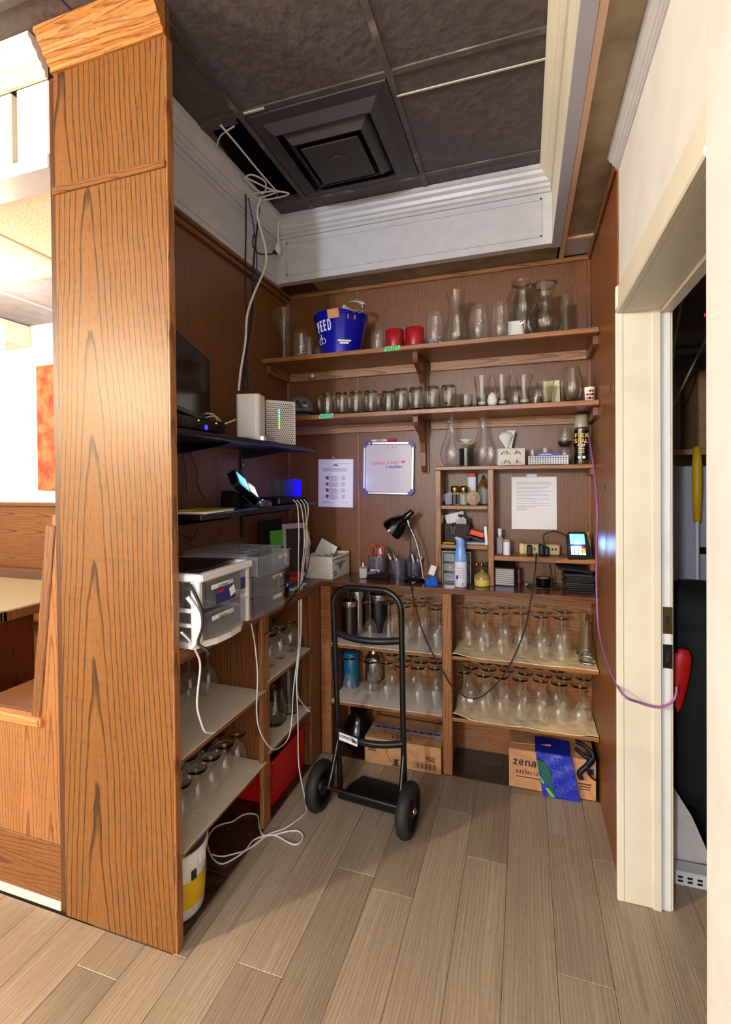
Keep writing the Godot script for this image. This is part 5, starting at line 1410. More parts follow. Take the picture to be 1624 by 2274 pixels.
func shelf_things():
	var T := 2.1105
	# trumpet vase
	var tv = thing("trumpet_vase", "tall clear trumpet vase at the left end of the top shelf", "vase", Vector3(-1.262, T, -2.43))
	part(tv, "glass_body", lathe([Vector2(0, 0.001), Vector2(0.026, 0.001), Vector2(0.022, 0.008), Vector2(0.016, 0.03), Vector2(0.013, 0.09), Vector2(0.016, 0.12), Vector2(0.045, 0.2), Vector2(0.078, 0.275), Vector2(0.076, 0.275), Vector2(0.043, 0.2), Vector2(0.013, 0.122), Vector2(0, 0.118)], 30), M.glass)
	var c1 = vase("stemless glass with silver crystals beside the trumpet vase", Vector3(-1.172, T, -2.46), [[0.03, 0], [0.044, 0.03], [0.05, 0.07], [0.046, 0.12], [0.038, 0.165]], "stemless glass")
	crystals(c1, 0.036, 0.03)
	vase("small plain glass left of the blue bucket", Vector3(-1.115, T, -2.44), [[0.02, 0], [0.022, 0.06], [0.02, 0.12]], "stemless glass")
	vase("low glass partly behind the blue bucket", Vector3(-1.12, T, -2.57), [[0.026, 0], [0.03, 0.05], [0.028, 0.1]], "stemless glass")
	# blue bucket
	var bk = thing("ice_bucket", "bright blue metal bucket with white lettering on the top shelf", "bucket", Vector3(-0.945, T, -2.485))
	for k in 3:
		part(bk, "shell", lathe([Vector2(0, 0.002 + k * 0.012), Vector2(0.102, 0.002 + k * 0.012), Vector2(0.143 + 0.001 * k, 0.2 + k * 0.009), Vector2(0.147 + 0.001 * k, 0.203 + k * 0.009), Vector2(0.143, 0.206 + k * 0.009), Vector2(0.14, 0.2 + k * 0.009), Vector2(0.1, 0.008 + k * 0.012), Vector2(0, 0.008 + k * 0.012)], 40), M.bucketblue)
	var tilt := -11.5
	for q in [["P", -42], ["E", -30], ["E", -19], ["D", -7]]:
		var a = deg_to_rad(q[1])
		var le = part(bk, "lettering", words(q[0], 0.058, false, 0.003, true), M.paper, Vector3(sin(a) * 0.134, 0.148, cos(a) * 0.134), Vector3(-tilt, q[1], 0))
		le.scale = Vector3(0.45, 1, 1)
	for s in [-42.0, -29.0]:
		var a = deg_to_rad(s)
		var ring = []
		for k in 13:
			ring.append(Vector3(0.014 * cos(TAU * k / 12.0), 0.014 * sin(TAU * k / 12.0), 0))
		part(bk, "bicycle_print", tube(ring, 0.0016, 6, 2), M.paper, Vector3(sin(a) * 0.12, 0.075, cos(a) * 0.12), Vector3(11, s, 0))
	var ab = deg_to_rad(-35.5)
	part(bk, "bicycle_print", many([[Vector3(0.024, 0.0025, 0.002), Vector3(0, 0.016, 0)], [Vector3(0.0025, 0.02, 0.002), Vector3(0.004, 0.024, 0)]]), M.paper, Vector3(sin(ab) * 0.123, 0.075, cos(ab) * 0.123), Vector3(11, -35.5, 0))
	for k in 2:
		var a = deg_to_rad(29)
		part(bk, "printed_line", bx(0.07 - k * 0.024, 0.009, 0.002, 0), M.paper, Vector3(sin(a) * (0.1165 - k * 0.0024), 0.068 - k * 0.012, cos(a) * (0.1165 - k * 0.0024)), Vector3(11.5, 29, 0))
	part(bk, "paper_tag", bx(0.062, 0.046, 0.003, 0.0005), M.card, Vector3(0.012, 0.2, 0.1445), Vector3(8, 5, 4))
	part(bk, "ear", bx(0.046, 0.024, 0.003, 0.001), M.gold, Vector3(0.096, 0.188, 0.099), Vector3(11, 44, 0))
	for k in 5:
		var pts = []
		for j in 17:
			var a = TAU * j / 16.0
			pts.append(Vector3(0.1 + 0.045 * cos(a) + 0.004 * k, 0.235 + 0.03 * sin(a) + 0.003 * k, 0.085 - 0.03 * cos(a) + 0.01 * sin(a + k) + 0.004 * k))
		part(bk, "wire_handle", tube(pts, 0.0022, 6, 2), M.steel)
	vase("small clear votive between the bucket and the red candles", Vector3(-0.722, T, -2.43), [[0.026, 0], [0.034, 0.03], [0.036, 0.07], [0.033, 0.108]], "stemless glass")
	for k in 2:
		var cd = thing("candle", ["left red pillar candle on the top shelf", "right red pillar candle on the top shelf"][k], "candle", Vector3([-0.631, -0.527][k], T, -2.435), 0.0, "red candles")
		part(cd, "wax", lathe([Vector2(0, 0.0005), Vector2(0.045, 0.0005), Vector2(0.047, 0.004), Vector2(0.048, 0.104), Vector2(0.044, 0.108), Vector2(0.038, 0.102), Vector2(0, 0.1)], 32), M.candle)
		part(cd, "wick", cyl(0.001, 0.001, 0.012, 6), M.blackmatte, Vector3(0, 0.106, 0))
	var c2 = vase("stemless glass with silver crystals right of the red candles", Vector3(-0.424, T, -2.435), [[0.028, 0], [0.04, 0.02], [0.047, 0.06], [0.046, 0.11], [0.038, 0.17]], "stemless glass")
	crystals(c2, 0.034, 0.035)
	vase("ribbed carafe with a wide neck on the top shelf", Vector3(-0.316, T, -2.435), [[0.045, 0], [0.056, 0.015], [0.058, 0.06], [0.05, 0.105], [0.038, 0.15], [0.037, 0.19], [0.041, 0.225], [0.047, 0.262]], "carafe", "glassthick", 18)
	vase("stemless glass right of the ribbed carafe", Vector3(-0.209, T, -2.435), [[0.03, 0], [0.042, 0.025], [0.048, 0.07], [0.046, 0.12], [0.037, 0.18]], "stemless glass", "glass")
	vase("stemless glass left of the big glass jar", Vector3(-0.107, T, -2.435), [[0.03, 0], [0.041, 0.025], [0.046, 0.07], [0.044, 0.12], [0.036, 0.182]], "stemless glass", "glass")
	var bj = vase("large clear glass jar at the back of the top shelf", Vector3(-0.008, T, -2.545), [[0.06, 0], [0.07, 0.02], [0.074, 0.1], [0.074, 0.19], [0.068, 0.24], [0.048, 0.275], [0.047, 0.3]], "jar", "glassthick")
	part(bj, "rim_band", lathe([Vector2(0.047, 0.298), Vector2(0.05, 0.3), Vector2(0.05, 0.318), Vector2(0.046, 0.318)], 26), M.glassthick)
	solo("small_card", "blank white card standing before the large glass jar", "card", bx(0.078, 0.1, 0.002, 0), M.paper, Vector3(-0.032, T + 0.0505, -2.46), Vector3(-4, 0, 0))
	var pv = vase("clear pitcher-shaped vase with a round belly on the top shelf", Vector3(0.094, T, -2.43), [[0.04, 0], [0.062, 0.02], [0.077, 0.06], [0.073, 0.1], [0.05, 0.135], [0.033, 0.165], [0.034, 0.19], [0.044, 0.22], [0.057, 0.245]], "vase", "glassthick", 32)
	pv.rotation.y = 0.3
	var tk = thing("bottle_opener", "small shiny bottle opener before the round-bellied vase", "opener", Vector3(0.0, T, -2.37), deg_to_rad(20))
	part(tk, "handle", bx(0.012, 0.05, 0.008, 0.003), M.steel, Vector3(0, 0.0255, 0), Vector3(0, 0, 10))
	part(tk, "ring", lathe([Vector2(0.008, -0.002), Vector2(0.012, 0), Vector2(0.008, 0.002)], 14), M.steel, Vector3(-0.006, 0.06, 0), Vector3(90, 0, 0))
	vase("tall straight glass cylinder at the right end of the top shelf", Vector3(0.19, T, -2.5), [[0.031, 0], [0.032, 0.1], [0.032, 0.2]], "vase", "glassthick")
	# strips of green tape with writing
	for q in [[-0.618, 2.0995, "VASES", "green tape strip lettered in black on the top shelf edge"], [-0.975, 1.783, "VASES", "green tape strip lettered in blue on the lower shelf edge"]]:
		var tp = thing("tape_label", q[3], "label", Vector3(q[0], q[1], -2.3338))
		part(tp, "tape", prism([Vector2(-0.042, -0.012), Vector2(0.036, -0.01), Vector2(0.041, 0.012), Vector2(-0.034, 0.012)], 0.0012), M.tapegreen)
		part(tp, "lettering", words(q[2], 0.018, false, 0.001), M.ink if q[1] > 2 else M.inkblue, Vector3(0, 0, 0.001))
	# lower shelf
	var S := 1.7935
	var cp = thing("baseball_cap", "grey baseball cap at the left end of the lower shelf", "cap", Vector3(-1.185, S, -2.46), deg_to_rad(34))
	part(cp, "crown", lathe([Vector2(0.083, 0.002), Vector2(0.086, 0.03), Vector2(0.08, 0.07), Vector2(0.062, 0.102), Vector2(0.034, 0.12), Vector2(0, 0.126)], 24, false, 1.0, 1.15), mat("capgrey2", Color(0.4, 0.38, 0.42), 0.85))
	part(cp, "brim", prism([Vector2(-0.075, 0.06), Vector2(-0.07, 0.1), Vector2(-0.045, 0.14), Vector2(0, 0.155), Vector2(0.045, 0.14), Vector2(0.07, 0.1), Vector2(0.075, 0.06)], 0.006), mat("capbrim", Color(0.2, 0.19, 0.22), 0.85), Vector3(0, 0.008, 0), Vector3(84, 0, 0))
	part(cp, "button", lathe([Vector2(0.007, 0.124), Vector2(0.004, 0.13), Vector2(0, 0.131)], 10), M.capgrey2)
	var em = deg_to_rad(-6)
	part(cp, "emblem", words("&", 0.045, true, 0.002), M.blackmatte, Vector3(-0.02, 0.065, 0.095), Vector3(-22, -12, 0))
	part(cp, "emblem", bx(0.02, 0.036, 0.002, 0.001), mat("emblemred", Color(0.3, 0.05, 0.07), 0.6), Vector3(0.014, 0.066, 0.0955), Vector3(-22, 8, 0))
	part(cp, "emblem", words("19", 0.018, false, 0.001, true), M.paper, Vector3(0.0142, 0.058, 0.1), Vector3(-22, 8, 0))
	# mugs
	var mug = null
	var mx = [-1.0, -0.9194, -0.8388, -0.7582, -0.6776, -0.597, -0.5164, -0.4358, -0.3552]
	for k in 9:
		var lb = "clear glass mug, %s in the row from the cap" % ["first", "second", "third", "fourth", "fifth", "sixth", "seventh", "eighth", "ninth"][k]
		if mug == null:
			mug = thing("glass_mug", lb, "mug", Vector3(mx[0], S, -2.42), 0.0, "row of glass mugs")
			part(mug, "glass_body", lathe([Vector2(0, 0.001), Vector2(0.028, 0.001), Vector2(0.036, 0.008), Vector2(0.0398, 0.03), Vector2(0.0398, 0.09), Vector2(0.036, 0.108), Vector2(0.031, 0.12), Vector2(0.028, 0.12), Vector2(0.033, 0.106), Vector2(0.0355, 0.088), Vector2(0.0355, 0.032), Vector2(0.031, 0.014), Vector2(0, 0.014)], 26), M.glassthick)
			part(mug, "handle", tube([Vector3(0, 0.095, 0.037), Vector3(0, 0.096, 0.06), Vector3(0, 0.085, 0.074), Vector3(0, 0.05, 0.076), Vector3(0, 0.026, 0.062), Vector3(0, 0.024, 0.037)], 0.006, 10, 5), M.glassthick)
			mug.rotation.y = -0.25
		else:
			var c = copy(mug, lb, Vector3(mx[k], S, -2.42 - (0.05 if k == 4 else 0.0)), [0, 0.1, -0.15, 0.0, -0.5, 3.0, -0.2, -0.1, -0.05][k])
	vase("low votive glass right of the mugs", Vector3(-0.268, S, -2.41), [[0.026, 0], [0.03, 0.02], [0.031, 0.066]], "tumbler", "glassthick")
	var labs = ["flared tumbler with a tea light, first from the mugs", "flared tumbler with a tea light right of the dotted egg", "flared tumbler with a tea light, third from the mugs", "short flared tumbler before the standing card"]
	for k in 4:
		var hgt = [0.148, 0.145, 0.137, 0.104][k]
		var tv2 = vase(labs[k], Vector3([-0.19, -0.097, 0.003, 0.095][k], S, -2.405), [[0.024, 0], [0.026, 0.01], [0.03, hgt * 0.5], [0.04, hgt]], "tumbler", "glassthick")
		if k < 3:
			part(tv2, "tea_light", lathe([Vector2(0, 0.012), Vector2(0.019, 0.012), Vector2(0.019, 0.026), Vector2(0, 0.026)], 18), M.salt)
	for k in 3:
		vase(["rounded glass behind the tea light tumblers, leftmost", "rounded glass behind the tea light tumblers, middle", "rounded glass behind the tea light tumblers, rightmost"][k], Vector3(-0.14 + k * 0.1, S, -2.52), [[0.026, 0], [0.036, 0.02], [0.04, 0.05], [0.033, 0.09]], "tumbler")
	var eg = thing("dotted_egg", "white dotted egg-shaped holder between two tumblers", "ornament", Vector3(-0.142, S, -2.375))
	part(eg, "shell", lathe([Vector2(0, 0.0005), Vector2(0.014, 0.002), Vector2(0.023, 0.016), Vector2(0.024, 0.03), Vector2(0.018, 0.052), Vector2(0.008, 0.064), Vector2(0, 0.066)], 22), M.salt)
	for i in 6:
		for j in 7:
			var a = deg_to_rad(-66 + j * 22 + (11 if i % 2 else 0))
			var rr = [0.019, 0.0232, 0.0243, 0.0228, 0.019, 0.014][i]
			part(eg, "dot", cyl(0.0012, 0.0012, 0.001, 6), M.darksteel, Vector3(sin(a) * rr, 0.011 + i * 0.0095, cos(a) * rr), Vector3(90, rad_to_deg(a), 0))
	vase("tiny glass between the third and fourth tumblers", Vector3(0.052, S, -2.42), [[0.014, 0], [0.016, 0.03], [0.015, 0.042]], "tumbler", "glassthick")
	solo("small_card", "cream card standing behind the short flared tumbler", "card", bx(0.07, 0.125, 0.002, 0), mat("creamcard", Color(0.85, 0.8, 0.66), 0.7), Vector3(0.128, S + 0.063, -2.5), Vector3(-5, -8, 2))
	vase("ribbed rounded vase near the right end of the lower shelf", Vector3(0.21, S, -2.42), [[0.028, 0], [0.038, 0.015], [0.046, 0.06], [0.044, 0.1], [0.034, 0.15], [0.03, 0.168]], "vase", "glassthick", 20)
	var cn = thing("shot_glass", "small shot glass printed with colours at the right wall", "shot glass", Vector3(0.283, S, -2.41))
	part(cn, "glass_body", lathe([Vector2(0, 0.001), Vector2(0.019, 0.001), Vector2(0.023, 0.066), Vector2(0.021, 0.066), Vector2(0.017, 0.01), Vector2(0, 0.01)], 20), M.salt)
	for k in 9:
		part(cn, "print", bx(0.009, 0.012, 0.001, 0), [M.red, M.ink, M.gold, M.bluecord][k % 4], Vector3(-0.012 + (k % 3) * 0.011, 0.016 + (k / 3) * 0.016, 0.0205 + 0.001 * (k / 3)), Vector3(-3, -20 + (k % 3) * 20, k * 17))
	# loose hook and cup hook under the shelves
	solo("wall_hook", "small white knob hook below the left end of the top shelf", "hook", lathe([Vector2(0.004, 0), Vector2(0.005, 0.015), Vector2(0.011, 0.018), Vector2(0.011, 0.024), Vector2(0, 0.026)], 14), M.salt, Vector3(-1.17, 2.06, ZB + 0.019), Vector3(90, 0, 0))

# ---------------------------------------------------------------- wine glasses stored upside down
func wine(label, at, h, k, group, turn = 0.0):
	var g
	if not M.has("wine%d" % k):
		g = thing("wine_glass", label, "wine glass", at, turn, group)
		var bowl
		var y0
		var fr
		if k == 0:
			bowl = [[0.03, 0], [0.035, 0.02], [0.0385, 0.05], [0.035, 0.08], [0.023, 0.105], [0.006, 0.118]]
			y0 = 0.118
			fr = 0.035
		elif k == 1:
			bowl = [[0.033, 0], [0.038, 0.025], [0.0395, 0.05], [0.033, 0.082], [0.018, 0.104], [0.006, 0.115]]
			y0 = 0.115
			fr = 0.037
		elif k == 2:
			bowl = [[0.032, 0], [0.038, 0.03], [0.035, 0.06], [0.023, 0.085], [0.01, 0.092]]
			y0 = 0.092
			fr = 0.036
		else:
			bowl = [[0.028, 0], [0.031, 0.03], [0.032, 0.06], [0.026, 0.1], [0.012, 0.13], [0.005, 0.138]]
			y0 = 0.138
			fr = 0.034
		var pts = []
		for p in bowl:
			pts.append(Vector2(p[0], p[1] + 0.0006))
		for p in bowl:
			pts.push_front(Vector2(maxf(p[0] - 0.0013, 0.0), maxf(0.0006, p[1] - 0.003)))
		part(g, "bowl", lathe(pts, 24), M.glass)
		var hh = [0.205, 0.2, 0.125, 0.215][k]
		part(g, "stem", lathe([Vector2(0.006, y0), Vector2(0.0042, y0 + 0.012), Vector2(0.004, hh - 0.02), Vector2(0.006, hh - 0.008), Vector2(0.012, hh - 0.004)], 12), M.glassthick)
		part(g, "foot", lathe([Vector2(0.011, hh - 0.004), Vector2(fr - 0.004, hh - 0.003), Vector2(fr, hh - 0.0015), Vector2(fr, hh), Vector2(0, hh)], 24), M.glassthick)
		M["wine%d" % k] = g
	else:
		g = M["wine%d" % k].duplicate()
		g.name = numbered("wine_glass")
		add_child(g)
		g.position = at
		g.rotation.y = turn
		tag(g, label, "wine glass", group)
	return g

const ORD := ["first", "second", "third", "fourth", "fifth", "sixth", "seventh", "eighth"]

func glasses():
	var YA := 0.592 + 0.001
	var YB := 0.29 + 0.001
	# upper right shelf: three rows
	var fx = [-0.293, -0.203, -0.113, -0.021, 0.07, 0.16]
	for r in 3:
		for i in 6:
			var nm = "upturned wine glass on the upper right shelf, %s row, %s from the divider" % [["front", "middle", "back"][r], ORD[i]]
			if r == 0 and i == 0:
				continue
			wine(nm, Vector3(fx[i] + (0.022 if r == 1 else 0.0), YA, [-2.436, -2.516, -2.596][r]), 0.205, 0 if (i + r) % 3 else 3, "wine glasses on the upper right shelf", i * 1.3)
	var ca = thing("glass_carafe", "small clear carafe at the right end of the upper glass shelf", "carafe", Vector3(0.272, YA + 0.0003, -2.45))
	part(ca, "glass_body", vmesh([[0.034, 0], [0.037, 0.006], [0.036, 0.03], [0.026, 0.1], [0.019, 0.15], [0.022, 0.185]], 28, 0.02), M.glassthick)
	var cb = thing("glass_carafe", "second clear carafe standing behind the first on the upper glass shelf", "carafe", Vector3(0.272, YA + 0.0003, -2.56))
	part(cb, "glass_body", vmesh([[0.034, 0], [0.037, 0.006], [0.036, 0.03], [0.026, 0.1], [0.019, 0.15], [0.022, 0.2]], 28, 0.02), M.glassthick)
	# lower right shelf
	fx = [-0.288, -0.2, -0.112, -0.024, 0.064, 0.152, 0.24]
	for r in 3:
		for i in 7:
			var nm = "upturned wine glass on the lower right shelf, %s row, %s from the divider" % [["front", "middle", "back"][r], ORD[i]]
			if r == 2 and i == 6:
				continue
			wine(nm, Vector3(fx[i] + (0.024 if r == 1 else 0.004 * sin(i * 2.0)), YB, [-2.432, -2.514, -2.596][r]), 0.2, 1 if (i + r * 2) % 4 else 0, "wine glasses on the lower right shelf", i * 0.9)
	# upper left shelf: coolers then glasses
	var co = [["tall steel wine cooler at the back of the upper shelf", -0.9, -2.585, 0.05, 0.235, "steel", false], ["steel wine cooler with a shiny rim at the front of the upper shelf", -0.905, -2.475, 0.043, 0.205, "darksteel", true], ["black wine cooler with a steel band on the upper shelf", -0.775, -2.585, 0.055, 0.225, "black", true]]
	for q in co:
		var w = thing("wine_cooler", q[0], "wine cooler", Vector3(q[1], YA + 0.0003, q[2]), 0.0, "wine coolers")
		part(w, "body", lathe([Vector2(0, 0), Vector2(q[3], 0), Vector2(q[3], q[4]), Vector2(q[3] - 0.003, q[4]), Vector2(q[3] - 0.003, 0.01), Vector2(0, 0.01)], 32), M[q[5]])
		if q[6]:
			part(w, "rim_band", lathe([Vector2(q[3] + 0.0006, q[4] - 0.03), Vector2(q[3] + 0.0016, q[4] - 0.028), Vector2(q[3] + 0.0016, q[4]), Vector2(q[3] - 0.003, q[4] + 0.001)], 32), M.steel)
			part(w, "base_band", lathe([Vector2(q[3] + 0.0006, 0.0), Vector2(q[3] + 0.0012, 0.02)], 32), M.steel)
	wine("upturned wine glass before the black wine cooler", Vector3(-0.79, YA, -2.476), 0.2, 1, "wine glasses on the upper left shelf")
	fx = [-0.676, -0.594, -0.512, -0.43]
	for r in 3:
		for i in 4:
			wine("upturned wine glass right of the coolers, %s row, %s from the left" % [["front", "middle", "back"][r], ORD[i]], Vector3(fx[i], YA, [-2.436, -2.516, -2.596][r]), 0.205, 0 if i % 2 else 3, "wine glasses on the upper left shelf", i)
	# lower left shelf
	var bx_ = thing("teal_tin", "teal blue tin at the left end of the lower glass shelf", "tin", Vector3(-0.93, YB + 0.0003, -2.56))
	part(bx_, "body", lathe([Vector2(0, 0), Vector2(0.04, 0), Vector2(0.042, 0.004), Vector2(0.042, 0.19), Vector2(0.038, 0.195), Vector2(0, 0.196)], 28), M.teal)
	var sk = thing("cocktail_shaker", "brushed steel cocktail shaker on the lower glass shelf", "shaker", Vector3(-0.8, YB + 0.0003, -2.565))
	part(sk, "body", lathe([Vector2(0, 0), Vector2(0.042, 0), Vector2(0.046, 0.004), Vector2(0.048, 0.14), Vector2(0.046, 0.17), Vector2(0.036, 0.192), Vector2(0.028, 0.197), Vector2(0.027, 0.22), Vector2(0, 0.222)], 32), M.steel)
	for yy in [0.045, 0.055]:
		part(sk, "groove_ring", lathe([Vector2(0.0475, yy), Vector2(0.0482, yy + 0.001), Vector2(0.0475, yy + 0.003)], 32), M.darksteel)
	fx = [[-0.9, -2.442], [-0.78, -2.442], [-0.698, -2.578], [-0.692, -2.44], [-0.608, -2.432], [-0.523, -2.434], [-0.438, -2.436], [-0.612, -2.516], [-0.524, -2.518], [-0.44, -2.52], [-0.58, -2.598], [-0.46, -2.602]]
	for i in fx.size():
		wine("upturned wine glass %s on the lower left shelf" % ["before the teal tin", "right of the steel shaker", "at the back right of the steel shaker", "third along the front", "fourth along the front", "fifth along the front", "nearest the divider in front", "first of the second row", "second of the second row", "last of the second row", "first at the back", "last at the back"][i], Vector3(fx[i][0], YB, fx[i][1]), 0.2, 1 if i % 3 else 0, "wine glasses on the lower left shelf", i)
	# left cabinet, near bay
	var lx = [-1.14, -1.14, -1.14, -1.14, -1.14]
	var lz = [-1.478, -1.562, -1.65, -1.737, -1.39]
	for i in 5:
		wine("short-stemmed upturned glass, %s in the front row of the low left shelf" % ["second", "third", "fourth", "farthest", "nearest"][i], Vector3(lx[i], 0.277, lz[i]), 0.125, 2, "short-stemmed glasses")
	for i in 5:
		wine("short-stemmed upturned glass, %s in the middle row of the low left shelf" % ORD[i], Vector3(-1.2235, 0.277, -1.36 - i * 0.088), 0.125, 2, "short-stemmed glasses")
	for i in 5:
		wine("short-stemmed upturned glass, %s in the back row of the low left shelf" % ORD[i], Vector3(-1.3, 0.277, -1.34 - i * 0.083), 0.125, 2, "short-stemmed glasses")
	for i in 5:
		wine("upturned wine glass on the high left shelf, %s from the oak wall end" % ORD[i], Vector3([-1.25, -1.27, -1.28, -1.25, -1.28][i], 0.577, [-1.36, -1.53, -1.62, -1.7, -1.45][i]), 0.2, [1, 0, 0, 1, 0][i], "glasses on the high left shelf")
	var rv = thing("red_vase", "dark red vase at the back of the low left shelf", "vase", Vector3(-1.3, 0.2765, -1.752))
	part(rv, "glass_body", vmesh([[0.025, 0], [0.028, 0.1], [0.028, 0.14]]), M.maroonglass if M.has("maroonglass") else clear("maroonglass", Color(0.3, 0.02, 0.05), 0.75, 0.1))
	# left cabinet, far bay
	var q2 = [[-1.12, -1.87], [-1.12, -1.975], [-1.228, -1.87], [-1.228, -1.975], [-1.228, -2.08], [-1.12, -2.08], [-1.12, -2.185], [-1.228, -2.185]]
	for i in q2.size():
		var g = thing("snifter", "large round upturned snifter, %s near the counter corner" % ["first in front", "second in front", "first in the middle row", "second in the middle row", "third in the middle row", "third in front", "last in front", "last in the middle row"][i], "snifter", Vector3(q2[i][0], 0.603, q2[i][1]), 0.0, "snifters near the corner")
		part(g, "bowl", vmesh([[0.032, 0], [0.042, 0.02], [0.05, 0.055], [0.044, 0.09], [0.022, 0.112], [0.006, 0.118]], 24, 0.001), M.glass)
		part(g, "stem", lathe([Vector2(0.007, 0.118), Vector2(0.006, 0.125), Vector2(0.009, 0.135)], 12), M.glassthick)
		part(g, "foot", lathe([Vector2(0.009, 0.135), Vector2(0.034, 0.137), Vector2(0.035, 0.14), Vector2(0, 0.14)], 22), M.glassthick)
	vase("tall straight glass cylinder on the low shelf near the corner", Vector3(-1.12, 0.303, -2.17), [[0.046, 0], [0.048, 0.1], [0.048, 0.22]], "vase", "glassthick")
	vase("wide clear glass jar beside the dark red vase near the corner", Vector3(-1.13, 0.303, -2.04), [[0.045, 0], [0.055, 0.02], [0.056, 0.09], [0.042, 0.12], [0.04, 0.17]], "jar", "glassthick")
	vase("tall glass tube at the back of the low shelf near the corner", Vector3(-1.24, 0.303, -2.1), [[0.035, 0], [0.036, 0.1], [0.036, 0.23]], "vase", "glassthick")
	var r2 = thing("red_vase", "dark red vase on the low shelf beside the divider", "vase", Vector3(-1.16, 0.303, -1.9))
	part(r2, "glass_body", vmesh([[0.035, 0], [0.038, 0.02], [0.038, 0.2]]), M.maroonglass)

# ---------------------------------------------------------------- on the floor
func floor_things():
	# hand truck
	var h = thing("hand_truck", "black two-wheeled hand truck parked before the shelves", "hand truck", Vector3(-0.652, 0, -2.02), -0.098)
	var fr = []
	fr.append(Vector3(-0.155, 0.03, -0.02))
	fr.append(Vector3(-0.157, 0.4, 0.0))
	fr.append(Vector3(-0.16, 0.86, 0.02))
	for k in 7:
		var a = PI - PI / 2 * k / 6.0
		fr.append(Vector3(-0.07 + 0.09 * cos(a), 0.9 + 0.08 * sin(a), 0.025))
	for k in 7:
		var a = PI / 2 - PI / 2 * k / 6.0
		fr.append(Vector3(0.07 + 0.09 * cos(a), 0.9 + 0.08 * sin(a), 0.025))
	fr.append(Vector3(0.16, 0.86, 0.02))
	fr.append(Vector3(0.157, 0.4, 0.0))
	fr.append(Vector3(0.155, 0.03, -0.02))
	part(h, "frame", tube(fr, 0.0125, 14, 4), mat("cartblack", Color(0.045, 0.043, 0.05), 0.32))
	for q in [0.77, 0.33]:
		part(h, "cross_bar", tube([Vector3(-0.157, q, 0.012), Vector3(-0.08, q - 0.004, 0.045), Vector3(0, q - 0.006, 0.055), Vector3(0.08, q - 0.004, 0.045), Vector3(0.157, q, 0.012)], 0.005, 12, 6, 3.2), mat("cartgrey", Color(0.15, 0.15, 0.17), 0.4))
	var stk = part(h, "sticker", bx(0.1, 0.034, 0.002, 0.0005), M.paper, Vector3(-0.075, 0.326, 0.061), Vector3(0, -12, 0))
	part(stk, "lettering", words("Cosmolift", 0.016, false, 0.0008, true), M.ink, Vector3(-0.012, 0.005, 0.0012), Vector3(0, 0, 0))
	for k in 9:
		part(stk, "barcode_bar", bx(0.0012 + 0.001 * (k % 3), 0.012, 0.001, 0), M.ink, Vector3(0.022 + k * 0.003, 0.0, 0.0011))
	part(h, "axle", tube([Vector3(-0.225, 0.104, 0.08), Vector3(0, 0.104, 0.08), Vector3(0.225, 0.104, 0.08)], 0.009, 10, 2), M.cartblack)
	for s in [-1, 1]:
		part(h, "brace", tube([Vector3(s * 0.157, 0.27, -0.002), Vector3(s * 0.162, 0.15, 0.05), Vector3(s * 0.164, 0.1, 0.084)], 0.0105, 10), M.cartblack)
		var wh = part(h, "wheel", lathe([Vector2(0.07, -0.022), Vector2(0.084, -0.027), Vector2(0.097, -0.022), Vector2(0.103, -0.01), Vector2(0.104, 0.0), Vector2(0.103, 0.01), Vector2(0.097, 0.022), Vector2(0.084, 0.027), Vector2(0.07, 0.022)], 36), M.rubber, Vector3(s * 0.204, 0.104, 0.08), Vector3(0, 0, 90))
		part(wh, "rim", lathe([Vector2(0.073, -0.019), Vector2(0.06, -0.01), Vector2(0.035, -0.008), Vector2(0.03, -0.024), Vector2(0.0, -0.025)], 30), M.black)
		part(wh, "rim", lathe([Vector2(0.073, 0.019), Vector2(0.06, 0.01), Vector2(0.035, 0.008), Vector2(0.03, 0.024), Vector2(0.0, 0.025)], 30), M.black)
		part(wh, "hub_cap", lathe([Vector2(0.013, 0.0), Vector2(0.01, 0.01), Vector2(0, 0.012)], 14), M.steel, Vector3(0, -s * 0.025, 0), Vector3(0 if s < 0 else 180, 0, 0))
		for j in 3:
			part(wh, "tread_groove", lathe([Vector2(0.1034, -0.0008), Vector2(0.1048, 0.0), Vector2(0.1034, 0.0008)], 36), M.blackmatte, Vector3(0, -0.008 + j * 0.008, 0))
	part(h, "toe_plate", prism([Vector2(-0.15, 0.02), Vector2(0.15, 0.02), Vector2(0.15, -0.09), Vector2(0.12, -0.17), Vector2(-0.12, -0.17), Vector2(-0.15, -0.09)].map(func(p): return Vector2(p.x, -p.y)), 0.006), M.blackmatte, Vector3(0, 0.012, -0.02), Vector3(-90, 0, 0))
	part(h, "toe_bar", bx(0.32, 0.05, 0.006, 0.001), M.cartblack, Vector3(0, 0.035, -0.0), Vector3(8, 0, 0))
	# carton with the printed glass
	var c1 = thing("carton", "brown carton printed with a goblet under the lowest shelf", "box", Vector3(-0.592, 0.0, -2.48), deg_to_rad(0))
	part(c1, "carton_body", bx(0.395, 0.13, 0.24, 0.002), M.card, Vector3(0, 0.0655, 0))
	part(c1, "packing_tape", bx(0.39, 0.001, 0.05, 0), mat("tapewhite", Color(0.7, 0.68, 0.72), 0.35), Vector3(0, 0.1312, 0.0))
	for k in 9:
		part(c1, "tape_print", bx(0.03, 0.0006, 0.012, 0), mat("tapeprint", Color(0.16, 0.1, 0.34), 0.5), Vector3(-0.16 + k * 0.04, 0.132, 0.0))
	for j in 3:
		for k in 5:
			part(c1, "stamp_print", bx(0.016, 0.0006, 0.006, 0), mat("stamp", Color(0.24, 0.15, 0.1), 0.8), Vector3(-0.06 + k * 0.022 + 0.004 * j, 0.131, 0.065 + j * 0.013))
	part(c1, "lettering", words("3808", 0.022, false, 0.0006, true), M.stamp, Vector3(-0.16, 0.105, 0.1203))
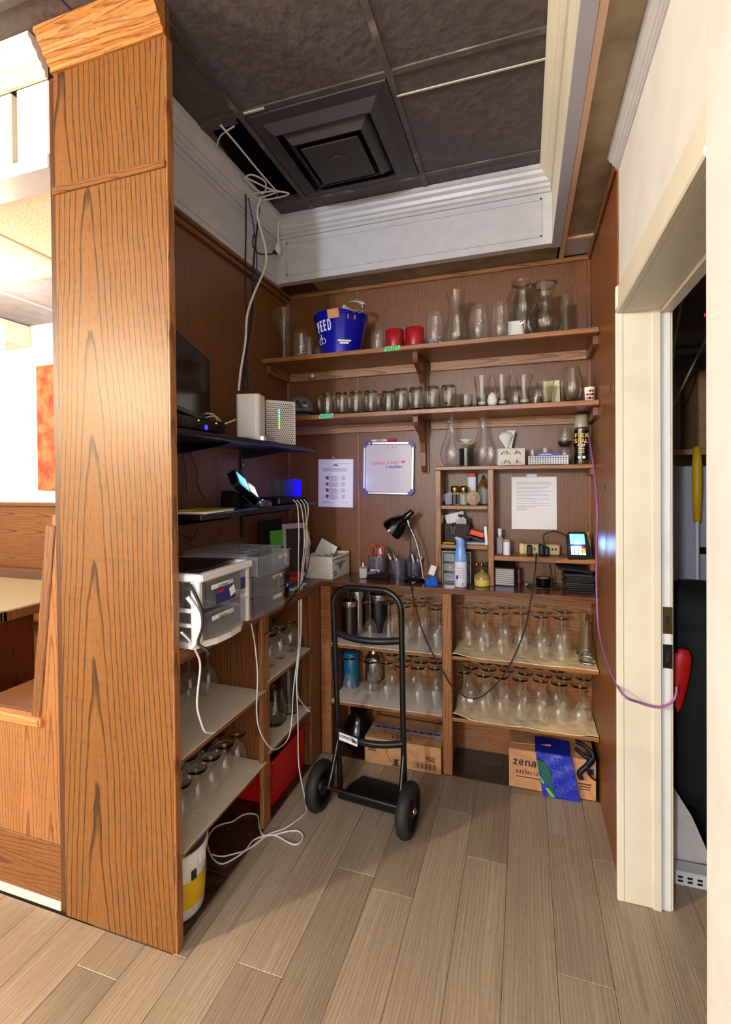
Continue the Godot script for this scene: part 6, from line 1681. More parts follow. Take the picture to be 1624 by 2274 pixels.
	for k in 3:
		part(c1, "printed_line", bx(0.04, 0.005, 0.0006, 0), M.stamp, Vector3(-0.157, 0.084 - k * 0.009, 0.1203))
	var gob = []
	for k in 13:
		var a = PI * 0.86 + PI * 1.28 * k / 12.0
		gob.append(Vector3(0.05 * cos(a), 0.055 * sin(a), 0))
	part(c1, "goblet_print", tube(gob, 0.0013, 5, 2), M.stamp, Vector3(-0.03, 0.075, 0.1203))
	part(c1, "goblet_print", prism([Vector2(-0.016, 0.022), Vector2(0.016, 0.022), Vector2(0.009, 0.014), Vector2(0.009, -0.002), Vector2(0.026, -0.012), Vector2(-0.026, -0.012), Vector2(-0.009, -0.002), Vector2(-0.009, 0.014)], 0.0006), M.stamp, Vector3(-0.03, 0.018, 0.1203))
	part(c1, "barcode_frame", many([[Vector3(0.11, 0.002, 0.0006), Vector3(0, 0.015, 0)], [Vector3(0.11, 0.002, 0.0006), Vector3(0, -0.015, 0)], [Vector3(0.002, 0.032, 0.0006), Vector3(0.055, 0, 0)], [Vector3(0.002, 0.032, 0.0006), Vector3(-0.055, 0, 0)]]), M.stamp, Vector3(0.118, 0.03, 0.1203))
	for k in 15:
		part(c1, "barcode_bar", bx(0.002 + 0.0015 * (k % 3), 0.022, 0.0006, 0), M.stamp, Vector3(0.072 + k * 0.0066, 0.03, 0.1203))
	for k in 4:
		part(c1, "printed_line", bx(0.05, 0.0035, 0.0006, 0), M.stamp, Vector3(0.145, 0.058 + k * 0.007, 0.1203))
	# black plastic sack beside it
	solo("plastic_sack", "shiny black plastic sack slumped left of the goblet carton", "sack", lathe([Vector2(0, 0.001), Vector2(0.07, 0.001), Vector2(0.085, 0.03), Vector2(0.08, 0.08), Vector2(0.06, 0.13), Vector2(0.04, 0.165), Vector2(0.05, 0.19), Vector2(0, 0.185)], 11, false, 1.0, 1.2), mat("sack", Color(0.03, 0.03, 0.035), 0.22), Vector3(-0.885, 0, -2.52), Vector3(0, 15, -3))
	# second carton
	var c2 = thing("carton", "brown carton lettered zena under the right shelf", "box", Vector3(0.112, 0.0, -2.485), 0.0)
	part(c2, "carton_body", bx(0.375, 0.18, 0.225, 0.002), M.card, Vector3(0, 0.0905, 0))
	part(c2, "flap", bx(0.18, 0.003, 0.1, 0.0005), M.card, Vector3(-0.09, 0.187, 0.02), Vector3(-6, 0, 4))
	part(c2, "lettering", words("zenan", 0.036, false, 0.0006, true), mat("navyprint", Color(0.1, 0.12, 0.22), 0.8), Vector3(-0.1, 0.125, 0.1128))
	part(c2, "lettering", words("0437AL122", 0.017, false, 0.0006, true), M.stamp, Vector3(-0.1, 0.078, 0.1128))
	part(c2, "printed_line", bx(0.11, 0.004, 0.0006, 0), M.stamp, Vector3(-0.1, 0.056, 0.1128))
	for k in 3:
		part(c2, "printed_line", bx(0.055 - k * 0.006, 0.006 - k * 0.001, 0.0006, 0), M.stamp, Vector3(0.14, 0.07 - k * 0.012, 0.1128))
	part(c2, "printed_line", bx(0.02, 0.025, 0.0006, 0), M.navyprint, Vector3(0.168, 0.13, 0.1128))
	# blue bag draped over that carton
	var bg = thing("shopping_bag", "folded blue and green reusable bag draped over the zena carton", "bag", Vector3(0.125, 0, -2.362))
	part(bg, "front_panel", drape(0.155, 0.255, 0.0), speck_blue(), Vector3(0.0, 0, 0))
	part(bg, "green_print", prism([Vector2(-0.095, 0.165), Vector2(-0.06, 0.155), Vector2(-0.035, 0.12), Vector2(-0.028, 0.06), Vector2(-0.015, 0.01), Vector2(-0.05, 0.05), Vector2(-0.08, 0.11)], 0.002), mat("baggreen", Color(0.05, 0.33, 0.25), 0.4), Vector3(0.016, 0.0, 0.024), Vector3(-3, 0, 0))
	part(bg, "lime_print", prism([Vector2(-0.086, 0.1), Vector2(-0.05, 0.048), Vector2(-0.015, 0.008), Vector2(-0.034, 0.008), Vector2(-0.07, 0.06)], 0.002), mat("baglime", Color(0.42, 0.68, 0.2), 0.4), Vector3(0.016, 0.0, 0.0235), Vector3(-3, 0, 0))
	part(bg, "fold_over", bx(0.15, 0.006, 0.12, 0.003), M.bagplain if M.has("bagplain") else mat("bagplain", Color(0.05, 0.11, 0.5), 0.35), Vector3(-0.008, 0.194, -0.058), Vector3(4, 0, 0))
	var bs = thing("bag_strap", "dark navy bag straps lying over the end of the zena carton", "strap", Vector3(0.25, 0, -2.365))
	part(bs, "strap", tube([Vector3(-0.03, 0.235, -0.05), Vector3(0.0, 0.24, -0.02), Vector3(0.035, 0.215, 0.008), Vector3(0.01, 0.17, 0.01), Vector3(0.02, 0.125, 0.012), Vector3(0.045, 0.105, 0.01)], 0.0035, 8, 6, 3.4), mat("navystrap", Color(0.05, 0.055, 0.16), 0.5))
	part(bs, "strap", tube([Vector3(-0.035, 0.215, -0.03), Vector3(0.0, 0.205, 0.006), Vector3(0.03, 0.19, 0.01), Vector3(-0.02, 0.13, 0.012), Vector3(-0.012, 0.1, 0.012)], 0.0035, 8, 6, 3.4), M.navystrap)
	# red bin under the left counter
	var rb = thing("storage_bin", "red plastic bin under the shelving near the corner", "bin", Vector3(-1.188, 0.0, -2.07))
	var w0 = 0.09
	var d0 = 0.12
	for q in [[0, 1], [0, -1], [1, 1], [1, -1]]:
		if q[0] == 0:
			part(rb, "side", prism([Vector2(-0.155, 0.002), Vector2(0.155, 0.002), Vector2(0.172, 0.2), Vector2(-0.172, 0.2)], 0.005), M.red, Vector3(q[1] * 0.112, 0, 0), Vector3(0, 90, 0))
		else:
			part(rb, "side", prism([Vector2(-0.112, 0.002), Vector2(0.112, 0.002), Vector2(0.122, 0.2), Vector2(-0.122, 0.2)], 0.005), M.red, Vector3(0, 0, q[1] * 0.155), Vector3.ZERO)
	part(rb, "bottom", bx(0.22, 0.005, 0.3, 0.001), M.red, Vector3(0, 0.0035, 0))
	part(rb, "rim", many([[Vector3(0.012, 0.012, 0.345), Vector3(0.122, 0.202, 0)], [Vector3(0.012, 0.012, 0.345), Vector3(-0.122, 0.202, 0)], [Vector3(0.25, 0.012, 0.012), Vector3(0, 0.202, 0.17)], [Vector3(0.25, 0.012, 0.012), Vector3(0, 0.202, -0.17)]], 0.004), M.red)
	solo("cloth", "dark cloth bundled inside the red bin", "cloth", lathe([Vector2(0, 0), Vector2(0.085, 0), Vector2(0.09, 0.06), Vector2(0.06, 0.13), Vector2(0, 0.16)], 12, false, 1.0, 1.45), mat("cloth", Color(0.04, 0.04, 0.07), 0.9), Vector3(-1.188, 0.0075, -2.09))
	# white pail
	var pa = thing("pail", "white plastic pail with a yellow label beside the oak wall end", "pail", Vector3(-1.143, 0.0, -1.365))
	part(pa, "body", lathe([Vector2(0, 0.001), Vector2(0.088, 0.001), Vector2(0.092, 0.01), Vector2(0.102, 0.2), Vector2(0.106, 0.2), Vector2(0.108, 0.225), Vector2(0.103, 0.226), Vector2(0.099, 0.2), Vector2(0.088, 0.012), Vector2(0, 0.01)], 32), M.whiteplastic)
	part(pa, "label_band", lathe([Vector2(0.0945, 0.04), Vector2(0.1005, 0.13)], 32), M.yellow)
	part(pa, "label_print", bx(0.001, 0.03, 0.02, 0), M.ink, Vector3(0.098, 0.15, 0.03), Vector3(0, -17, 0))
	part(pa, "handle_ear", bx(0.01, 0.03, 0.024, 0.003), M.whiteplastic, Vector3(0.106, 0.19, 0.0))

func speck_blue():
	if M.has("bagblue"):
		return M.bagblue
	var m = speckle("bagblue", [Color(0.04, 0.08, 0.42), Color(0.08, 0.14, 0.58), Color(0.12, 0.2, 0.68), Color(0.5, 0.55, 0.85)], 0.03, 6.0, 0.3)
	return m

func drape(w, h, _k):
	var st := SurfaceTool.new()
	st.begin(Mesh.PRIMITIVE_TRIANGLES)
	var n := 14
	for i in n:
		for j in 8:
			var q = []
			for e in [[0, 0], [1, 0], [1, 1], [0, 1]]:
				var t = float(i + e[1]) / n
				var s = float(j + e[0]) / 8 - 0.5
				q.append(Vector3(-0.005 + s * w + (1.0 - t) * 0.032, 0.002 + t * 0.188, 0.022 - 0.02 * t * t + 0.003 * sin(t * 17.0) * cos(s * 9.0)))
			var nn = (q[1] - q[0]).cross(q[3] - q[0]).normalized()
			if nn.z < 0:
				nn = -nn
			face(st, q, nn, 1, Vector2.ZERO)
			var b = []
			for p in q:
				b.append(p - Vector3(0, 0, 0.004))
			face(st, b, -nn, 1, Vector2.ZERO)
	return st.commit()

# ---------------------------------------------------------------- loose cables
func cables():
	var p_main = [Vector3(-1.220, 2.831, -2.114), Vector3(-1.220, 2.729, -2.087), Vector3(-1.220, 2.619, -2.153), Vector3(-1.220, 2.521, -2.159), Vector3(-1.220, 2.348, -2.050), Vector3(-1.220, 2.220, -1.984), Vector3(-1.220, 2.090, -1.966), Vector3(-1.220, 1.957, -1.926), Vector3(-1.220, 1.856, -1.905)]
	var p_black1 = [Vector3(-1.260, 2.820, -2.049), Vector3(-1.260, 2.629, -2.045), Vector3(-1.260, 2.412, -2.036), Vector3(-1.260, 2.114, -2.042), Vector3(-1.260, 1.914, -2.007), Vector3(-1.260, 1.879, -2.025)]
	var p_black2 = [Vector3(-1.230, 2.840, -2.127), Vector3(-1.230, 2.696, -2.103), Vector3(-1.230, 2.482, -2.061), Vector3(-1.230, 2.240, -2.044), Vector3(-1.230, 2.011, -1.980), Vector3(-1.230, 1.874, -2.008)]
	var p_blue = [Vector3(-1.240, 2.794, -2.040), Vector3(-1.240, 2.649, -2.093), Vector3(-1.240, 2.480, -2.107), Vector3(-1.240, 2.198, -2.043), Vector3(-1.240, 2.018, -2.008), Vector3(-1.240, 1.886, -2.073)]
	var p_plug = [Vector3(-1.260, 3.005, -2.375), Vector3(-1.260, 2.966, -2.349), Vector3(-1.260, 2.915, -2.353), Vector3(-1.260, 2.885, -2.387), Vector3(-1.260, 2.833, -2.371), Vector3(-1.260, 2.711, -2.368)]
	var p_plugblack = [Vector3(-1.260, 2.668, -2.337), Vector3(-1.260, 2.637, -2.279), Vector3(-1.260, 2.590, -2.164), Vector3(-1.260, 2.605, -2.109), Vector3(-1.260, 2.665, -2.119)]
	var p_tie1 = [Vector3(-1.137, 2.860, -1.669), Vector3(-1.138, 2.860, -1.798), Vector3(-1.142, 2.860, -1.970), Vector3(-1.140, 2.860, -2.135)]
	var p_tie2 = [Vector3(-1.305, 2.870, -1.823), Vector3(-1.241, 2.870, -1.787), Vector3(-1.181, 2.870, -1.733), Vector3(-1.097, 2.870, -1.703)]
	var p_tangle = [Vector3(-1.231, 2.860, -1.992), Vector3(-1.185, 2.860, -1.983), Vector3(-1.156, 2.860, -2.054), Vector3(-1.216, 2.860, -2.129), Vector3(-1.227, 2.860, -1.993), Vector3(-1.162, 2.860, -2.108), Vector3(-1.093, 2.860, -2.171), Vector3(-1.178, 2.860, -2.182), Vector3(-1.273, 2.860, -2.170), Vector3(-1.301, 2.860, -2.124), Vector3(-1.229, 2.860, -2.116), Vector3(-1.134, 2.860, -2.137), Vector3(-1.252, 2.860, -2.157)]
	var p_dock1 = [Vector3(-1.040, 1.357, -2.081), Vector3(-1.040, 1.325, -2.123), Vector3(-1.040, 1.204, -2.135), Vector3(-1.040, 1.052, -2.127), Vector3(-1.040, 0.726, -2.124), Vector3(-1.020, 0.636, -2.071), Vector3(-1.020, 0.486, -2.021), Vector3(-1.020, 0.350, -2.000), Vector3(-1.020, 0.286, -1.963), Vector3(-1.020, 0.290, -1.870), Vector3(-1.020, 0.331, -1.800), Vector3(-1.020, 0.436, -1.722), Vector3(-1.020, 0.530, -1.696), Vector3(-1.020, 0.671, -1.706), Vector3(-1.020, 0.803, -1.688), Vector3(-1.020, 0.891, -1.663)]
	var p_dock2 = [Vector3(-1.040, 1.355, -2.119), Vector3(-1.040, 1.311, -2.168), Vector3(-1.040, 1.153, -2.195), Vector3(-1.040, 0.939, -2.149), Vector3(-1.040, 0.720, -2.144), Vector3(-1.010, 0.602, -2.050), Vector3(-1.010, 0.503, -2.034), Vector3(-1.010, 0.330, -2.044), Vector3(-1.010, 0.116, -2.049), Vector3(-0.931, 0.005, -1.957), Vector3(-0.915, 0.005, -1.897), Vector3(-0.950, 0.005, -1.805), Vector3(-0.987, 0.005, -1.764), Vector3(-1.008, 0.005, -1.739), Vector3(-1.043, 0.005, -1.700), Vector3(-1.045, 0.005, -1.640), Vector3(-1.070, 0.005, -1.582), Vector3(-1.096, 0.005, -1.557), Vector3(-1.142, 0.005, -1.570), Vector3(-1.194, 0.005, -1.611), Vector3(-1.226, 0.005, -1.654), Vector3(-1.236, 0.005, -1.708), Vector3(-1.217, 0.005, -1.741), Vector3(-1.185, 0.005, -1.767), Vector3(-1.168, 0.005, -1.811), Vector3(-1.140, 0.005, -1.833), Vector3(-1.102, 0.005, -1.831), Vector3(-1.065, 0.005, -1.782), Vector3(-1.029, 0.005, -1.741), Vector3(-1.003, 0.005, -1.740), Vector3(-0.966, 0.005, -1.761), Vector3(-0.931, 0.005, -1.788), Vector3(-0.893, 0.005, -1.800), Vector3(-0.863, 0.005, -1.781), Vector3(-0.858, 0.005, -1.746), Vector3(-0.877, 0.005, -1.728), Vector3(-0.924, 0.005, -1.737), Vector3(-0.964, 0.005, -1.749), Vector3(-1.003, 0.005, -1.740), Vector3(-1.022, 0.005, -1.688), Vector3(-1.043, 0.005, -1.643), Vector3(-1.074, 0.005, -1.617), Vector3(-1.113, 0.005, -1.590), Vector3(-1.158, 0.005, -1.585)]
	var p_dock3 = [Vector3(-1.040, 1.356, -2.159), Vector3(-1.040, 1.309, -2.209), Vector3(-1.040, 1.151, -2.216), Vector3(-1.040, 0.935, -2.164), Vector3(-1.040, 0.718, -2.149), Vector3(-1.015, 0.577, -2.060), Vector3(-1.015, 0.521, -2.040), Vector3(-1.015, 0.440, -2.057), Vector3(-1.015, 0.383, -2.104), Vector3(-1.015, 0.324, -2.164)]
	var p_dock4 = [Vector3(-1.040, 1.354, -2.199), Vector3(-1.040, 1.325, -2.241), Vector3(-1.040, 1.273, -2.240), Vector3(-1.040, 1.218, -2.217), Vector3(-1.040, 1.183, -2.232)]
	var p_lwhite = [Vector3(-1.000, 0.988, -1.233), Vector3(-1.000, 0.953, -1.268), Vector3(-1.000, 0.901, -1.304), Vector3(-1.000, 0.854, -1.321), Vector3(-1.000, 0.783, -1.308), Vector3(-1.000, 0.728, -1.303), Vector3(-1.000, 0.668, -1.322), Vector3(-1.000, 0.628, -1.343), Vector3(-1.000, 0.601, -1.391)]
	var p_purple = [Vector3(0.285, 1.848, -2.657), Vector3(0.292, 1.720, -2.613), Vector3(0.292, 1.555, -2.416), Vector3(0.292, 1.414, -2.302), Vector3(0.292, 1.282, -2.251), Vector3(0.292, 1.106, -2.282), Vector3(0.292, 0.934, -2.273), Vector3(0.292, 0.792, -2.173), Vector3(0.300, 0.738, -1.815), Vector3(0.361, 0.700, -1.815), Vector3(0.426, 0.694, -1.815), Vector3(0.463, 0.726, -1.815), Vector3(0.470, 0.767, -1.815)]
	var p_blackcord = [Vector3(0.054, 1.094, -2.460), Vector3(0.039, 0.980, -2.355), Vector3(-0.003, 0.748, -2.355), Vector3(-0.084, 0.551, -2.355), Vector3(-0.177, 0.433, -2.355), Vector3(-0.251, 0.398, -2.355), Vector3(-0.330, 0.440, -2.355), Vector3(-0.379, 0.506, -2.355), Vector3(-0.434, 0.600, -2.355), Vector3(-0.489, 0.728, -2.355), Vector3(-0.526, 0.870, -2.355), Vector3(-0.535, 0.925, -2.355), Vector3(-0.556, 0.942, -2.450)]
	var p_arc = [Vector3(0.097, 1.114, -2.530), Vector3(0.087, 1.158, -2.530), Vector3(0.097, 1.180, -2.530), Vector3(0.134, 1.192, -2.530), Vector3(0.175, 1.182, -2.530), Vector3(0.199, 1.161, -2.530)]
	var p_wall0 = [Vector3(-1.343, 1.568, -1.913), Vector3(-1.343, 1.468, -1.928), Vector3(-1.343, 1.363, -1.947)]
	var p_wall1 = [Vector3(-1.343, 1.592, -2.115), Vector3(-1.343, 1.424, -2.104)]
	var p_wall2 = [Vector3(-1.343, 1.265, -2.125), Vector3(-1.343, 1.149, -2.152)]
	var p_wall3 = [Vector3(-1.343, 1.267, -1.960), Vector3(-1.343, 1.154, -1.940)]
	var p_wall4 = [Vector3(-1.343, 1.607, -1.667), Vector3(-1.343, 1.505, -1.693), Vector3(-1.343, 1.411, -1.697)]
	var p_wall5 = [Vector3(-1.343, 1.608, -1.695), Vector3(-1.343, 1.507, -1.763), Vector3(-1.343, 1.439, -1.768), Vector3(-1.343, 1.368, -1.820)]
	var p_wall6 = [Vector3(-1.343, 1.247, -1.641), Vector3(-1.343, 1.204, -1.725), Vector3(-1.343, 1.254, -1.771)]
	var C = [["ceiling_cable", "thick white cable hanging from the ceiling hole to the router", p_main, 0.0055, "whitecord"], ["ceiling_cable", "black cable hanging straight down at the left of the ceiling cables", p_black1, 0.004, "cordblack"], ["ceiling_cable", "black cable hanging beside the thick white cable", p_black2, 0.0045, "cordblack"], ["ceiling_cable", "dark blue cable hanging among the ceiling cables", p_blue, 0.0035, "bluecord"],
		["plug_lead", "white lead with a plug hanging from the ceiling hole", p_plug, 0.0045, "whitecord"], ["plug_lead", "short black lead joined to the hanging white plug", p_plugblack, 0.0035, "cordblack"], ["zip_tie", "long white tie strap sticking out across the ceiling hole", p_tie1, 0.004, "whitecord"], ["zip_tie", "shorter white strap curling out of the ceiling hole", p_tie2, 0.003, "whitecord"], ["cable_tangle", "knot of pale cable ends at the ceiling hole", p_tangle, 0.004, "whitecord"],
		["charging_cable", "white charging cable looping from the dock to the drawer tower", p_dock1, 0.0028, "whitecord"], ["charging_cable", "white charging cable running from the dock down to the floor coil", p_dock2, 0.003, "whitecord"], ["charging_cable", "white charging cable ending with a plug on the low shelf", p_dock3, 0.0028, "whitecord"], ["charging_cable", "short white charging cable bundled at the dock", p_dock4, 0.0028, "whitecord"], ["charging_cable", "white cable hanging from behind the white drawer tower", p_lwhite, 0.0035, "whitecord"],
		["purple_cord", "purple cord hanging down the right wall to the door frame", p_purple, 0.004, "purplecord"], ["black_cable", "black power cord drooping across the wine glass shelves", p_blackcord, 0.0032, "cordblack"], ["black_cable", "black cable arching from the power strip to the card terminal", p_arc, 0.0035, "cordblack"],
		["thin_wire", "thin red wire on the left wall between the black shelves", p_wall0, 0.0018, "redcord"], ["thin_wire", "thin red wire on the left wall nearer the modem", p_wall1, 0.0018, "redcord"], ["thin_wire", "thin red wire below the lower black shelf on the right", p_wall2, 0.0018, "redcord"], ["thin_wire", "thin red wire below the lower black shelf on the left", p_wall3, 0.0018, "redcord"], ["thin_wire", "thin black wire on the left wall nearest the oak wall end", p_wall4, 0.0018, "cordblack"], ["thin_wire", "thin black wavy wire on the left wall under the screen", p_wall5, 0.0018, "cordblack"], ["thin_wire", "thin black wire loop under the lower black shelf", p_wall6, 0.0018, "cordblack"]]
	C.append(["black_cable", "black cable behind the white cable left of the drawer tower", [Vector3(-0.99, 1.13, -1.262), Vector3(-0.955, 1.06, -1.268), Vector3(-0.95, 1.0, -1.268), Vector3(-0.965, 0.95, -1.265), Vector3(-0.94, 0.93, -1.27), Vector3(-0.93, 0.915, -1.275)], 0.005, "cordblack"])
	C.append(["thick_cable", "thick white cable bowing out left of the drawer tower", [Vector3(-1.0, 1.09, -1.262), Vector3(-0.965, 1.04, -1.27), Vector3(-0.958, 0.99, -1.272), Vector3(-0.975, 0.95, -1.268), Vector3(-0.99, 0.93, -1.265)], 0.007, "whitecord"])
	C.append(["black_cable", "thin black cable trailing from the counter corner past the blue light", [Vector3(-1.05, 1.2, -2.3), Vector3(-1.04, 1.1, -2.27), Vector3(-1.03, 1.0, -2.2), Vector3(-1.022, 0.94, -2.1), Vector3(-1.02, 0.9, -1.98), Vector3(-1.015, 0.85, -1.86), Vector3(-1.012, 0.82, -1.75)], 0.0025, "cordblack"])
	for c in C:
		var t = thing(c[0], c[1], "cable")
		part(t, "cord", tube(c[2], c[3], 8, 5), M[c[4]])
		if c[2] == p_plug:
			part(t, "plug_block", bx(0.022, 0.05, 0.024, 0.004), M.whiteplastic, p_plug[5] + Vector3(0, -0.012, 0))
		if c[2] == p_plugblack:
			part(t, "plug_tip", cyl(0.006, 0.01, 0.03, 12), M.black, p_plugblack[0], Vector3(90, 0, 0))
		if c[2] == p_dock3:
			part(t, "connector", cyl(0.005, 0.005, 0.022, 10), M.whiteplastic, p_dock3[p_dock3.size() - 1], Vector3(40, 0, 30))
		if c[2] == p_dock4:
			for k in 5:
				part(t, "loose_strand", tube([p_dock4[4], p_dock4[4] + Vector3(0, -0.03, 0.012 * (k - 2)), p_dock4[4] + Vector3(0.0, -0.06 - 0.006 * (k % 3), 0.018 * (k - 2))], 0.0022, 6, 3), M.whitecord)
			part(t, "wrap", cyl(0.007, 0.007, 0.022, 10), M.pinewood, p_dock4[3])
		if c[2] == p_blackcord:
			part(t, "paper_tag", bx(0.024, 0.016, 0.001, 0), M.paper, p_blackcord[5] + Vector3(0, -0.006, 0.004))

# ---------------------------------------------------------------- booth seen past the oak wall end
func nook():
	var W = M.bench
	var ep = struct("wall_booth_end", "oak end panel of the booth beside the tall wall end", "panel")
	var poly = [Vector2(-4.55, 0), Vector2(-1.497, 0), Vector2(-1.497, 1.34), Vector2(-1.515, 1.34), Vector2(-1.6, 0.63), Vector2(-4.55, 0.63)]
	part(ep, "panel", prism(poly, 0.046, 1, Vector2(0.3, 0.4)), M.board, Vector3(0, 0, -1.253))
	rbox(ep, "base_strip", M.cream, -4.55, -1.497, 0, 0.03, -1.23, -1.222, 0, 0.003)
	rbox(ep, "wide_base_board", M.bench, -4.55, -1.497, 0.03, 0.22, -1.23, -1.226, 0, 0.002)
	rbox(ep, "seat_moulding", wood("paleoak", M.board.albedo_texture, 0.4, 2.0, Color(1.2, 1.05, 0.85), 0.4), -4.55, -1.572, 0.612, 0.646, -1.25, -1.212, 0, 0.008)
	part(ep, "back_edge", bx(0.042, 0.68, 0.05, 0.003), M.darkboard, Vector3(-1.563, 0.97, -1.25), Vector3(0, 0, -7.0))
	var st = thing("booth_bench", "oak booth bench with a leaning back", "bench", Vector3(0, 0, 0))
	rbox(st, "seat", W, -1.96, -1.56, 0.6, 0.63, -2.39, -1.28, 2, 0.004)
	part(st, "backrest", bx(0.03, 0.72, 1.07, 0.003, 2), W, Vector3(-1.548, 0.97, -1.83), Vector3(0, 0, -7))
	rbox(st, "seat_front", M.darkboard, -1.96, -1.94, 0.022, 0.6, -2.39, -1.28, 2, 0.003)
	var s2 = thing("booth_bench", "second oak booth bench along the white wall", "bench")
	rbox(s2, "seat", W, -3.9, -2.3, 0.58, 0.61, -2.39, -2.1, 0, 0.004)
	rbox(s2, "seat_front", M.darkboard, -3.9, -2.3, 0.02, 0.58, -2.12, -2.1, 0, 0.003)
	rbox(s2, "back_pad", mat("pad", Color(0.36, 0.24, 0.17), 0.6), -3.9, -2.0, 0.63, 0.88, -2.395, -2.345, 0, 0.01)
	var tb = thing("booth_table", "booth table with a pale top and wooden edge", "table", Vector3(-2.75, -0.03, -1.84))
	part(tb, "top", bx(1.06, 0.012, 0.56, 0.002), mat("laminate", Color(0.62, 0.58, 0.48), 0.3), Vector3(0, 0.9, 0))
	part(tb, "edge_band", many([[Vector3(1.1, 0.045, 0.02), Vector3(0, 0.884, 0.29)], [Vector3(1.1, 0.045, 0.02), Vector3(0, 0.884, -0.29)], [Vector3(0.02, 0.045, 0.6), Vector3(0.54, 0.884, 0)], [Vector3(0.02, 0.045, 0.6), Vector3(-0.54, 0.884, 0)]], 0.003, 0), M.darkboard)
	part(tb, "pedestal", bx(0.1, 0.84, 0.3, 0.004), wood("mahogany", M.board.albedo_texture, 0.4, 2.0, Color(0.62, 0.4, 0.3), 0.35), Vector3(0.1, 0.471, 0))
	var yb = thing("shopping_bag", "yellow and blue shopping bag on the booth bench", "bag", Vector3(-2.75, 0.61, -2.22))
	part(yb, "body", bx(0.32, 0.2, 0.16, 0.02), mat("bagyellow", Color(0.85, 0.6, 0.08), 0.5), Vector3(0, 0.101, 0))
	part(yb, "blue_lining", lathe([Vector2(0, 0.19), Vector2(0.14, 0.195), Vector2(0.12, 0.24), Vector2(0.05, 0.27), Vector2(0, 0.27)], 9, false, 1.1, 0.6), mat("baglining", Color(0.1, 0.27, 0.62), 0.5))
	part(yb, "handle", tube([Vector3(0.02, 0.22, 0.06), Vector3(0.08, 0.32, 0.06), Vector3(0.16, 0.3, 0.05), Vector3(0.17, 0.2, 0.05)], 0.012, 8), M.baglining)
	var ww = struct("wall_nook", "white booth wall above oak wainscot", "wall")
	rbox(ww, "plaster", M.white, -4.6, -1.47, 1.3, 2.6, -2.6, -2.42)
	rbox(ww, "wainscot_panel", W, -4.6, -1.47, 0, 1.3, -2.6, -2.425, 0)
	rbox(ww, "cap_rail", M.darkboard, -4.6, -1.47, 1.29, 1.318, -2.425, -2.4, 0, 0.006)
	var pc = thing("canvas", "red and orange abstract canvas on the white wall", "picture", Vector3(-2.885, 1.81, -2.4))
	part(pc, "painted_face", bx(0.36, 0.82, 0.03, 0.002), speckle("canvaspaint", [Color(0.72, 0.12, 0.1), Color(0.82, 0.28, 0.18), Color(0.85, 0.42, 0.22), Color(0.78, 0.35, 0.38)], 0.012, 1.2, 0.5), Vector3.ZERO)
	var ce = struct("ceiling", "cream tile ceiling over the booth", "ceiling")
	rbox(ce, "backing", M.blackmatte, -4.6, -1.466, 2.53, 2.56, -2.6, -1.31)
	for i in 5:
		for j in 2:
			rbox(ce, "tile", M.nooktile if j == 0 or i > 3 else M.greytile, -4.56 + i * 0.61, -4.56 + (i + 1) * 0.61 - 0.008, 2.505, 2.52, [-1.86, -2.42][j], [-1.315, -1.868][j], 1, 0.003)
	for i in 6:
		rbox(ce, "grid_bar", M.peach if i > 3 else M.lilac, -4.572 + i * 0.61, -4.548 + i * 0.61, 2.5, 2.528, -2.42, -1.315, 2, 0.001)
	rbox(ce, "grid_bar", M.peach, -4.6, -1.47, 2.5005, 2.528, -1.876, -1.852, 0, 0.001)
	rbox(ce, "beam", M.cream, -4.6, -3.15, 2.36, 2.5, -2.42, -2.05, 0, 0.004)
	var wf = struct("floor", "booth floor", "floor")
	rbox(wf, "boards", M.plank2, -4.6, -1.466, 0.0, 0.02, -2.6, -1.252, 0)

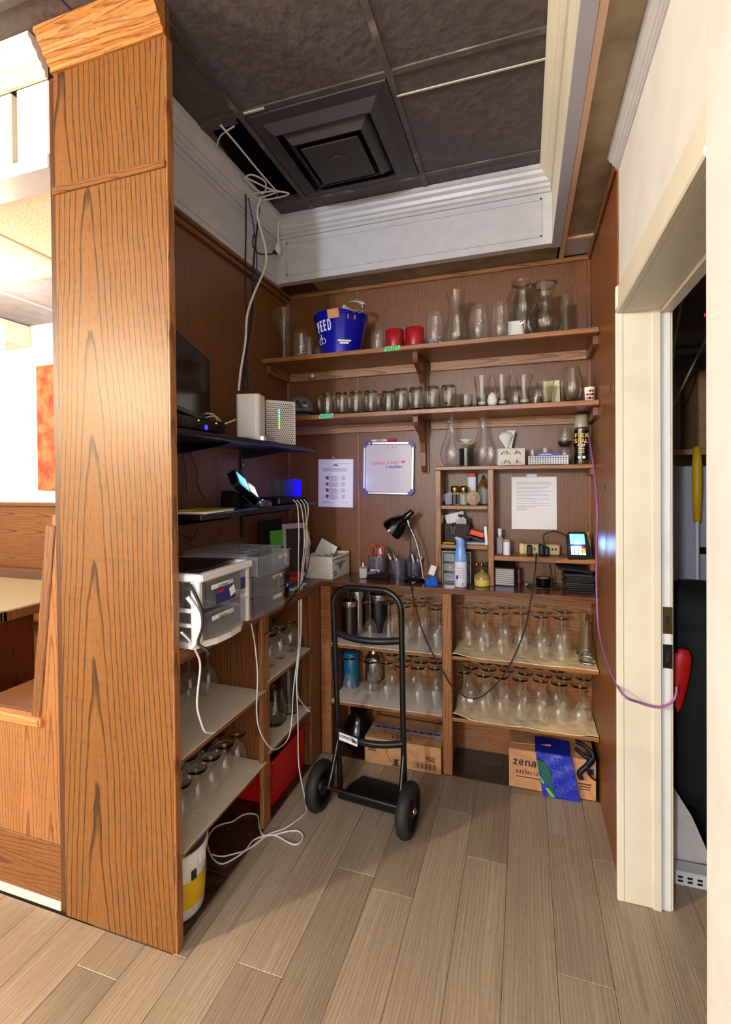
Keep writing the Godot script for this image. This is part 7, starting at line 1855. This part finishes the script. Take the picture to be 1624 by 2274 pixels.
# ---------------------------------------------------------------- storage room through the door
func storage():
	var w = struct("wall_storage", "dark storage room walls beyond the door", "wall")
	var dk = mat("storewall", Color(0.62, 0.6, 0.6), 0.8)
	rbox(w, "far_wall", dk, 0.4, 2.2, 0, 2.9, -3.7, -3.6)
	rbox(w, "side_wall", dk, 2.1, 2.2, 0, 2.9, -3.6, 3.1)
	rbox(w, "near_wall", dk, 0.46, 2.2, 0, 2.9, 3.1, 3.2)
	rbox(w, "left_wall", dk, 0.37, 0.46, 0, 2.9, -3.6, -2.7)
	var cl = struct("ceiling", "dark storage room ceiling", "ceiling")
	rbox(cl, "deck", M.storewall, 0.4, 2.2, 2.6, 2.7, -3.7, 3.2)
	# grey tall cabinet and white panel behind
	var sh = thing("storage_rack", "dark steel storage rack in the room beyond the door", "rack", Vector3(0.93, 0, -3.12))
	for q in [[-0.34, 0.2], [0.34, 0.2], [-0.34, -0.2], [0.34, -0.2]]:
		part(sh, "upright", bx(0.03, 2.3, 0.03, 0.002), M.darksteel, Vector3(q[0], 1.151, q[1]))
	for y in [1.58, 2.1]:
		part(sh, "shelf", bx(0.72, 0.03, 0.44, 0.002), M.silver if y > 2 else M.pinewood, Vector3(0, y, 0))
	solo("carton", "plain brown carton on the storage rack beyond the door", "box", bx(0.3, 0.4, 0.3, 0.003), M.card, Vector3(1.0, 1.7955, -3.05))
	solo("foil_roll", "silver wrapped roll on top of the storage rack", "roll", lathe([Vector2(0, -0.3), Vector2(0.06, -0.3), Vector2(0.06, 0.3), Vector2(0, 0.3)], 20), M.silver, Vector3(0.93, 2.176, -2.98), Vector3(0, 0, 90))
	var pn = thing("fridge", "tall grey white fridge side beyond the door", "fridge", Vector3(0.93, 0, -2.72))
	part(pn, "cabinet", bx(0.6, 1.5, 0.34, 0.004), M.lilac, Vector3(0, 0.7505, 0))
	part(pn, "lock", bx(0.04, 0.03, 0.01, 0.002), M.darksteel, Vector3(-0.17, 1.12, 0.175))
	var mp = thing("broom", "broom with a yellow handle grip leaning beyond the door", "broom", Vector3(0.715, 0, -2.46))
	part(mp, "pole", cyl(0.008, 0.008, 1.3, 10), M.whiteplastic, Vector3(0, 0.66, 0))
	part(mp, "grip", lathe([Vector2(0, 1.25), Vector2(0.014, 1.26), Vector2(0.02, 1.4), Vector2(0.02, 1.5), Vector2(0.014, 1.58), Vector2(0, 1.585)], 14), M.yellow)
	part(mp, "bristles", bx(0.08, 0.12, 0.04, 0.006), M.green, Vector3(0, 0.06, 0))
	var bn = thing("waste_bin", "tall black lidded waste bin beyond the door", "bin", Vector3(0.64, 0.0, -2.18))
	part(bn, "body", lathe([Vector2(0, 0.22), Vector2(0.1, 0.22), Vector2(0.135, 0.3), Vector2(0.15, 0.85), Vector2(0.14, 0.9)], 24), M.blackmatte)
	part(bn, "sack", lathe([Vector2(0.145, 0.88), Vector2(0.155, 0.93), Vector2(0.14, 1.0), Vector2(0.08, 1.04), Vector2(0, 1.05)], 11), M.blackmatte)
	part(bn, "stand_leg", cyl(0.04, 0.09, 0.22, 16), M.black, Vector3(0, 0.111, 0))
	var rg = thing("red_glove", "red rubber glove hanging inside the door frame", "glove", Vector3(0.51, 0.62, -1.96))
	part(rg, "cuff", lathe([Vector2(0, 0), Vector2(0.012, 0.03), Vector2(0.026, 0.12), Vector2(0.03, 0.2), Vector2(0.02, 0.225), Vector2(0, 0.23)], 16, false, 1.0, 0.6), M.red, Vector3.ZERO, Vector3(0, 0, -4))
	solo("glove_hook", "small dark hook holding the red glove", "hook", bx(0.03, 0.012, 0.03, 0.002), M.darksteel, Vector3(0.485, 0.852, -1.93))
	var vt = thing("floor_heater", "low white slotted heater grille beyond the door", "heater", Vector3(0.64, 0, -2.0))
	part(vt, "case", bx(0.36, 0.05, 0.06, 0.003), M.whiteplastic, Vector3(0, 0.0255, 0))
	for k in 14:
		part(vt, "slot", bx(0.016, 0.007, 0.002, 0), M.black, Vector3(-0.15 + (k % 7) * 0.03, 0.018 + (k / 7) * 0.014, 0.0302))
	solo("paper_bag", "white crumpled bag leaning behind the heater grille", "bag", prism([Vector2(-0.07, 0), Vector2(0.1, 0), Vector2(0.02, 0.2), Vector2(-0.04, 0.3), Vector2(-0.07, 0.26)], 0.04), M.whitecard, Vector3(0.56, 0.001, -2.02 - 0.042), Vector3(-4, 8, 0))
	var cs = thing("white_strip", "pale strap hanging down inside the storage room", "strap", Vector3(0, 0, 0))
	part(cs, "strap", tube([Vector3(0.66, 2.38, -2.3), Vector3(0.63, 2.2, -2.35), Vector3(0.595, 1.95, -2.35), Vector3(0.588, 1.8, -2.35)], 0.006, 8), mat("ivory", Color(0.72, 0.66, 0.5), 0.4))
	solo("white_rod", "pale thin rod leaning inside the storage room", "rod", cyl(0.005, 0.005, 0.42, 8), mat("ivory", Color(0.72, 0.66, 0.5), 0.4), Vector3(0.72, 1.92, -2.6), Vector3(0, 0, -24))
	solo("red_light", "tiny red standby light glowing in the dark storage room", "light", bx(0.008, 0.016, 0.004, 0), glow("ledred", Color(1.0, 0.05, 0.05), 3.0), Vector3(1.0, 2.39, -3.3))
